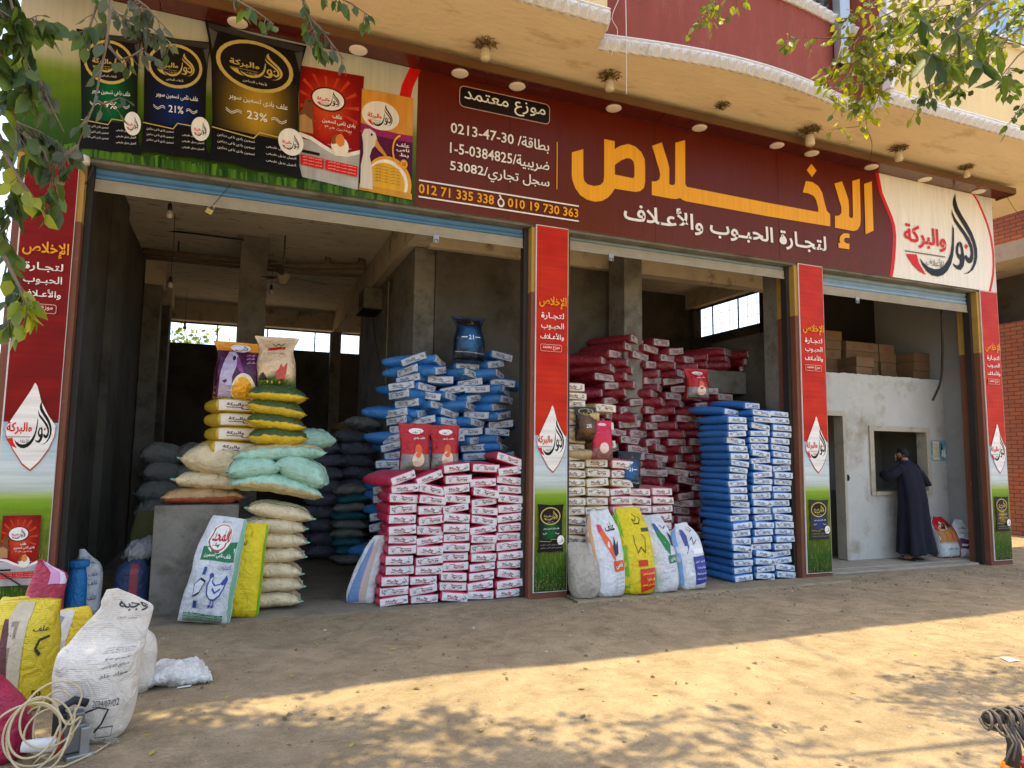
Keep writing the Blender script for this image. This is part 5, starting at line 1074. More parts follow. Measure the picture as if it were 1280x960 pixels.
for r in range(4):
    o = pillow('green_topped_sack', mYel, 0.385+(0.03 if r == 0 else 0), 0.50, 1.69+r*0.148, -0.04+0.03*(r % 2), 'yellow sack with a dark green foil top, %s of the four from below' % ORD[r+1], 'yellow sacks with green tops', 40+r, 0.60, 0.46, 0.19, ry=0.06, wr=0.9)
    pm = pillow_mesh(40+r, 0.60, 0.46, 0.19, 0.9, 0.0); band_on(pm, -0.998, -0.25, mGrn, o, 'foil_top')
# slate pile further in, grey teal sacks in front of it, pale ones at the far left, yellow ones far back
rs = random.Random(5)
for c in range(2):
    for r in range(9 if c == 0 else 10):
        pillow('slate_sack', mSlate, 1.30+0.46*c+rs.uniform(-.06, .06), 3.75+0.15*c, r*0.195, rs.uniform(-.3, .3), 'slate blue woven sack, %s from the floor in the %s column of the inner pile' % (ORD[r+1], ['outer', 'inner'][c]), 'slate blue sacks in the inner pile', 60+r+20*c, 0.62, 0.5, 0.23, wr=1.4)
for r in range(9):
    pillow('grey_film_sack', mTeal if r in (1, 2, 5, 7) else mGreyS, 1.62+rs.uniform(-.04, .04), 3.05, r*0.125, rs.uniform(-.25, .25), '%s sack, %s from the floor in the column before the slate pile' % ('teal film' if r in (1, 2, 5, 7) else 'pale grey', ORD[r+1]), 'grey and teal sacks before the slate pile', 90+r, 0.48, 0.42, 0.155, wr=1.2)
pillow('grey_film_sack', mGreyS, 1.85, 3.7, 1.98, 0.3, 'pale grey sack folded on top of the slate pile', 'grey and teal sacks before the slate pile', 101, 0.5, 0.45, 0.2, wr=1.6)
for r in range(6):
    for c in range(2): pillow('pale_sack', mGreyS, -1.05+0.52*c+rs.uniform(-.05, .05), 4.6, r*0.30*0.93, rs.uniform(-.2, .2), 'dim pale sack at the far left, %s up in the %s column' % (ORD[r+1], ['wall side', 'aisle side'][c]), 'pale sacks by the left wall', 110+r+10*c, 0.62, 0.5, 0.33, wr=1.5)
mOch = woven('ochre_woven_sack', (0.34, 0.22, 0.07), 0.6, 260)
for r in range(9): pillow('ochre_sack', mOch, 2.28+rs.uniform(-.06, .06), 8.3, r*0.25, rs.uniform(-.3, .3), 'ochre sack far back behind the meter pillar, %s from the floor' % ORD[r+1], 'ochre sacks far back', 130+r, 0.6, 0.5, 0.28, wr=1.4)

# ---- standing sacks and pouches
class Stand:
    """upright sack: stations (z, half width, half depth, roundness, shift x, shift y) lofted; prints follow its front"""
    def __init__(s, st, seed=0, wr=1.0, n=36, m=26): s.st = st; s.ph = seed*3.7; s.wr = wr; s.n = n; s.m = m
    def at(s, t):
        st = s.st; q = t*(len(st)-1); i = min(int(q), len(st)-2); f = q-i
        g = lambda k: st[k]; p0, p1, p2, p3 = st[max(i-1, 0)], st[i], st[i+1], st[min(i+2, len(st)-1)]
        out = []
        for a, b, c, d in zip(p0, p1, p2, p3):
            v = 0.5*((2*b)+(-a+c)*f+(2*a-5*b+4*c-d)*f*f+(-a+3*b-3*c+d)*f**3); lo, hi = min(b, c), max(b, c); v = max(lo-(hi-lo)*0.12, min(hi+(hi-lo)*0.12, v)); out.append(v)
        return out
    def ring(s, t):
        z, hw, hd, e, dx, dy = s.at(t); r = []
        for k in range(s.n):
            a = 2*math.pi*k/s.n; c, q = math.cos(a), math.sin(a); x = hw*math.copysign(abs(c)**(2/e), c); y = hd*math.copysign(abs(q)**(2/e), q)
            wv = s.wr*(0.010*nz(x*5, z*5, s.ph+y*3)+0.006*nz(x*16, z*9, s.ph+5+y*3)); r.append(Vector((x+dx+wv*0.4, y+dy+wv*(1 if hd > 0.02 else 0.7), z+wv*0.5*(1 if t > 0.05 else 0))))
        return r
    def body(s): mb = MB(); mb.rings([s.ring(i/s.m) for i in range(s.m+1)], 0, True); return mb
    def front(s, u, t, h=0):
        z, hw, hd, e, dx, dy = s.at(t); u = max(-0.985, min(0.985, u)); x = hw*u; y = -hd*max(0, 1-abs(u)**e)**(1/e)
        wv = s.wr*(0.010*nz(x*5, z*5, s.ph+y*3)+0.006*nz(x*16, z*9, s.ph+5+y*3)); nx = 0.5*u*abs(u)**3
        return Vector((x+dx+wv*0.4+nx*(h+0.003), y+dy+wv*(1 if hd > 0.02 else 0.7)-0.004-h, z+wv*0.5))
def stand(name, S_, mat, loc, rz, label, group=None, prints=None, rx=0, ry=0, cat='sack', chop=0.09, printmat=None, pn='print'):
    o = link(name, S_.body().mesh(name, mat), None, loc, (rx, ry, rz)); tag(o, label, cat, group)
    if prints: mb = prints.put(MB(), lambda u, v, h: S_.front(u*2-1, v, h), chop=chop, lift=0.0004); mb.build(pn, printmat or mEnd, o)
    return o
mWhiteW = woven('white_woven_sack', (0.66, 0.67, 0.68), 0.5, 260); mYelW = woven('yellow_woven_sack', (0.72, 0.56, 0.01), 0.5, 260); mGreyW = woven('greige_woven_sack', (0.40, 0.36, 0.29), 0.6, 240)
def hen(a, cx, cy, s, col, lw=0.012):
    f = lambda pts: [(cx+x*s, cy+y*s*0.46) for x, y in pts]
    a.poly(f([(-0.9, 0.95), (-0.7, 1.05), (-0.5, 0.9), (-0.42, 0.5), (-0.1, 0.35), (0.35, 0.45), (0.75, 0.95), (0.95, 0.7), (0.85, 0.2), (0.6, -0.3), (0.2, -0.6), (-0.3, -0.6), (-0.7, -0.25), (-0.85, 0.3), (-0.78, 0.7)]), col)
    a.poly(f([(-0.74, 0.92), (-0.62, 0.96), (-0.52, 0.85), (-0.5, 0.45), (-0.15, 0.26), (0.35, 0.36), (0.74, 0.82), (0.82, 0.66), (0.72, 0.2), (0.5, -0.22), (0.15, -0.48), (-0.28, -0.48), (-0.6, -0.18), (-0.74, 0.3), (-0.68, 0.7)]), S(206, 208, 214))
    a.line(f([(-0.3, 0.12), (0.1, -0.1), (0.5, 0.15)]), lw, col); a.line(f([(-0.1, -0.58), (-0.15, -1.0), (-0.35, -1.05)]), lw*1.4, col); a.line(f([(0.15, -0.58), (0.15, -1.0), (-0.05, -1.05)]), lw*1.4, col); a.ell(cx-0.66*s, cy+0.83*s*0.46, 0.05*s, 0.05*s, col, 8)
# white sack with the hen, leaning on the block
Bl, Gn = S(40, 62, 140), S(20, 110, 64)
a = Art(); a.poly([(0.965, 0.0), (1.0, 0.0), (1.0, 0.92), (0.93, 0.95), (0.90, 0.6), (0.93, 0.3)], S(120, 180, 150))
a.poly([(0.16, 0.50), (0.88, 0.50), (0.88, 0.63), (0.16, 0.585)], Gn); a.ell(0.46, 0.665, 0.27, 0.125, WHITE); a.ell(0.46, 0.665, 0.24, 0.110, S(190, 50, 56)); a.ell(0.46, 0.665, 0.215, 0.098, WHITE)
a.poly([(0.24, 0.60), (0.21, 0.68), (0.26, 0.735), (0.30, 0.70), (0.27, 0.65)], Gn); a.text('المجد', 0.29, 0.60, 0.66, 0.73, S(176, 30, 44), 0.015, 1); a.text('مصنع', 0.36, 0.80, 0.60, 0.83, S(70, 80, 90), 0, 1); a.text('علف نامى تسمين', 0.22, 0.515, 0.82, 0.55, WHITE, 0.02, 1)
hen(a, 0.64, 0.33, 0.21, Bl); a.text('كتكوت', 0.58, 0.445, 0.86, 0.485, S(80, 96, 150), 0, 1)
a.poly([(0.20, 0.36), (0.30, 0.40), (0.42, 0.385), (0.36, 0.31), (0.24, 0.28)], INK); a.poly([(0.215, 0.36), (0.30, 0.388), (0.40, 0.376), (0.35, 0.32), (0.25, 0.295)], S(206, 208, 214)); a.rect(0.29, 0.415, 0.36, 0.46, Bl); a.rect(0.27, 0.21, 0.34, 0.26, Bl)
for k in range(5): a.rect(0.12, 0.155-0.026*k, 0.86, 0.173-0.026*k, Gn if k < 3 else S(110, 120, 120)); 
for k in range(3): a.text('علف نامى تسمين دواجن بداية نهاية', 0.14, 0.158-0.026*k, 0.84, 0.170-0.026*k, WHITE, 0.02, 1)
a.text('صنع فى مصر', 0.2, 0.03, 0.8, 0.048, S(190, 50, 56), 0.02, 1)
St = Stand([(0.0, 0.255, 0.035, 3, 0, 0), (0.06, 0.26, 0.10, 2.7, 0, 0), (0.26, 0.25, 0.14, 2.4, 0.0, 0), (0.50, 0.235, 0.13, 2.4, 0.015, 0), (0.74, 0.225, 0.10, 2.3, 0.015, 0.01), (0.94, 0.205, 0.055, 2.2, 0.03, 0.03), (1.05, 0.19, 0.03, 2.2, 0.04, 0.05), (1.085, 0.17, 0.012, 2.2, 0.04, 0.055)], 2, 2.0, 40, 36)
stand('hen_sack', St, mWhiteW, (-0.20, 0.0, 0.0), R(-10), 'white sack with a blue hen and green band leaning on the concrete block', None, a, rx=R(-8), ry=R(7)).scale = (0.91, 0.95, 0.92)
a = Art(); a.poly([(0.93, 0.02), (1.0, 0.02), (1.0, 0.95), (0.93, 0.93), (0.95, 0.5)], S(120, 180, 30)); a.text('ذرة صفراء'.replace('ذ', 'د').replace('ء', ''), 0.1, 0.62, 0.5, 0.70, INK, 0.02, 1); a.text('علف', 0.1, 0.5, 0.4, 0.56, INK, 0.02, 1)
St = Stand([(0.0, 0.17, 0.05, 3, 0, 0), (0.08, 0.18, 0.10, 2.5, 0, 0), (0.35, 0.18, 0.12, 2.3, 0, 0), (0.65, 0.175, 0.10, 2.3, 0.0, 0.01), (0.84, 0.165, 0.05, 2.3, 0.02, 0.03), (0.90, 0.15, 0.02, 2.2, 0.03, 0.04)], 5)
stand('yellow_sack', St, mYelW, (0.12, 0.17, 0.0), R(-6), 'plain yellow sack standing behind the white hen sack', None, a, rx=R(-3), ry=R(3))
# five sacks on the pavement of the middle bay
def upright(h, w, d, lean=0.0, top=0.7, seed=1, bot=0.85):
    return Stand([(0.0, w*bot*0.86, d*0.42, 3.2, -0.01, 0), (0.04*h, w*bot, d*0.74, 3.0, -0.01, 0), (0.2*h, w*0.95, d*0.95, 2.7, -0.005, 0), (0.42*h, w*0.97, d*0.96, 2.7, 0.1*lean, 0.02), (0.62*h, w*0.96, d*0.84, 2.6, 0.35*lean, 0.04), (0.76*h, w*0.93, d*0.5, 2.4, 0.6*lean, 0.07), (0.88*h, w*(0.5+0.45*top), d*0.20, 2.0, lean, 0.10), (0.95*h, w*top, d*0.10, 2.0, lean*1.1, 0.11), (h, w*top*0.86, d*0.03, 2.2, lean*1.15, 0.12)], seed, 2.2, 40, 34)
GS = 'open necked sacks lined up before the cream stack'
stand('plain_sack', upright(0.62, 0.19, 0.15, 0.0, 0.85, 3, 0.7), mGreyW, (3.80, -0.16, 0), R(-8), 'plain greige sack without printing at the foot of the green banner', GS, None, rx=R(-4))
a = Art(); a.poly([(0.0, 0.03), (0.13, 0.02), (0.16, 0.4), (0.13, 0.75), (0.02, 0.92), (0.0, 0.6)], S(214, 160, 110)); a.poly([(0.30, 0.70), (0.44, 0.70), (0.56, 0.55), (0.72, 0.45), (0.70, 0.36), (0.56, 0.42), (0.40, 0.52)], S(224, 92, 30)); a.poly([(0.30, 0.70), (0.44, 0.70), (0.48, 0.64), (0.33, 0.61)], S(214, 56, 84)); a.text('علف', 0.56, 0.62, 0.86, 0.72, INK, 0.02, 1)
a.poly([(0.66, 0.46), (0.74, 0.56), (0.76, 0.48), (0.84, 0.52), (0.80, 0.42), (0.70, 0.40)], S(30, 34, 70)); a.poly(rrect(0.62, 0.30, 0.94, 0.37, 0.03), S(210, 80, 40)); a.text('نامى', 0.68, 0.315, 0.88, 0.36, WHITE, 0.02, 1)
for v in (0.24, 0.21, 0.18, 0.15): a.text('كتاكيت ١ج', 0.66, v, 0.90, v+0.02, S(90, 90, 96), 0, 1)
stand('printed_sack', upright(0.98, 0.215, 0.17, 0.0, 0.62, 4), mWhiteW, (4.13, -0.14, 0), R(-14), 'white sack with an orange side stripe and orange swoosh', GS, a, rx=R(-5), ry=R(-4))
a = Art(); a.poly([(0.0, 0.03), (0.20, 0.02), (0.22, 0.4), (0.15, 0.75), (0.03, 0.92), (0.0, 0.6)], S(120, 180, 40)); a.line([(0.60, 0.80), (0.70, 0.74), (0.62, 0.69), (0.54, 0.71), (0.58, 0.66), (0.72, 0.66), (0.80, 0.71), (0.74, 0.75)], 0.02, INK, 1.6); a.rect(0.72, 0.57, 0.95, 0.61, S(70, 70, 60)); a.line([(0.46, 0.55), (0.44, 0.46), (0.50, 0.40), (0.60, 0.44), (0.70, 0.40), (0.76, 0.50), (0.68, 0.55)], 0.014, INK, 1.6)
a.rect(0.48, 0.315, 0.74, 0.355, S(200, 44, 20)); a.poly([(0.52, 0.12), (0.97, 0.16), (0.97, 0.30), (0.50, 0.30)], S(200, 44, 20))
for v in (0.26, 0.22, 0.18): a.text('علف بادى تسمين', 0.56, v, 0.93, v+0.024, S(240, 214, 60), 0.02, 1)
stand('printed_sack', upright(1.02, 0.225, 0.18, -0.02, 0.72, 6), mYelW, (4.52, -0.15, 0), R(-16), 'bright yellow sack with a green side and red panel', GS, a, rx=R(-6), ry=R(-3))
a = Art(); a.poly([(0.0, 0.03), (0.20, 0.02), (0.24, 0.4), (0.20, 0.75), (0.05, 0.92), (0.0, 0.6)], S(130, 206, 176)); a.poly([(0.44, 0.76), (0.56, 0.76), (0.66, 0.62), (0.84, 0.48), (0.78, 0.40), (0.62, 0.46), (0.50, 0.58)], S(14, 120, 60)); a.poly([(0.44, 0.76), (0.56, 0.76), (0.62, 0.67), (0.50, 0.63)], S(40, 70, 160)); a.line([(0.7, 0.72), (0.78, 0.66), (0.9, 0.70)], 0.02, INK, 1.6); a.poly([(0.84, 0.62), (0.96, 0.56), (0.94, 0.46), (0.86, 0.48)], S(40, 44, 70)); a.poly(rrect(0.68, 0.34, 0.97, 0.40, 0.03), S(40, 110, 80)); a.text('بادى', 0.74, 0.35, 0.92, 0.39, WHITE, 0.02, 1)
stand('printed_sack', upright(0.92, 0.20, 0.17, 0.0, 0.6, 8), mWhiteW, (4.90, -0.14, 0), R(-18), 'white sack with a mint side stripe and green swoosh', GS, a, rx=R(-7), ry=R(-7))
a = Art(); a.poly([(0.0, 0.03), (0.18, 0.02), (0.20, 0.4), (0.16, 0.75), (0.05, 0.92), (0.0, 0.6)], S(130, 176, 222)); a.poly([(0.30, 0.78), (0.44, 0.76), (0.54, 0.66), (0.50, 0.52), (0.40, 0.44), (0.36, 0.6)], S(70, 80, 140)); a.line([(0.62, 0.78), (0.74, 0.72), (0.86, 0.76), (0.8, 0.82)], 0.018, INK, 1.6); a.line([(0.60, 0.60), (0.70, 0.64), (0.66, 0.54), (0.82, 0.60)], 0.016, INK, 1.6); a.rect(0.60, 0.44, 0.94, 0.49, WHITE); a.poly([(0.56, 0.16), (0.97, 0.18), (0.97, 0.42), (0.56, 0.42)], S(44, 54, 140)); 
for v in (0.36, 0.31, 0.26, 0.21): a.text('علف نامى بط ودواجن', 0.60, v, 0.93, v+0.026, WHITE, 0.01, 1)
stand('printed_sack', upright(0.80, 0.205, 0.17, 0.0, 0.45, 9), mWhiteW, (5.32, -0.10, 0), R(-18), 'white sack with a blue side stripe and navy panel', GS, a, rx=R(-5), ry=R(-5))
# foil pouches set up as samples
def pouch(w, h, d, seed, neck=0.78): return Stand([(0.0, w*0.92, 0.012, 3, 0, 0), (0.05*h, w*0.95, d*0.6, 2.6, 0, 0), (0.25*h, w*0.93, d, 2.3, 0, 0), (0.5*h, w*0.90, d*0.92, 2.3, 0, 0), (0.72*h, w*neck, d*0.6, 2.3, 0, 0.01), (0.86*h, w*(neck+1)/2, d*0.22, 2.2, 0, 0.02), (0.95*h, w*1.0, 0.010, 3, 0, 0.03), (h, w*1.04, 0.005, 3, 0, 0.03)], seed, 1.5)
def foil(name, col, rough=0.22, metal=0.5): return plastic(name, col, rough, 0.0, 0.9, 0.2, metal, 9)
GP = 'glossy sample pouches stood on the stacks'
mFoilInk = printed('printed_foil', 0.22, 0.5, crease=0.5, metal=0.25)
def pouch_art(kind):
    a = Art()
    if kind == 'orange':
        a.grid(0.01, 0.03, 0.99, 0.97, lambda u, v: S(214, 140, 20) if v > 0.68 else (S(70, 18, 60) if v > 0.1 else S(150, 90, 30)), 12, 16); a.ell(0.55, 0.76, 0.22, 0.10, S(222, 220, 220)); a.logo(0.40, 0.68, 0.72, 0.84, INK, S(60, 60, 90), INK, False, 1)
        a.poly([(0.10, 0.04), (0.12, 0.36), (0.18, 0.54), (0.28, 0.66), (0.42, 0.67), (0.50, 0.58), (0.46, 0.46), (0.38, 0.36), (0.40, 0.05)], S(180, 170, 196)); a.poly([(0.46, 0.58), (0.54, 0.56), (0.66, 0.38), (0.60, 0.36), (0.48, 0.46)], S(130, 60, 130)); a.ell(0.40, 0.56, 0.04, 0.03, INK, 10); a.ell(0.64, 0.22, 0.27, 0.18, S(226, 210, 170)); a.ell(0.62, 0.22, 0.22, 0.145, S(226, 160, 20))
        for v in (0.60, 0.55, 0.50): a.text('علف نامى', 0.72, v, 0.92, v+0.035, S(220, 150, 190), 0.02, 1)
    elif kind == 'beige':
        a.grid(0.01, 0.02, 0.99, 0.98, lambda u, v: lerp(S(60, 92, 34), S(214, 184, 146), max(0, min(1, (v-0.26+0.03*math.sin(u*9))*14))), 12, 16); a.poly([(0.25, 0.62), (0.5, 0.64), (0.75, 0.66), (0.74, 0.61), (0.5, 0.59), (0.24, 0.57)], S(186, 24, 24)); a.line([(0.40, 0.72), (0.46, 0.66), (0.54, 0.72), (0.60, 0.66), (0.70, 0.74)], 0.02, INK, 1.4); a.text('علف دواجن', 0.28, 0.53, 0.76, 0.555, S(90, 70, 50), 0, 1)
        a.poly([(0.52, 0.26), (0.48, 0.33), (0.56, 0.36), (0.62, 0.42), (0.68, 0.38), (0.78, 0.44), (0.76, 0.33), (0.72, 0.26)], S(190, 70, 56)); a.poly([(0.10, 0.24), (0.14, 0.31), (0.2, 0.33), (0.26, 0.28), (0.30, 0.24)], S(40, 44, 26)); 
        for x in (0.3, 0.42, 0.6): a.ell(x, 0.22, 0.02, 0.02, S(230, 190, 60), 8)
    elif kind == 'navy':
        a.grid(0.02, 0.03, 0.98, 0.97, lambda u, v: lerp((0.004, 0.008, 0.014), S(20, 96, 150), max(0, 1-abs(u-0.5)*2.1)*max(0, 1-((v-0.42)/0.26)**2)), 12, 14); a.ell(0.5, 0.72, 0.32, 0.10, (0.02, 0.012, 0.012)); a.ell(0.52, 0.72, 0.26, 0.075, S(40, 20, 22)); a.logo(0.38, 0.66, 0.66, 0.78, S(150, 130, 80), S(150, 60, 50), None, False, 1); a.text('21', 0.42, 0.40, 0.58, 0.46, WHITE, 0.02, 1); a.line([(0.2, 0.43), (0.38, 0.43)], 0.012, WHITE); a.line([(0.62, 0.43), (0.8, 0.43)], 0.012, WHITE); a.ell(0.82, 0.26, 0.1, 0.08, S(40, 50, 70)); a.line([(0.05, 0.24), (0.95, 0.22)], 0.012, S(140, 150, 160))
    elif kind == 'red':
        a.grid(0.02, 0.03, 0.98, 0.97, lambda u, v: S(170, 14, 20) if v > 0.36 else lerp(S(150, 150, 150), S(60, 70, 60), 0.5+0.5*nz(u*5, v*8, 1)), 12, 14); a.ell(0.52, 0.70, 0.24, 0.075, WHITE); a.logo(0.38, 0.645, 0.68, 0.755, INK, RED, INK, False, 1); a.text('علف بادى', 0.4, 0.54, 0.8, 0.58, WHITE, 0.02, 1); a.ell(0.55, 0.30, 0.2, 0.09, S(210, 190, 170)); a.ell(0.55, 0.40, 0.12, 0.08, S(210, 90, 40)); a.rect(0.05, 0.10, 0.95, 0.16, S(150, 20, 20))
    elif kind == 'brown':
        a.grid(0.02, 0.03, 0.98, 0.97, lambda u, v: lerp((0.02, 0.012, 0.008), S(110, 70, 24), max(0, 1-abs(u-0.5)*2)*max(0, 1-((v-0.4)/0.25)**2)), 12, 12); a.ell(0.5, 0.72, 0.36, 0.13, GOLD); a.ell(0.5, 0.72, 0.32, 0.11, (0.01, 0.01, 0.01)); a.logo(0.3, 0.63, 0.72, 0.82, GOLD, GOLD, GOLD, False, 1); a.text('23%', 0.38, 0.36, 0.64, 0.42, WHITE, 0.02, 1)
    elif kind == 'rose':
        a.grid(0.02, 0.03, 0.98, 0.97, lambda u, v: S(196, 20, 56) if v > 0.34 else lerp(S(170, 110, 110), S(70, 40, 30), 0.5+0.5*nz(u*5, v*8, 4)), 12, 12); a.ell(0.52, 0.76, 0.2, 0.06, S(220, 190, 190)); a.ell(0.5, 0.30, 0.22, 0.08, S(220, 200, 190))
    return a
def sample(kind, mat, x, y, z, w, h, rz, label, d=0.11, neck=0.8, ry=0): return stand(kind+'_pouch', pouch(w, h, d, len(kind)*2+3, neck), mat, (x, y, z), rz, label, GP, pouch_art(kind), ry=ry, cat='feed pouch', printmat=mFoilInk, chop=0.07)
sample('orange', foil('orange_foil', (0.5, 0.25, 0.03)), -0.02, 0.56, 2.17, 0.245, 0.62, R(3), 'orange and purple pouch with a duck on the white ended yellow sacks')
sample('beige', foil('beige_foil', (0.55, 0.42, 0.28), 0.4, 0.1), 0.37, 0.56, 2.28, 0.225, 0.60, R(-3), 'beige pouch with a red hen on the green topped sacks', 0.12, 0.78)
sample('navy', foil('navy_foil', (0.01, 0.05, 0.09)), 2.63, 0.72, 2.77, 0.215, 0.56, R(-4), 'dark navy pouch standing on the summit of the blue heap', 0.13, 0.74)
sample('red', foil('red_foil', (0.42, 0.012, 0.02)), 1.89, 0.34, 1.40, 0.19, 0.56, R(4), 'red pouch beside the blue heap, left of the pair on the pink stack', 0.08, 0.93)
sample('red', foil('red_foil_bright', (0.48, 0.015, 0.02)), 2.24, 0.34, 1.42, 0.175, 0.53, R(-3), 'red pouch with a chick, right of the pair on the pink stack', 0.08, 0.93)
sample('brown', foil('brown_foil', (0.05, 0.028, 0.012)), 3.98, 0.16, 1.80, 0.155, 0.42, R(2), 'brown and gold pouch leaning in the cream stack by the green banner', 0.07, 0.9)
sample('rose', foil('rose_foil', (0.45, 0.02, 0.08)), 4.19, 0.14, 1.58, 0.15, 0.48, R(-2), 'rose red pouch propped against the tan sacks', 0.07, 0.88)
sample('navy', foil('teal_foil', (0.01, 0.13, 0.22)), 4.66, 0.30, 1.22, 0.15, 0.46, R(-20), 'teal pouch slumped beside the rose edged sacks', 0.09, 0.85, ry=R(4))
sample('red', foil('crimson_foil', (0.3, 0.012, 0.02)), 5.98, 0.62, 2.42, 0.19, 0.44, R(-6), 'crimson pouch standing in a gap of the crimson heap', 0.10, 0.9)
# two sacks by the office wall
a = Art(); a.grid(0.02, 0.02, 0.98, 0.98, lambda u, v: S(176, 14, 22) if (v < 0.12 or u > 0.84 or v > 0.5+0.3*u) else (S(190, 198, 200) if v < 0.34 else (S(170, 120, 60) if v < 0.62 else S(90, 26, 20))), 14, 16); a.poly([(0.14, 0.58), (0.4, 0.74), (0.66, 0.70), (0.5, 0.56), (0.2, 0.52)], S(206, 200, 170)); a.poly([(0.22, 0.57), (0.42, 0.68), (0.56, 0.66), (0.44, 0.57)], S(50, 40, 20)); a.poly([(0.16, 0.40), (0.3, 0.50), (0.5, 0.46), (0.7, 0.44), (0.6, 0.38), (0.3, 0.36)], S(206, 120, 50)); a.text('علف دواجن', 0.24, 0.24, 0.7, 0.29, S(70, 110, 130), 0.01, 1); a.poly([(0.44, 0.40), (0.62, 0.38), (0.60, 0.47)], S(214, 60, 90))
stand('printed_sack', upright(0.66, 0.205, 0.12, -0.05, 0.5, 12, 0.95), mWhiteW, (10.97, 0.64, 0.03), R(-10), 'red and white sack with pictures of food standing by the office wall', 'sacks by the office wall', a, rx=R(-4))
a = Art(); a.text('علف', 0.3, 0.62, 0.7, 0.68, S(90, 40, 90), 0.02, 1); a.poly([(0.12, 0.28), (0.88, 0.28), (0.88, 0.40), (0.12, 0.44)], S(90, 50, 90)); a.rect(0.2, 0.32, 0.8, 0.35, WHITE); a.rect(0.15, 0.52, 0.85, 0.55, S(150, 170, 190))
stand('printed_sack', upright(0.60, 0.15, 0.11, 0.0, 0.5, 14, 0.9), mWhiteW, (11.27, 0.60, 0.03), R(-20), 'narrow white sack with a purple band in the corner of the office wall', 'sacks by the office wall', a)
# folded sheet of sacks leaning on the pink stack, rolls and sacks inside the left pillar
a = Art(); a.poly([(0.05, 0.04), (0.5, 0.03), (0.45, 0.7), (0.3, 0.9)], S(110, 140, 180)); a.poly([(0.5, 0.03), (0.62, 0.03), (0.55, 0.9), (0.45, 0.7)], S(206, 170, 176)); a.poly([(0.62, 0.03), (0.75, 0.03), (0.68, 0.9), (0.55, 0.9)], S(190, 180, 150))
stand('folded_sack', Stand([(0, 0.15, 0.05, 3, 0, 0), (0.08, 0.16, 0.07, 2.6, 0, 0), (0.35, 0.14, 0.06, 2.4, 0.06, 0), (0.6, 0.10, 0.04, 2.3, 0.14, 0.02), (0.72, 0.06, 0.015, 2, 0.19, 0.03)], 7, 2.0), mWhiteW, (1.35, 0.42, 0), R(-25), 'folded clear and blue sack leaning on the left side of the pink stack', None, a)
mBlueT = plastic('bright_blue_roll', (0.01, 0.16, 0.42), 0.4)
stand('blue_roll', Stand([(0, 0.10, 0.09, 2, 0, 0), (0.03, 0.115, 0.11, 2, 0, 0), (0.4, 0.11, 0.105, 2, 0, 0), (0.53, 0.085, 0.08, 2, 0, 0), (0.56, 0.11, 0.10, 2, 0.01, 0), (0.62, 0.115, 0.10, 2, 0.01, 0)], 3, 0.8), mBlueT, (-1.335, 0.42, 0), 0, 'bright blue wrapped roll standing inside the left pillar').scale = (0.8, 0.8, 0.92)
a = Art()
for v in (0.72, 0.64, 0.5, 0.42, 0.3): a.text('علف مصر', 0.3, v, 0.9, v+0.05, S(40, 44, 60), 0, 1)
stand('white_sack', Stand([(0, 0.10, 0.09, 2.3, 0, 0), (0.05, 0.16, 0.14, 2.3, 0, 0), (0.35, 0.18, 0.15, 2.3, 0, 0), (0.6, 0.16, 0.12, 2.3, 0, 0), (0.75, 0.06, 0.04, 2, -0.05, 0), (0.82, 0.03, 0.02, 2, -0.08, 0)], 9), mWhiteW, (-1.30, 0.70, 0), 0, 'white printed sack behind the bright blue roll', None, a).scale = (0.75, 0.8, 0.78)
a = Art(); a.rect(0.45, 0.1, 0.68, 0.75, S(150, 60, 70))
stand('navy_sack', Stand([(0, 0.13, 0.12, 2.1, 0, 0), (0.04, 0.16, 0.15, 2.1, 0, 0), (0.3, 0.165, 0.155, 2.1, 0, 0), (0.42, 0.16, 0.15, 2.1, 0, 0), (0.5, 0.10, 0.08, 2, 0.02, 0), (0.55, 0.07, 0.04, 2, 0.04, 0)], 10), woven('navy_woven_sack', (0.035, 0.06, 0.14), 0.5), (-0.90, 0.75, 0), 0, 'navy woven sack with a red stripe left of the concrete block', None, a)
pillow('clear_bag', plastic('clear_grey_film', (0.28, 0.28, 0.28), 0.25), -0.82, 0.82, 0.50, 0.3, 'crumpled grey plastic bag on the navy sack', None, 150, 0.34, 0.3, 0.2, wr=3.0, cat='plastic bag')
stand('olive_sack', Stand([(0, 0.12, 0.10, 2.2, 0, 0), (0.1, 0.16, 0.14, 2.2, 0, 0), (0.4, 0.17, 0.14, 2.2, 0, 0), (0.7, 0.15, 0.1, 2.2, 0, 0), (0.95, 0.10, 0.03, 2, 0, 0)], 11), M('olive_sack_cloth', (0.10, 0.10, 0.03), 0.8), (-0.87, 1.35, 0), 0, 'dim olive sack half hidden behind the concrete block')
# ================================================================== the office bay
t = empty('wall_poster', (11.165, 0.888, 1.78), 0, 'blue poster with a cream list pinned on the office wall beside the window', 'poster')
a = Art(); a.grid(-0.19, -0.17, 0.19, 0.17, lambda x, z: lerp(S(30, 110, 150), S(150, 190, 206), 0.5+0.8*nz(x*14, z*14, 2)), 12, 10); a.rect(-0.135, -0.16, 0.02, 0.155, S(222, 210, 170))
for k in range(7): a.text('سعر العلف اليوم', -0.12, 0.10-0.036*k, 0.005, 0.12-0.036*k, S(110, 90, 60), 0.02, 1)
a.poly([(0.05, -0.1), (0.09, 0.06), (0.11, -0.02), (0.15, 0.04), (0.17, -0.12)], S(230, 232, 230)); a.poly([(0.04, 0.0), (0.07, 0.13), (0.10, 0.02)], S(30, 34, 44))
mb = a.put(MB(), lambda x, z, h: (x, -0.004-h, z), lift=0.0004); mb.build('print', mVinylR, t); mb = MB(); mb.box(-0.19, 0.19, -0.0035, 0.004, -0.17, 0.17); mb.build('sheet', mWhiteP, t)
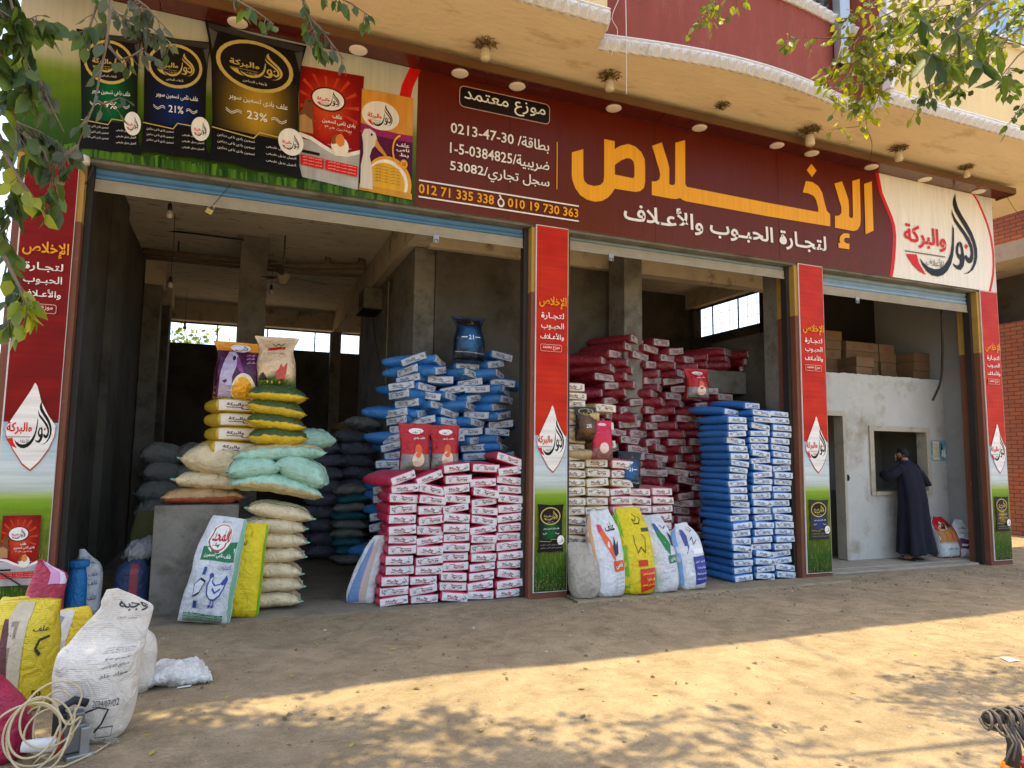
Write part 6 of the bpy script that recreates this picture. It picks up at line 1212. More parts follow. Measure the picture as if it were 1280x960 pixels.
mCard = M('brown_cardboard', (0.17, 0.105, 0.05), 0.8, 0.10, 5, 0.15, 30, rnd=0.15); mTape = M('carton_print', (0.20, 0.09, 0.05), 0.8)
cp = MB(); cp.box(-0.19, 0.19, 0, 0.52, 0, 0.162, bev=0.006); c0 = [(0.058*math.cos(k*math.pi/8), -0.0025, 0.083+0.048*math.sin(k*math.pi/8)) for k in range(16)]; cp.add(c0, [tuple(range(16))], 1)
cp.add([(-0.188, -0.0025, 0.146), (0.188, -0.0025, 0.146), (0.188, -0.0025, 0.155), (-0.188, -0.0025, 0.155)], [(0, 1, 2, 3)], 1)
for y in (0.1, 0.3): cp.add([(-0.1925, y, 0.06), (-0.1925, y+0.12, 0.06), (-0.1925, y+0.12, 0.13), (-0.1925, y, 0.13)], [(0, 1, 2, 3)], 1)
cme = cp.mesh('carton', [mCard, mTape]); rc = random.Random(9)
stacks = [(11.12, 1.10, 3, 'front right stack'), (10.72, 1.42, 4, 'second stack from the right'), (10.32, 1.45, 4, 'third stack from the right'), (9.92, 1.45, 4, 'fourth stack from the right'), (9.80, 1.12, 2, 'low stack at the loft edge'), (9.50, 1.5, 5, 'fifth stack from the right'), (9.08, 1.5, 5, 'sixth stack from the right'), (8.66, 1.5, 5, 'last stack towards the middle bay')]
for x, y, n, w in stacks:
    for r in range(n):
        o = link('carton', cme, None, (x+rc.uniform(-.015, .015), y+rc.uniform(-.02, .02), 3.005+0.1635*r), (0, 0, rc.uniform(-.05, .05)))
        tag(o, 'brown carton, %s from the bottom of the %s' % (ORD[r+1], w), 'carton', 'cartons in the loft over the office')

# ================================================================== people
mSkin = M('sun_browned_skin', (0.30, 0.155, 0.09), 0.55, 0.08, 12); mHair = M('black_hair', (0.006, 0.005, 0.005), 0.8, 0.3, 40, 0.4, 90); mRobe = M('navy_cotton_robe', (0.0055, 0.0065, 0.017), 0.9, 0.3, 5, 0.6, 12); mShirt = M('dark_shirt_cloth', (0.03, 0.028, 0.026), 0.85, 0.2, 5); mSandal = M('black_leather', (0.025, 0.018, 0.014), 0.5)
def body_mesh():
    V = []; E = []; Rr = []
    def v(p, r): V.append(p); Rr.append(r); return len(V)-1
    def chain(i, pts):
        for p, r in pts: j = v(p, r); E.append((i, j)); i = j
        return i
    root = v((0, 0, 0.92), 0.115)
    chest = chain(root, [((0, 0.02, 1.12), 0.115), ((0, 0.05, 1.34), 0.12)])
    head = chain(chest, [((0, 0.085, 1.46), 0.055), ((0, 0.11, 1.53), 0.06), ((-0.01, 0.135, 1.59), 0.083), ((-0.015, 0.14, 1.65), 0.070)])
    for s, el, wr in ((-1, (-0.37, 0.15, 1.25), (-0.14, 0.36, 1.28)), (1, (0.43, 0.02, 1.16), (0.20, 0.26, 1.12))):
        w = chain(chest, [((s*0.16, 0.05, 1.375), 0.052), (((s*0.17+el[0])/2, (0.05+el[1])/2, (1.40+el[2])/2), 0.050), (el, 0.042), (tuple((a+b)/2 for a, b in zip(el, wr)), 0.038), (wr, 0.027)])
        d = (Vector(wr)-Vector(el)).normalized(); sd = d.cross(Vector((0, 0, 1))).normalized(); wv = Vector(wr)
        palm = chain(w, [(tuple(wv+d*0.05), 0.026), (tuple(wv+d*0.085), 0.022)])
        for k, ln in enumerate((0.075, 0.085, 0.08, 0.06)):
            o = sd*(k-1.5)*0.021; b = wv+d*0.095+o
            chain(palm, [(tuple(b), 0.0095), (tuple(b+d*ln*0.5+Vector((0, 0, -0.008))), 0.0085), (tuple(b+d*ln*0.85+Vector((0, 0, -0.03))), 0.0075)])
        tb = wv+d*0.03-sd*s*0.03; chain(w, [(tuple(tb), 0.012), (tuple(tb+d*0.035-sd*s*0.018), 0.010), (tuple(tb+d*0.06-sd*s*0.015), 0.008)])
        chain(root, [((s*0.09, 0.0, 0.86), 0.095), ((s*0.10, 0.02, 0.50), 0.062), ((s*0.10, -0.01, 0.30), 0.058), ((s*0.10, -0.03, 0.10), 0.038), ((s*0.11, 0.03, 0.045), 0.038), ((s*0.12, 0.12, 0.03), 0.034), ((s*0.125, 0.17, 0.026), 0.022)])
    me = bpy.data.meshes.new('person_body'); me.from_pydata(V, E, []); o = link('tmp', me)
    sk = o.modifiers.new('s', 'SKIN'); sk.use_smooth_shade = True
    for i, r in enumerate(Rr): me.skin_vertices[0].data[i].radius = (r, r)
    me.skin_vertices[0].data[0].use_root = True
    sb = o.modifiers.new('u', 'SUBSURF'); sb.levels = 2; sb.render_levels = 2
    bpy.context.view_layer.update(); m2 = bpy.data.meshes.new_from_object(o.evaluated_get(bpy.context.evaluated_depsgraph_get())); bpy.data.objects.remove(o)
    bm = bmesh.new(); bm.from_mesh(m2)
    def blob(c, r, s):
        res = bmesh.ops.create_icosphere(bm, subdivisions=2, radius=r, matrix=Matrix.Translation(c) @ Matrix.Diagonal((*s, 1)))
        for f in {f for vv in res['verts'] for f in vv.link_faces}: f.smooth = True
    h = Vector((-0.015, 0.14, 1.60))   # face looks to the left and down
    fd = Vector((-0.72, 0.55, -0.25)).normalized(); sd = Vector((0.6, 0.78, 0)).normalized()
    blob(h+fd*0.088+Vector((0, 0, -0.012)), 0.017, (1.0, 0.9, 1.3)); blob(h+fd*0.070+Vector((0, 0, -0.065)), 0.03, (1.0, 1.0, 0.8))
    for s in (-1, 1): blob(h+sd*s*0.083+fd*-0.005+Vector((0, 0, -0.01)), 0.024, (0.7, 0.7, 1.3)); blob(h+fd*0.074+sd*s*0.03+Vector((0, 0, 0.012)), 0.011, (1, 1, 0.8))
    blob(h+fd*0.082+Vector((0, 0, -0.045)), 0.012, (1.2, 1.2, 0.5))
    bm.to_mesh(m2); bm.free(); m2.materials.append(mSkin)
    for p in m2.polygons: p.use_smooth = True
    return m2
BODY = body_mesh()
def hair_mesh():
    mb = MB(); h = Vector((-0.010, 0.128, 1.605)); rings = []; fd = Vector((-0.72, 0.55, -0.25)).normalized()
    n = 22
    for i in range(9):
        th = math.pi*0.5*i/8*1.35; ring = []
        for k in range(n):
            ph = 2*math.pi*k/n; d = Vector((math.sin(th)*math.cos(ph), math.sin(th)*math.sin(ph), math.cos(th)))
            face = max(0, d.dot(fd)); r = 0.098*(1-0.22*max(0, face-0.30)) + 0.010*nz(d.x*7, d.y*7, d.z*7)
            if face > 0.55 and d.z < 0.35: r = 0.055
            ring.append(h+Vector((d.x*r*0.95, d.y*r, d.z*r*1.0)))
        rings.append(ring)
    mb.rings(rings, 0, True)
    return mb
def beard_mesh():
    mb = MB(); h = Vector((-0.015, 0.14, 1.60)); fd = Vector((-0.72, 0.55, -0.25)).normalized(); sd = Vector((0.6, 0.78, 0)).normalized()
    pts = []
    for i in range(9):
        a = -1.25+2.5*i/8; d = fd*math.cos(a)+sd*math.sin(a); pts.append([h+d*0.080+Vector((0, 0, -0.030-0.012*math.cos(a))), h+d*0.090+Vector((0, 0, -0.050)), h+d*0.078+Vector((0, 0, -0.085-0.012*math.cos(a)))])
    for i in range(8): mb.add(pts[i]+pts[i+1], [(0, 3, 4, 1), (1, 4, 5, 2)], 0, True)
    return mb
def robe_mesh(zlo=0.10):
    mb = MB(); n = 44; rings = []
    prof = [(zlo, 0.30, 0.22, 0.0, 0.085), (0.22, 0.285, 0.21, 0.0, 0.075), (0.45, 0.265, 0.19, 0.0, 0.06), (0.70, 0.25, 0.18, -0.005, 0.042), (0.92, 0.245, 0.175, -0.01, 0.03), (1.10, 0.232, 0.165, 0.005, 0.022), (1.25, 0.228, 0.150, 0.03, 0.016), (1.35, 0.222, 0.130, 0.05, 0.006), (1.42, 0.19, 0.110, 0.06, 0.002), (1.465, 0.12, 0.090, 0.072, 0.0), (1.51, 0.074, 0.074, 0.090, 0.0)]
    fine = []
    for (a, b) in zip(prof, prof[1:]):
        for k in range(4): fine.append(tuple(x+(y-x)*k/4 for x, y in zip(a, b)))
    fine.append(prof[-1])
    for z, hw, hd, yo, fold in fine:
        ring = []
        for k in range(n):
            t = 2*math.pi*k/n; f = 1+fold/0.25*(0.55*math.sin(5*t+1.0+z*1.2)+0.45*math.sin(9*t+z*2.0)+0.5*nz(math.cos(t)*2, math.sin(t)*2, z*1.3)); ring.append(Vector((hw*f*math.cos(t)+0.02*(1-z), hd*f*math.sin(t)+yo, z+0.012*math.sin(3*t)*(1 if z <= zlo else 0))))
        rings.append(ring)
    mb.rings(rings, 0, True)
    for s, el, wr in ((-1, (-0.37, 0.15, 1.25), (-0.14, 0.36, 1.28)), (1, (0.43, 0.02, 1.16), (0.20, 0.26, 1.12))):
        a = Vector((s*0.14, 0.05, 1.38)); e = Vector(el); w = Vector(wr); pts = []
        for k in range(7): pts.append(a.lerp(e, k/6))
        for k in range(1, 7): pts.append(e.lerp(w, k/6))
        rs = [0.082, 0.084, 0.080, 0.076, 0.073, 0.072, 0.074, 0.072, 0.068, 0.064, 0.061, 0.059, 0.058]
        rs = [r*(1+0.10*math.sin(i*2.3+s)) for i, r in enumerate(rs)]; mb.tube(pts, rs, 14)
    return mb
def sandal(s):
    mb = MB(); mb.add([], [])
    out = [(s*0.115+0.045*math.cos(t)*(1.0 if math.sin(t) > 0 else 0.8), 0.06+0.135*math.sin(t)) for t in [2*math.pi*k/16 for k in range(16)]]
    mb.prism([(x, y, 0.0) for x, y in out], (0, 0, 0.018)); mb.tube([(s*0.115-0.048, 0.10, 0.012), (s*0.115-0.03, 0.105, 0.06), (s*0.115+0.03, 0.105, 0.06), (s*0.115+0.048, 0.10, 0.012)], 0.010, 6); return mb
def person(loc, rz, label, robe, sc=1.0, zlo=0.10):
    o = link('person', BODY, None, loc, (0, 0, rz)); o.scale = (sc, sc, sc); tag(o, label, 'person')
    h = hair_mesh().build('hair', mHair, o); beard_mesh().build('beard', mHair, o); r = robe_mesh(zlo).build('robe', robe, o)
    for s in (-1, 1): sandal(s).build('sandal', mSandal, o)
    return o
pp = oy(1146, 694, 0.62)
person((pp.x-0.06, 0.60, 0.031), R(8), 'bearded man in a long navy robe at the office window, elbows out', mRobe, 1.045)
person((8.78, 1.62, 0.0), R(100), 'dim figure in dark clothes standing inside the office doorway', mShirt, 0.97, 0.5)

# ================================================================== heap of sacks in the left foreground
mWhiteO = woven('off_white_woven_sack', (0.64, 0.58, 0.50), 0.55, 300, crease=0.6); mMag = plastic('magenta_film', (0.33, 0.010, 0.05), 0.4); mYelF = plastic('yellow_film', (0.74, 0.52, 0.01), 0.38, crease=0.9)
GH = 'opened sacks in the left foreground'
def foot(px, py): p = oz(px, py, 0); return (p.x, p.y, gh(p.x, p.y))
a = Art()
a.text('وجبه', 0.40, 0.76, 0.90, 0.90, S(34, 42, 52), 0.012, 2); a.text('مصر ١٨٠٩'.replace('١٨٠٩', '1809'), 0.46, 0.70, 0.78, 0.722, S(150, 130, 110), 0, 1)
for v, s_ in ((0.50, 'علف تسمين نامى'), (0.47, 'شركة كبوة مصر'.replace('ش', 'س')), (0.44, 'محتوى بروتين خام')): a.text(s_, 0.60, v, 0.93, v+0.022, S(80, 74, 70), 0.01, 1)
for v, s_ in ((0.36, 'كجم ٥٠'.replace('٥٠', '50')), (0.325, 'صالح للدواجن'), (0.29, 'مواد خام')): a.text(s_, 0.68, v, 0.93, v+0.02, S(80, 74, 70), 0.01, 1)
a.text('2024/07/02', 0.62, 0.20, 0.90, 0.222, S(80, 74, 70), 0.0, 2); a.line([(0.66, 0.09), (0.66, 0.13), (0.86, 0.13), (0.86, 0.09), (0.66, 0.09)], 0.006, S(80, 74, 70), 1.4)
St = Stand([(0.0, 0.13, 0.11, 2.3, 0, 0), (0.05, 0.175, 0.16, 2.2, 0, 0), (0.20, 0.225, 0.20, 2.15, -0.01, 0), (0.36, 0.238, 0.205, 2.15, -0.01, 0), (0.48, 0.236, 0.17, 2.15, 0.0, 0), (0.515, 0.236, 0.14, 2.2, 0.01, 0.02), (0.54, 0.222, 0.07, 2.2, 0.025, 0.02), (0.61, 0.20, 0.035, 2.2, 0.055, 0.02), (0.695, 0.17, 0.018, 2.3, 0.10, 0.02), (0.745, 0.15, 0.012, 2.4, 0.12, 0.02), (0.785, 0.11, 0.010, 2.4, 0.085, 0.02), (0.85, 0.03, 0.006, 2.2, 0.03, 0.02)], 21, 1.35, 48, 60)
f = foot(112, 934); o = stand('open_white_sack', St, mWhiteO, (f[0], f[1]+0.17, f[2]-0.01), R(-12), 'big off white woven sack with handwriting, its open top folded over', GH, a, chop=0.05); o.scale = (0.93, 0.93, 0.97)
a = Art(); a.poly([(0.25, 0.02), (0.50, 0.02), (0.52, 0.74), (0.24, 0.76)], S(92, 44, 52)); a.poly([(0.50, 0.02), (0.62, 0.02), (0.62, 0.98), (0.34, 0.98), (0.30, 0.76), (0.52, 0.74)], S(190, 176, 150)); a.text('علف', 0.72, 0.60, 0.95, 0.66, S(60, 50, 20), 0.02, 1)
a.line([(0.86, 0.42), (0.80, 0.46), (0.84, 0.52), (0.95, 0.54)], 0.03, S(50, 44, 24), 1.3); a.text('50', 0.8, 0.2, 0.92, 0.25, S(60, 50, 20), 0.02, 1)
St = Stand([(0.0, 0.14, 0.12, 2.3, 0, 0), (0.05, 0.17, 0.15, 2.3, 0, 0), (0.25, 0.18, 0.165, 2.3, 0, 0), (0.42, 0.178, 0.15, 2.4, 0, 0), (0.52, 0.175, 0.11, 2.6, 0, 0), (0.60, 0.175, 0.07, 2.8, 0.0, 0.02), (0.655, 0.172, 0.045, 3, 0.0, 0.03)], 22, 1.6)
f = foot(20, 892); stand('open_yellow_sack', St, woven('bright_yellow_woven', (0.66, 0.50, 0.02), 0.45, 300, crease=0.8), (f[0], f[1]+0.12, f[2]), R(-10), 'yellow woven sack with a brown stripe standing open at the left edge', GH, a, chop=0.06)
St = Stand([(0.0, 0.08, 0.07, 2.2, 0, 0), (0.06, 0.115, 0.10, 2.2, 0, 0), (0.25, 0.115, 0.10, 2.2, 0.01, 0), (0.36, 0.09, 0.06, 2.2, 0.01, 0), (0.42, 0.05, 0.02, 2.2, 0.0, 0)], 23, 1.8)
f = foot(166, 866); stand('small_white_sack', St, mWhiteO, (f[0], f[1]+0.06, f[2]), 0, 'small off white sack squeezed behind the big white sack', GH)
St = Stand([(0.0, 0.14, 0.10, 2.2, 0, 0), (0.1, 0.17, 0.12, 2.2, 0, 0), (0.35, 0.16, 0.10, 2.2, 0, 0), (0.50, 0.14, 0.06, 2.2, 0.02, 0), (0.57, 0.10, 0.02, 2.2, 0.03, 0)], 24, 2.6)
a = Art(); a.poly([(0.0, 0.5), (0.5, 0.45), (0.6, 0.95), (0.1, 0.97)], S(214, 206, 200)); a.poly([(0.2, 0.6), (0.3, 0.55), (0.36, 0.8), (0.24, 0.84)], S(150, 140, 150))
f = foot(92, 845); stand('yellow_film_sack', St, mYelF, (f[0]-0.07, f[1], f[2]-0.09), R(10), 'crumpled yellow and silver film sack between the open sacks', GH, a)
St = Stand([(0.0, 0.10, 0.10, 2.2, 0, 0), (0.1, 0.13, 0.12, 2.2, 0, 0), (0.45, 0.135, 0.10, 2.2, 0.0, 0), (0.62, 0.12, 0.05, 2.2, 0.03, 0), (0.69, 0.06, 0.02, 2.2, -0.02, 0.02), (0.745, 0.02, 0.01, 2.2, -0.04, 0.02)], 25, 2.4)
a = Art(); a.poly([(0.45, 0.5), (0.75, 0.5), (0.70, 0.95), (0.55, 0.95)], S(206, 150, 186)); a.poly([(0.76, 0.5), (0.95, 0.5), (0.9, 0.9), (0.72, 0.9)], S(220, 200, 220))
f = foot(56, 815); stand('pink_film_sack', St, plastic('rose_red_film', (0.46, 0.03, 0.07), 0.35, crease=0.9), (f[0]-0.03, f[1], f[2]), R(15), 'rose red film sack with a pointed fold against the left banner', GH, a)
St = Stand([(0.0, 0.12, 0.10, 2.2, 0, 0), (0.1, 0.15, 0.12, 2.2, 0, 0), (0.38, 0.16, 0.10, 2.2, 0.0, 0), (0.50, 0.14, 0.05, 2.2, 0.03, 0), (0.57, 0.08, 0.02, 2.2, 0.0, 0.02)], 26, 2.6)
f = foot(4, 850); stand('yellow_film_sack', St, mYelF, (f[0]+0.02, f[1], f[2]), R(-15), 'glossy yellow film sack crumpled at the left edge behind the open yellow sack', GH)
St = Stand([(0.0, 0.13, 0.10, 2.4, 0, 0), (0.06, 0.16, 0.13, 2.4, 0, 0), (0.25, 0.155, 0.12, 2.4, -0.02, 0), (0.42, 0.11, 0.07, 2.2, -0.10, 0.0), (0.52, 0.05, 0.03, 2.2, -0.15, 0)], 27, 2.2)
f = foot(2, 958); stand('magenta_sack', St, mMag, (f[0]-0.06, f[1]+0.10, f[2]), R(10), 'magenta film sack in the near left corner under the coiled cable', GH)
f = foot(214, 856); pillow('crumpled_bag', plastic('white_film', (0.66, 0.66, 0.64), 0.4, crease=0.9), f[0], f[1]+0.12, f[2]-0.015, 0.15, 'empty crumpled white plastic bag lying on the earth', None, 170, 0.44, 0.36, 0.15, wr=2.0, ry=0.16, cat='plastic bag')
mb = MB(); p = foot(230, 858); mb.add([(p[0]-0.05, p[1], p[2]+0.006), (p[0]+0.04, p[1]+0.01, p[2]+0.008), (p[0]+0.05, p[1]+0.035, p[2]+0.012), (p[0]-0.04, p[1]+0.03, p[2]+0.008)], [(0, 1, 2, 3)]); tag(mb.build('paper_scrap', mWhiteP), 'scrap of white paper in front of the crumpled bag', 'paper scrap')
mb = MB(); p = foot(1266, 825); mb.add([(p[0]-0.05, p[1], p[2]+0.006), (p[0]+0.05, p[1]-0.03, p[2]+0.012), (p[0]+0.07, p[1]+0.08, p[2]+0.01), (p[0]-0.03, p[1]+0.09, p[2]+0.016)], [(0, 1, 2, 3)]); tag(mb.build('paper_scrap', mWhiteP), 'scrap of white paper on the sunny earth', 'paper scrap')
# coil of cream cable, hung over the bag closing machine
rk = random.Random(17); pts = []; ctr = oy(52, 912, -2.93)
for k in range(150):
    t = k*0.33; loop = int(t/6.283); rr_ = random.Random(loop); rx_, rz_ = rr_.uniform(0.085, 0.165), rr_.uniform(0.09, 0.175); cx, cz, ty = rr_.uniform(-0.07, 0.09), rr_.uniform(-0.05, 0.07), rr_.uniform(-0.9, 0.9)
    pts.append(Vector((ctr.x+cx+rx_*math.cos(t), ctr.y-0.06+0.09*math.sin(loop*1.9)+ty*0.10*math.cos(t)+0.04*math.sin(t), max(0.02, ctr.z+0.03+cz+rz_*math.sin(t)))))
sm = []
for i in range(len(pts)-1):
    p0, p1, p2, p3 = pts[max(i-1, 0)], pts[i], pts[i+1], pts[min(i+2, len(pts)-1)]
    for k in range(2): q = k/2; sm.append(0.5*((2*p1)+(-p0+p2)*q+(2*p0-5*p1+4*p2-p3)*q*q+(-p0+3*p1-3*p2+p3)*q**3))
for k in range(3): sm = [sm[0]]+[(sm[i-1]+sm[i]*2+sm[i+1])/4 for i in range(1, len(sm)-1)]+[sm[-1]]
mb = MB(); mb.tube(sm, 0.0055, 6)
tail = [oz(35, 962, 0.012), oz(80, 958, 0.012), oz(120, 940, 0.012), oz(138, 928, 0.012)]
mb.tube([sm[-1], sm[-1].lerp(tail[0], 0.5)+Vector((0, -0.03, 0.03))] + tail, 0.0055, 6)
tag(mb.build('coiled_cable', M('cream_cable_sheath', (0.52, 0.42, 0.24), 0.55, 0.1, 6)), 'loose coil of cream electric cable draped over the sewing machine', 'cable')
t = empty('bag_closing_machine', foot(88, 946), R(20), 'grey hand held bag sewing machine with a white thread cone', 'sewing machine')
mGunm = M('grey_cast_metal', (0.16, 0.165, 0.17), 0.4, 0.15, 8, metal=0.5)
mb = MB(); mb.box(-0.055, 0.06, -0.04, 0.05, 0.03, 0.17, bev=0.012); mb.box(-0.02, 0.05, -0.035, 0.04, 0.165, 0.23, bev=0.01); mb.build('body', mGunm, t)
mb = MB(); mb.box(0.03, 0.075, -0.05, 0.02, -0.005, 0.15, bev=0.006); mb.box(-0.03, 0.10, -0.07, 0.03, -0.008, 0.022, bev=0.006); mb.build('foot_plate', mSteel, t)
mb = MB(); mb.tube([(-0.05, 0.0, 0.17), (-0.06, 0.0, 0.26), (0.0, 0, 0.29), (0.06, 0.0, 0.26)], 0.022, 8); mb.box(-0.09, -0.03, -0.03, 0.04, 0.10, 0.24, bev=0.012); mb.build('handle', mBlack, t)
mb = MB(); mm = Matrix.Translation((-0.08, -0.05, 0.10)) @ Matrix.Rotation(R(-80), 4, 'Y'); mb.lathe([(0.036, 0.0), (0.038, 0.01), (0.030, 0.12), (0.026, 0.15), (0, 0.152)], n=16, m=mm); mb.build('thread_cone', M('white_thread', (0.68, 0.68, 0.68), 0.7, 0.05, 20), t)
mb = MB(); mb.lathe([(0.05, -0.02), (0.052, 0.0), (0.04, 0.005)], n=16, m=mm); mb.build('cone_holder', M('red_plastic', (0.35, 0.02, 0.015), 0.4), t)
mb = MB(); mb.tube([(0.05, 0, 0.21), (0.11, -0.02, 0.23), (0.16, -0.02, 0.21), (0.13, -0.02, 0.14), (0.10, -0.01, 0.10)], 0.005, 6); mb.build('lead', mBlack, t)
mb = MB(); rk = random.Random(2); p = Vector(foot(133, 932)); q = p.copy()
for k in range(6):
    pts = [p+Vector((rk.uniform(-.06, .06), rk.uniform(-.05, .05), rk.uniform(0.004, .03))) for _ in range(4)]; mb.tube(pts, 0.002, 4)
tag(mb.build('thread_scraps', M('pale_thread', (0.5, 0.45, 0.36), 0.8)), 'tangle of pale thread scraps beside the big white sack', 'thread scraps')
cable('power_lead', [oy(0, 716, -0.05), oy(20, 728, -0.05), oy(45, 744, -0.05), oy(68, 749, -0.04), oy(76, 740, 0.0)], 0.007, mBlack, 'black power lead strung across the foot of the left banner')
cable('power_lead', [oy(86, 684, 0.25), oy(85, 712, 0.2), oy(80, 732, 0.1), oy(76, 742, 0.05), oy(72, 776, 0.0)], 0.006, mBlack, 'black lead hanging down beside the bright blue roll')
t = empty('metal_chair', (oz(-6, 800, 0).x-0.12, -1.15, 0), R(10), 'white tubular metal chair cut by the left edge', 'chair'); mPaintW = M('chipped_white_paint', (0.62, 0.60, 0.52), 0.45, 0.1, 9)
for s in (-0.2, 0.2):
    mb = MB(); mb.tube([(s, 0.0, 0), (s, 0.02, 0.45), (s, 0.06, 0.80), (s*0.75, 0.07, 0.86)], 0.014, 8); mb.build('leg', mPaintW, t); mb = MB(); mb.tube([(s, -0.4, 0), (s, -0.38, 0.44)], 0.014, 8); mb.build('leg', mPaintW, t)
mb = MB(); mb.tube([(-0.15, 0.07, 0.86), (0.15, 0.07, 0.86)], 0.014, 8); mb.tube([(-0.2, 0.05, 0.70), (0.2, 0.05, 0.70)], 0.012, 8)
for x in (-0.1, 0, 0.1): mb.tube([(x, 0.05, 0.70), (x, 0.07, 0.86)], 0.009, 6)
mb.build('backrest', mPaintW, t); mb = MB(); mb.box(-0.21, 0.21, -0.41, 0.02, 0.44, 0.465, bev=0.01); mb.build('seat', mPaintW, t)

# ================================================================== motorcycle at the right edge
b0 = oz(1236, 899, 0.80); b1 = oz(1310, 893, 0.80); ax = (b1-b0); ax.z = 0; ax.normalize(); sdv = Vector((ax.y, -ax.x, 0)); ang = math.atan2(ax.y, ax.x)
t = empty('motorcycle', (b0.x, b0.y, 0), ang, 'parked motorcycle with cord wound round its rear carrier, at the right edge', 'motorcycle')
mb = MB(); mb.tube([(-0.005, 0, 0.80), (0.30, 0, 0.805)], 0.016, 8); mb.tube([(0.055, -0.01, 0.80), (0.06, -0.03, 0.73), (0.045, -0.035, 0.665)], [0.015, 0.019, 0.02], 8); mb.tube([(0.075, -0.02, 0.785), (0.15, -0.035, 0.70), (0.24, -0.05, 0.62)], 0.012, 8); mb.tube([(0.125, 0.01, 0.795), (0.20, 0.01, 0.74), (0.30, 0.0, 0.66)], 0.012, 8); mb.build('carrier', mIron, t)
mb = MB(); rk = random.Random(4)
for k in range(13):
    x = 0.0+0.011*k*1.15+rk.uniform(-.004, .004); r = 0.026+rk.uniform(-0.003, 0.009); mb.tube([(x+0.006*math.sin(i*0.9+k)+0.012*i/10*(1 if k % 2 else -1), r*math.cos(2*math.pi*i/10), 0.80+r*1.1*math.sin(2*math.pi*i/10)-0.004) for i in range(11)], 0.0045, 5)
for k in range(4): x = 0.03+0.012*k; mb.tube([(x, -0.02, 0.79), (x+0.012, -0.045, 0.74), (x+0.02*(k-1.5), -0.05, 0.69)], 0.004, 5)
mb.tube([(0.0, -0.02, 0.79), (0.01, -0.035, 0.765), (0.035, -0.04, 0.755)], 0.004, 5); mb.build('cord', M('grey_brown_cord', (0.10, 0.085, 0.075), 0.8, 0.4, 60), t)
mAmber = M('amber_lens', (0.75, 0.16, 0.005), 0.15, 0.1, 8, spec=0.7); mRedL = M('red_lens', (0.32, 0.012, 0.03), 0.15, 0.1, 8, spec=0.7)
lp = oz(1264, 962, 0.62); lo = Matrix.Rotation(-ang, 4, 'Z') @ (lp-Vector((b0.x, b0.y, 0)))
mb = MB(); mb.lathe([(0.0, -0.028), (0.024, -0.022), (0.032, 0.0), (0.026, 0.02), (0.0, 0.028)], (lo.x, lo.y, lo.z), 16); mb.build('indicator', mAmber, t)
mb = MB(); mb.box(lo.x+0.045, lo.x+0.15, lo.y-0.03, lo.y+0.03, lo.z-0.04, lo.z+0.03, bev=0.012); mb.build('tail_lamp', mRedL, t)
mb = MB(); mb.box(0.42, 0.95, -0.13, 0.13, 0.70, 0.80, bev=0.04); mb.build('seat', mBlack, t)
mb = MB()
wc = Vector((0.38, 0, 0.29)); mb.tube([wc+Vector((0.25*math.cos(2*math.pi*k/28), 0, 0.25*math.sin(2*math.pi*k/28))) for k in range(29)], 0.042, 8, caps=False); w = mb.build('wheel', mBlack, t)
mb = MB()
for k in range(12): mb.tube([wc, wc+Vector((0.22*math.cos(k*math.pi/6), 0, 0.22*math.sin(k*math.pi/6)))], 0.004, 4)
mb.build('spokes', mSteel, w)

# ================================================================== trees
mBark = M('grey_brown_bark', (0.17, 0.125, 0.085), 0.9, 0.25, 10, 0.6, 40)
def leaf_mat(name, trans=0.45):
    m = bpy.data.materials.new(name); m.use_nodes = True; nt = m.node_tree; b = nt.nodes['Principled BSDF']; out = nt.nodes['Material Output']
    a = node(nt, 'ShaderNodeVertexColor', layer_name='ink'); nt.links.new(a.outputs[0], b.inputs['Base Color']); b.inputs['Roughness'].default_value = 0.45
    tr = node(nt, 'ShaderNodeBsdfTranslucent'); hs = node(nt, 'ShaderNodeHueSaturation'); hs.inputs['Hue'].default_value = 0.475; hs.inputs['Saturation'].default_value = 1.1; hs.inputs['Value'].default_value = 2.6
    nt.links.new(a.outputs[0], hs.inputs['Color']); nt.links.new(hs.outputs[0], tr.inputs['Color']); mx = node(nt, 'ShaderNodeMixShader'); mx.inputs[0].default_value = trans
    nt.links.new(b.outputs[0], mx.inputs[1]); nt.links.new(tr.outputs[0], mx.inputs[2]); nt.links.new(mx.outputs[0], out.inputs['Surface']); return m
mLeaf = leaf_mat('tree_leaf')
rl = random.Random(31)
def add_leaf(mb, p, d, l, w, col):
    d = d.normalized(); n = d.cross(Vector((rl.uniform(-1, 1), rl.uniform(-1, 1), rl.uniform(-0.4, 0.4))))
    if n.length < 1e-4: n = Vector((1, 0, 0))
    s = n.normalized(); u = s.cross(d).normalized(); cv = rl.uniform(0.0, 0.25)*l
    f = lambda a, b, c: p+d*(a*l)+s*(b*w)+u*(c*w)-u*(cv*a*a)
    vs = [f(0, 0, 0), f(0.28, 0.44, 0.10), f(0.62, 0.40, 0.10), f(1, 0, 0), f(0.62, -0.40, 0.10), f(0.28, -0.44, 0.10), f(0.30, 0, -0.02), f(0.64, 0, -0.02)]
    mb.add(vs, [(0, 6, 1), (1, 6, 7, 2), (2, 7, 3), (0, 5, 6), (5, 4, 7, 6), (4, 3, 7)], 0, True, col)
DARKL, MIDL, PALEL, GREYL = (0.024, 0.052, 0.014), (0.075, 0.12, 0.018), (0.23, 0.27, 0.028), (0.085, 0.095, 0.055)
def leaf_col(mix):
    c = lerp(mix[0], mix[1], rl.random()); k = rl.uniform(0.75, 1.25); return tuple(x*k for x in c)
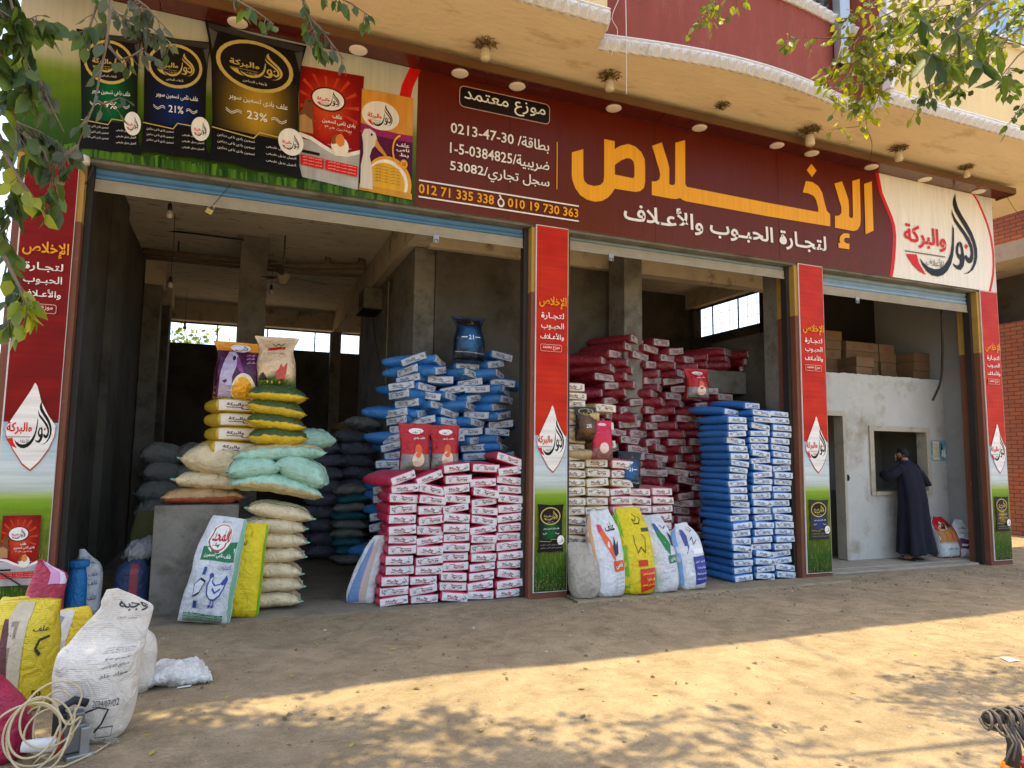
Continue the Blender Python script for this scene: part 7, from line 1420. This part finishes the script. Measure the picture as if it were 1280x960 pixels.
def sprig(lv, tw, path, n, l, mix, droop=0.6, sub=0.0):
    """a twig along PATH with N leaves"""
    P = [Vector(p) for p in path]; tw.tube(P, [0.007*(1-0.75*i/(len(P)-1)) for i in range(len(P))], 5)
    for k in range(n):
        t = rl.uniform(0.1, 1.0)*(len(P)-1); i = min(int(t), len(P)-2); a = P[i].lerp(P[i+1], t-i); ax = (P[i+1]-P[i]).normalized()
        d = (Vector((rl.uniform(-1, 1), rl.uniform(-1, 1), rl.uniform(-0.8, 0.4)))+ax*0.5+Vector((0, 0, -droop))).normalized(); off = d*rl.uniform(0.01, 0.05)
        if sub: off = d*rl.uniform(0.0, sub)
        if off.length > 0.02: tw.tube([a, a+off], 0.0016, 4)
        add_leaf(lv, a+off, d+Vector((0, 0, -droop*0.4)), l*rl.uniform(0.7, 1.2), l*rl.uniform(0.5, 0.72), leaf_col(mix))
def in_view(p, margin=25):
    d = p-CAM; k = d.dot(c_f)
    if k <= 0.05: return False
    x = 640+FPX*d.dot(c_r)/k; y = 480-FPX*d.dot(c_u)/k
    return -margin < x < 1280+margin and -margin < y < 960+margin
def crown(lv, tw, base, blobs, l, mix):
    for c, r, n in blobs:
        c = Vector(c); tw.tube([Vector(base), Vector(base).lerp(c, 0.5)+Vector((0, 0, 0.3)), c], [0.07, 0.045, 0.015], 7) if not (in_view(c, 0)) else None
        m = max(4, n//14)
        for q in range(m):
            th = rl.uniform(0, 6.283); z = rl.uniform(-1, 1); rr_ = rl.random()**0.4; e = c+Vector((math.cos(th)*math.sqrt(1-z*z)*r[0], math.sin(th)*math.sqrt(1-z*z)*r[1], z*r[2]))*rr_
            s = c.lerp(e, 0.45)
            if in_view(e, 60) or in_view(s, 60): continue
            sprig(lv, tw, [s, s.lerp(e, 0.5)+Vector((0, 0, 0.05)), e], 14, l, mix, 0.3, 0.22)
def px_path(pts, y): return [oy(px, py, y+(0.0 if len(q) == 0 else q[0])) for px, py, *q in pts]
# --- left tree
t = empty('street_tree', (-3.1, -4.4, 0), 0, 'leafy tree at the left whose drooping twigs hang before the sign', 'tree'); inv = Matrix.Translation(-Vector(t.location))
lv, tw, tk = MB(), MB(), MB()
tk.tube([(-3.1, -4.4, -0.1), (-3.05, -4.38, 1.2), (-2.9, -4.3, 2.6), (-2.6, -4.2, 3.9), (-2.1, -4.0, 5.0)], [0.19, 0.16, 0.14, 0.11, 0.07], 12); tk.tube([(-2.9, -4.3, 2.6), (-2.0, -4.7, 3.6), (-1.1, -4.8, 4.2)], [0.10, 0.07, 0.03], 9); tk.tube([(-2.6, -4.2, 3.9), (-1.2, -3.7, 5.2), (0.2, -3.5, 6.0)], [0.09, 0.06, 0.03], 9)
DL = (DARKL, MIDL)
for pts, n, l, mx in (
    ([(-30, -60), (10, -10), (30, 60), (40, 120)], 42, 0.085, DL), ([(-40, 20), (0, 60), (15, 120), (22, 175)], 34, 0.085, DL), ([(-40, -40), (-5, 10), (25, 30), (45, 20)], 36, 0.085, DL),
    ([(20, 60), (45, 90), (62, 130), (80, 165)], 16, 0.07, (DARKL, GREYL)), ([(0, 140), (25, 155), (50, 165), (80, 185)], 34, 0.075, (DARKL, GREYL)), ([(-20, 130), (5, 180), (15, 230), (10, 285)], 30, 0.08, DL),
    ([(30, 165), (55, 190), (65, 220), (60, 250)], 22, 0.08, (DARKL, MIDL)), ([(-20, 240), (5, 290), (20, 340), (12, 400)], 34, 0.085, DL), ([(5, 320), (25, 360), (35, 385), (30, 410)], 16, 0.075, (MIDL, PALEL)), ([(5, 190), (25, 225), (40, 245), (50, 262)], 9, 0.07, (MIDL, PALEL)),
    ([(140, -30), (138, 15), (132, 60), (118, 130), (97, 182)], 12, 0.06, (DARKL, GREYL)), ([(138, -20), (120, 10), (112, 35), (106, 55)], 14, 0.07, (DARKL, MIDL)), ([(138, 10), (160, 25), (190, 35), (215, 55)], 30, 0.055, (DARKL, GREYL)), ([(150, -30), (165, -5), (185, 10), (200, 28)], 16, 0.06, (DARKL, GREYL)),
    ([(134, 55), (150, 75), (165, 70), (180, 60)], 10, 0.055, (DARKL, GREYL)), ([(97, 182), (80, 195), (70, 210)], 12, 0.06, (DARKL, GREYL)), ([(118, 125), (130, 130), (150, 122)], 6, 0.05, (DARKL, GREYL)),
    ([(285, -40), (296, 0), (320, 14), (342, 30)], 11, 0.06, (DARKL, MIDL)), ([(360, -50), (375, -10), (385, 20), (400, 60)], 24, 0.055, (DARKL, MIDL)), ([(395, -40), (410, -10), (440, 5), (462, 20)], 22, 0.055, (DARKL, MIDL)), ([(380, 15), (400, 35), (415, 55), (430, 74)], 12, 0.055, (DARKL, GREYL))):
    y = rl.uniform(-4.75, -4.4); sprig(lv, tw, [oy(px, py, y) for px, py in pts], n, l, mx, 0.7)
LB = [((-2.6, -3.0, 6.4), (1.3, 1.1, 0.8), 1100), ((-1.0, -2.6, 6.8), (1.3, 1.0, 0.6), 1700), ((0.1, -2.4, 6.9), (1.1, 0.8, 0.5), 1300), ((0.3, -3.4, 6.4), (1.1, 0.9, 0.6), 1300), ((1.3, -2.9, 7.0), (1.0, 0.8, 0.5), 620), ((1.6, -3.9, 6.6), (1.0, 0.8, 0.5), 620), ((-0.6, -3.6, 6.0), (1.3, 0.9, 0.6), 1300), ((-2.8, -4.9, 5.3), (1.2, 1.0, 0.9), 460), ((-1.0, -1.7, 7.4), (1.4, 0.6, 0.5), 1200), ((0.9, -4.8, 6.2), (1.4, 0.8, 0.5), 700), ((2.6, -3.1, 7.0), (0.9, 0.6, 0.4), 260), ((-1.2, -4.6, 5.4), (1.2, 0.7, 0.5), 700), ((-0.3, -2.9, 6.5), (1.3, 0.7, 0.4), 1500), ((0.4, -4.0, 6.3), (1.2, 0.7, 0.4), 900), ((-0.9, -3.3, 6.2), (1.0, 0.8, 0.4), 1100), ((-0.4, -2.4, 6.9), (1.5, 0.35, 0.3), 900), ((0.9, -3.4, 6.6), (1.1, 0.5, 0.3), 800), ((0.2, -4.3, 5.9), (1.3, 0.5, 0.3), 800)]
crown(lv, tw, (-2.1, -4.0, 5.0), LB, 0.135, DL)
for nm, m_, mt in (('trunk', tk, mBark), ('twigs', tw, mBark), ('foliage', lv, mLeaf)): o = m_.build(nm, mt, t); o.matrix_parent_inverse = inv
# --- right tree
t = empty('street_tree', (7.4, -5.3, 0), 0, 'bright green tree at the right whose sunlit twigs cross the balcony', 'tree'); inv = Matrix.Translation(-Vector(t.location))
lv, tw, tk = MB(), MB(), MB()
tk.tube([(7.4, -5.3, -0.1), (7.4, -5.25, 1.5), (7.2, -5.1, 3.2), (6.8, -4.7, 4.8), (6.2, -4.2, 6.2)], [0.22, 0.18, 0.15, 0.11, 0.05], 12); tk.tube([(7.2, -5.1, 3.2), (7.6, -4.2, 4.4), (7.7, -3.6, 5.3)], [0.11, 0.07, 0.03], 9)
BL = (MIDL, PALEL)
_extra = [([(1300, 30), (1260, 10), (1225, 20), (1205, 50)], -3.5, 60, 0.09, BL, 0.5), ([(1300, -20), (1230, 0), (1160, 10), (1110, 40)], -3.2, 80, 0.09, BL, 0.5), ([(1260, 40), (1220, 70), (1190, 95), (1180, 112)], -3.4, 50, 0.09, BL, 0.6), ([(1140, 0), (1110, 55), (1090, 85), (1088, 110)], -3.1, 60, 0.085, (PALEL, PALEL), 0.7)]
for pts, y, n, l, mx, dr in (
    *_extra, ([(1290, 60), (1230, 40), (1170, 20), (1120, -5)], -3.6, 60, 0.095, BL, 0.5), ([(1300, 20), (1240, 60), (1190, 70), (1150, 60)], -3.4, 60, 0.095, BL, 0.5), ([(1180, -20), (1130, 15), (1095, 40), (1070, 70)], -3.3, 70, 0.09, BL, 0.6), ([(1120, -20), (1085, 10), (1062, 20), (1052, 32)], -3.2, 34, 0.085, BL, 0.6),
    ([(1095, 40), (1080, 65), (1075, 95), (1100, 120)], -3.3, 46, 0.085, BL, 0.7), ([(1170, 30), (1140, 60), (1120, 80), (1105, 98)], -3.4, 46, 0.09, (DARKL, PALEL), 0.6), ([(1080, 45), (1050, 48), (1000, 47), (982, 52)], -3.2, 26, 0.085, (MIDL, PALEL), 0.8), ([(1085, 60), (1070, 80), (1060, 95), (1050, 105)], -3.25, 22, 0.085, (MIDL, PALEL), 0.8),
    ([(1100, 100), (1085, 115), (1075, 125), (1068, 130)], -3.2, 20, 0.085, (MIDL, PALEL), 0.7), ([(1105, 100), (1092, 135), (1075, 158), (1035, 162)], -3.0, 24, 0.085, (PALEL, PALEL), 0.8), ([(1150, 60), (1160, 90), (1163, 112), (1158, 122)], -3.5, 18, 0.09, (DARKL, MIDL), 0.7), ([(1200, 60), (1205, 90), (1200, 105), (1195, 118)], -3.6, 22, 0.085, (DARKL, MIDL), 0.7),
    ([(1290, 90), (1262, 85), (1258, 100), (1262, 116)], -3.7, 26, 0.085, (DARKL, MIDL), 0.6), ([(1300, 120), (1280, 130), (1268, 145), (1262, 155)], -3.6, 12, 0.085, (DARKL, MIDL), 0.6), ([(910, -40), (898, -5), (885, 15), (868, 30)], -3.4, 26, 0.075, (MIDL, PALEL), 0.6), ([(930, -30), (915, -8), (905, 6), (893, 35)], -3.4, 16, 0.075, (MIDL, PALEL), 0.6),
    ([(1250, -20), (1210, 5), (1180, 25), (1150, 30)], -3.9, 46, 0.085, (DARKL, MIDL), 0.5), ([(1300, -10), (1270, 20), (1245, 45), (1222, 60)], -3.8, 34, 0.08, (DARKL, MIDL), 0.5)):
    P = [oy(px, py, y) for px, py in pts]; sprig(lv, tw, P, int(n*1.1), l, mx, dr*0.45, 0.12)
    if n > 45: sprig(lv, tw, [p+Vector((rl.uniform(-.12, .12), rl.uniform(0.1, 0.5), rl.uniform(-.12, .16))) for p in P], int(n*0.6), l, mx, dr*0.4, 0.14)
for c, k in (((1164, 68), 7), ((1185, 80), 6), ((1228, 80), 6), ((1150, 25), 5), ((1196, 40), 5), ((1252, 95), 4)):   # whorls of broad leaves close to the lens side
    p = oy(c[0], c[1], -4.35); tw.tube([p+Vector((0.5, -0.1, 0.45)), p+Vector((0.2, 0, 0.2)), p], [0.008, 0.006, 0.003], 5)
    for i in range(k): th = 2*math.pi*i/k+rl.uniform(-.3, .3); add_leaf(lv, p, Vector((math.cos(th), 0.3*math.sin(th*2), 0.75*math.sin(th)-0.45)), rl.uniform(0.17, 0.25), rl.uniform(0.07, 0.09), leaf_col((DARKL, MIDL)))
RB = [((4.6, -3.4, 6.4), (0.9, 0.7, 0.5), 300), ((5.8, -3.4, 6.9), (1.0, 0.8, 0.5), 240), ((4.6, -4.2, 5.6), (0.9, 0.7, 0.5), 420), ((4.2, -3.2, 5.6), (0.6, 0.5, 0.3), 160), ((4.9, -3.7, 5.5), (0.8, 0.5, 0.3), 260), ((3.9, -4.3, 6.0), (0.8, 0.6, 0.4), 150), ((6.4, -4.4, 6.3), (1.1, 0.9, 0.7), 420), ((4.3, -5.2, 5.2), (0.8, 0.6, 0.4), 160), ((7.4, -3.6, 7.2), (1.2, 1.0, 0.7), 300), ((3.1, -3.6, 6.7), (0.7, 0.5, 0.3), 70)]
crown(lv, tw, (6.2, -4.2, 6.2), RB, 0.10, BL)
for nm, m_, mt in (('trunk', tk, mBark), ('twigs', tw, mBark), ('foliage', lv, mLeaf)): o = m_.build(nm, mt, t); o.matrix_parent_inverse = inv
# --- tree behind the rear windows
t = empty('garden_tree', (-1.6, 14.5, 0), 0, 'sunlit tree outside seen through the left rear window', 'tree'); inv = Matrix.Translation(-Vector(t.location))
lv, tw, tk = MB(), MB(), MB(); tk.tube([(-1.6, 14.5, 0), (-1.6, 14.5, 2), (-1.5, 14.4, 4)], [0.15, 0.12, 0.06], 9)
for q in range(150):
    e = Vector((-1.75+rl.gauss(0, 0.85), 14.5+rl.gauss(0, 0.7), 4.2+rl.gauss(0, 0.55))); s = e+Vector((rl.uniform(-.3, .3), rl.uniform(-.3, .3), -0.4)); sprig(lv, tw, [s, (s+e)/2, e], 12, 0.15, ((0.07, 0.11, 0.02), (0.14, 0.19, 0.03)), 0.1, 0.15)
for nm, m_, mt in (('trunk', tk, mBark), ('twigs', tw, mBark), ('foliage', lv, mLeaf)): o = m_.build(nm, mt, t); o.matrix_parent_inverse = inv
# far house beyond the left corner
t = empty('far_house', (-9.5, 26, 0), 0, 'low tan house far away beyond the left pillar', 'house')
mb = MB(); mb.box(-4, 3.2, 0, 8, 0, 5.2); mb.build('wall', M('tan_far_wall', (0.46, 0.36, 0.22), 0.9), t); mb = MB(); mb.box(-4.2, 3.4, -0.2, 8.2, 5.2, 5.4); mb.build('roof', mBeam, t)
for x in (-3, -0.5, 1.8): mb = MB(); mb.box(x, x+0.9, -0.03, 0.02, 2.6, 3.9); mb.build('window', mDark, t)
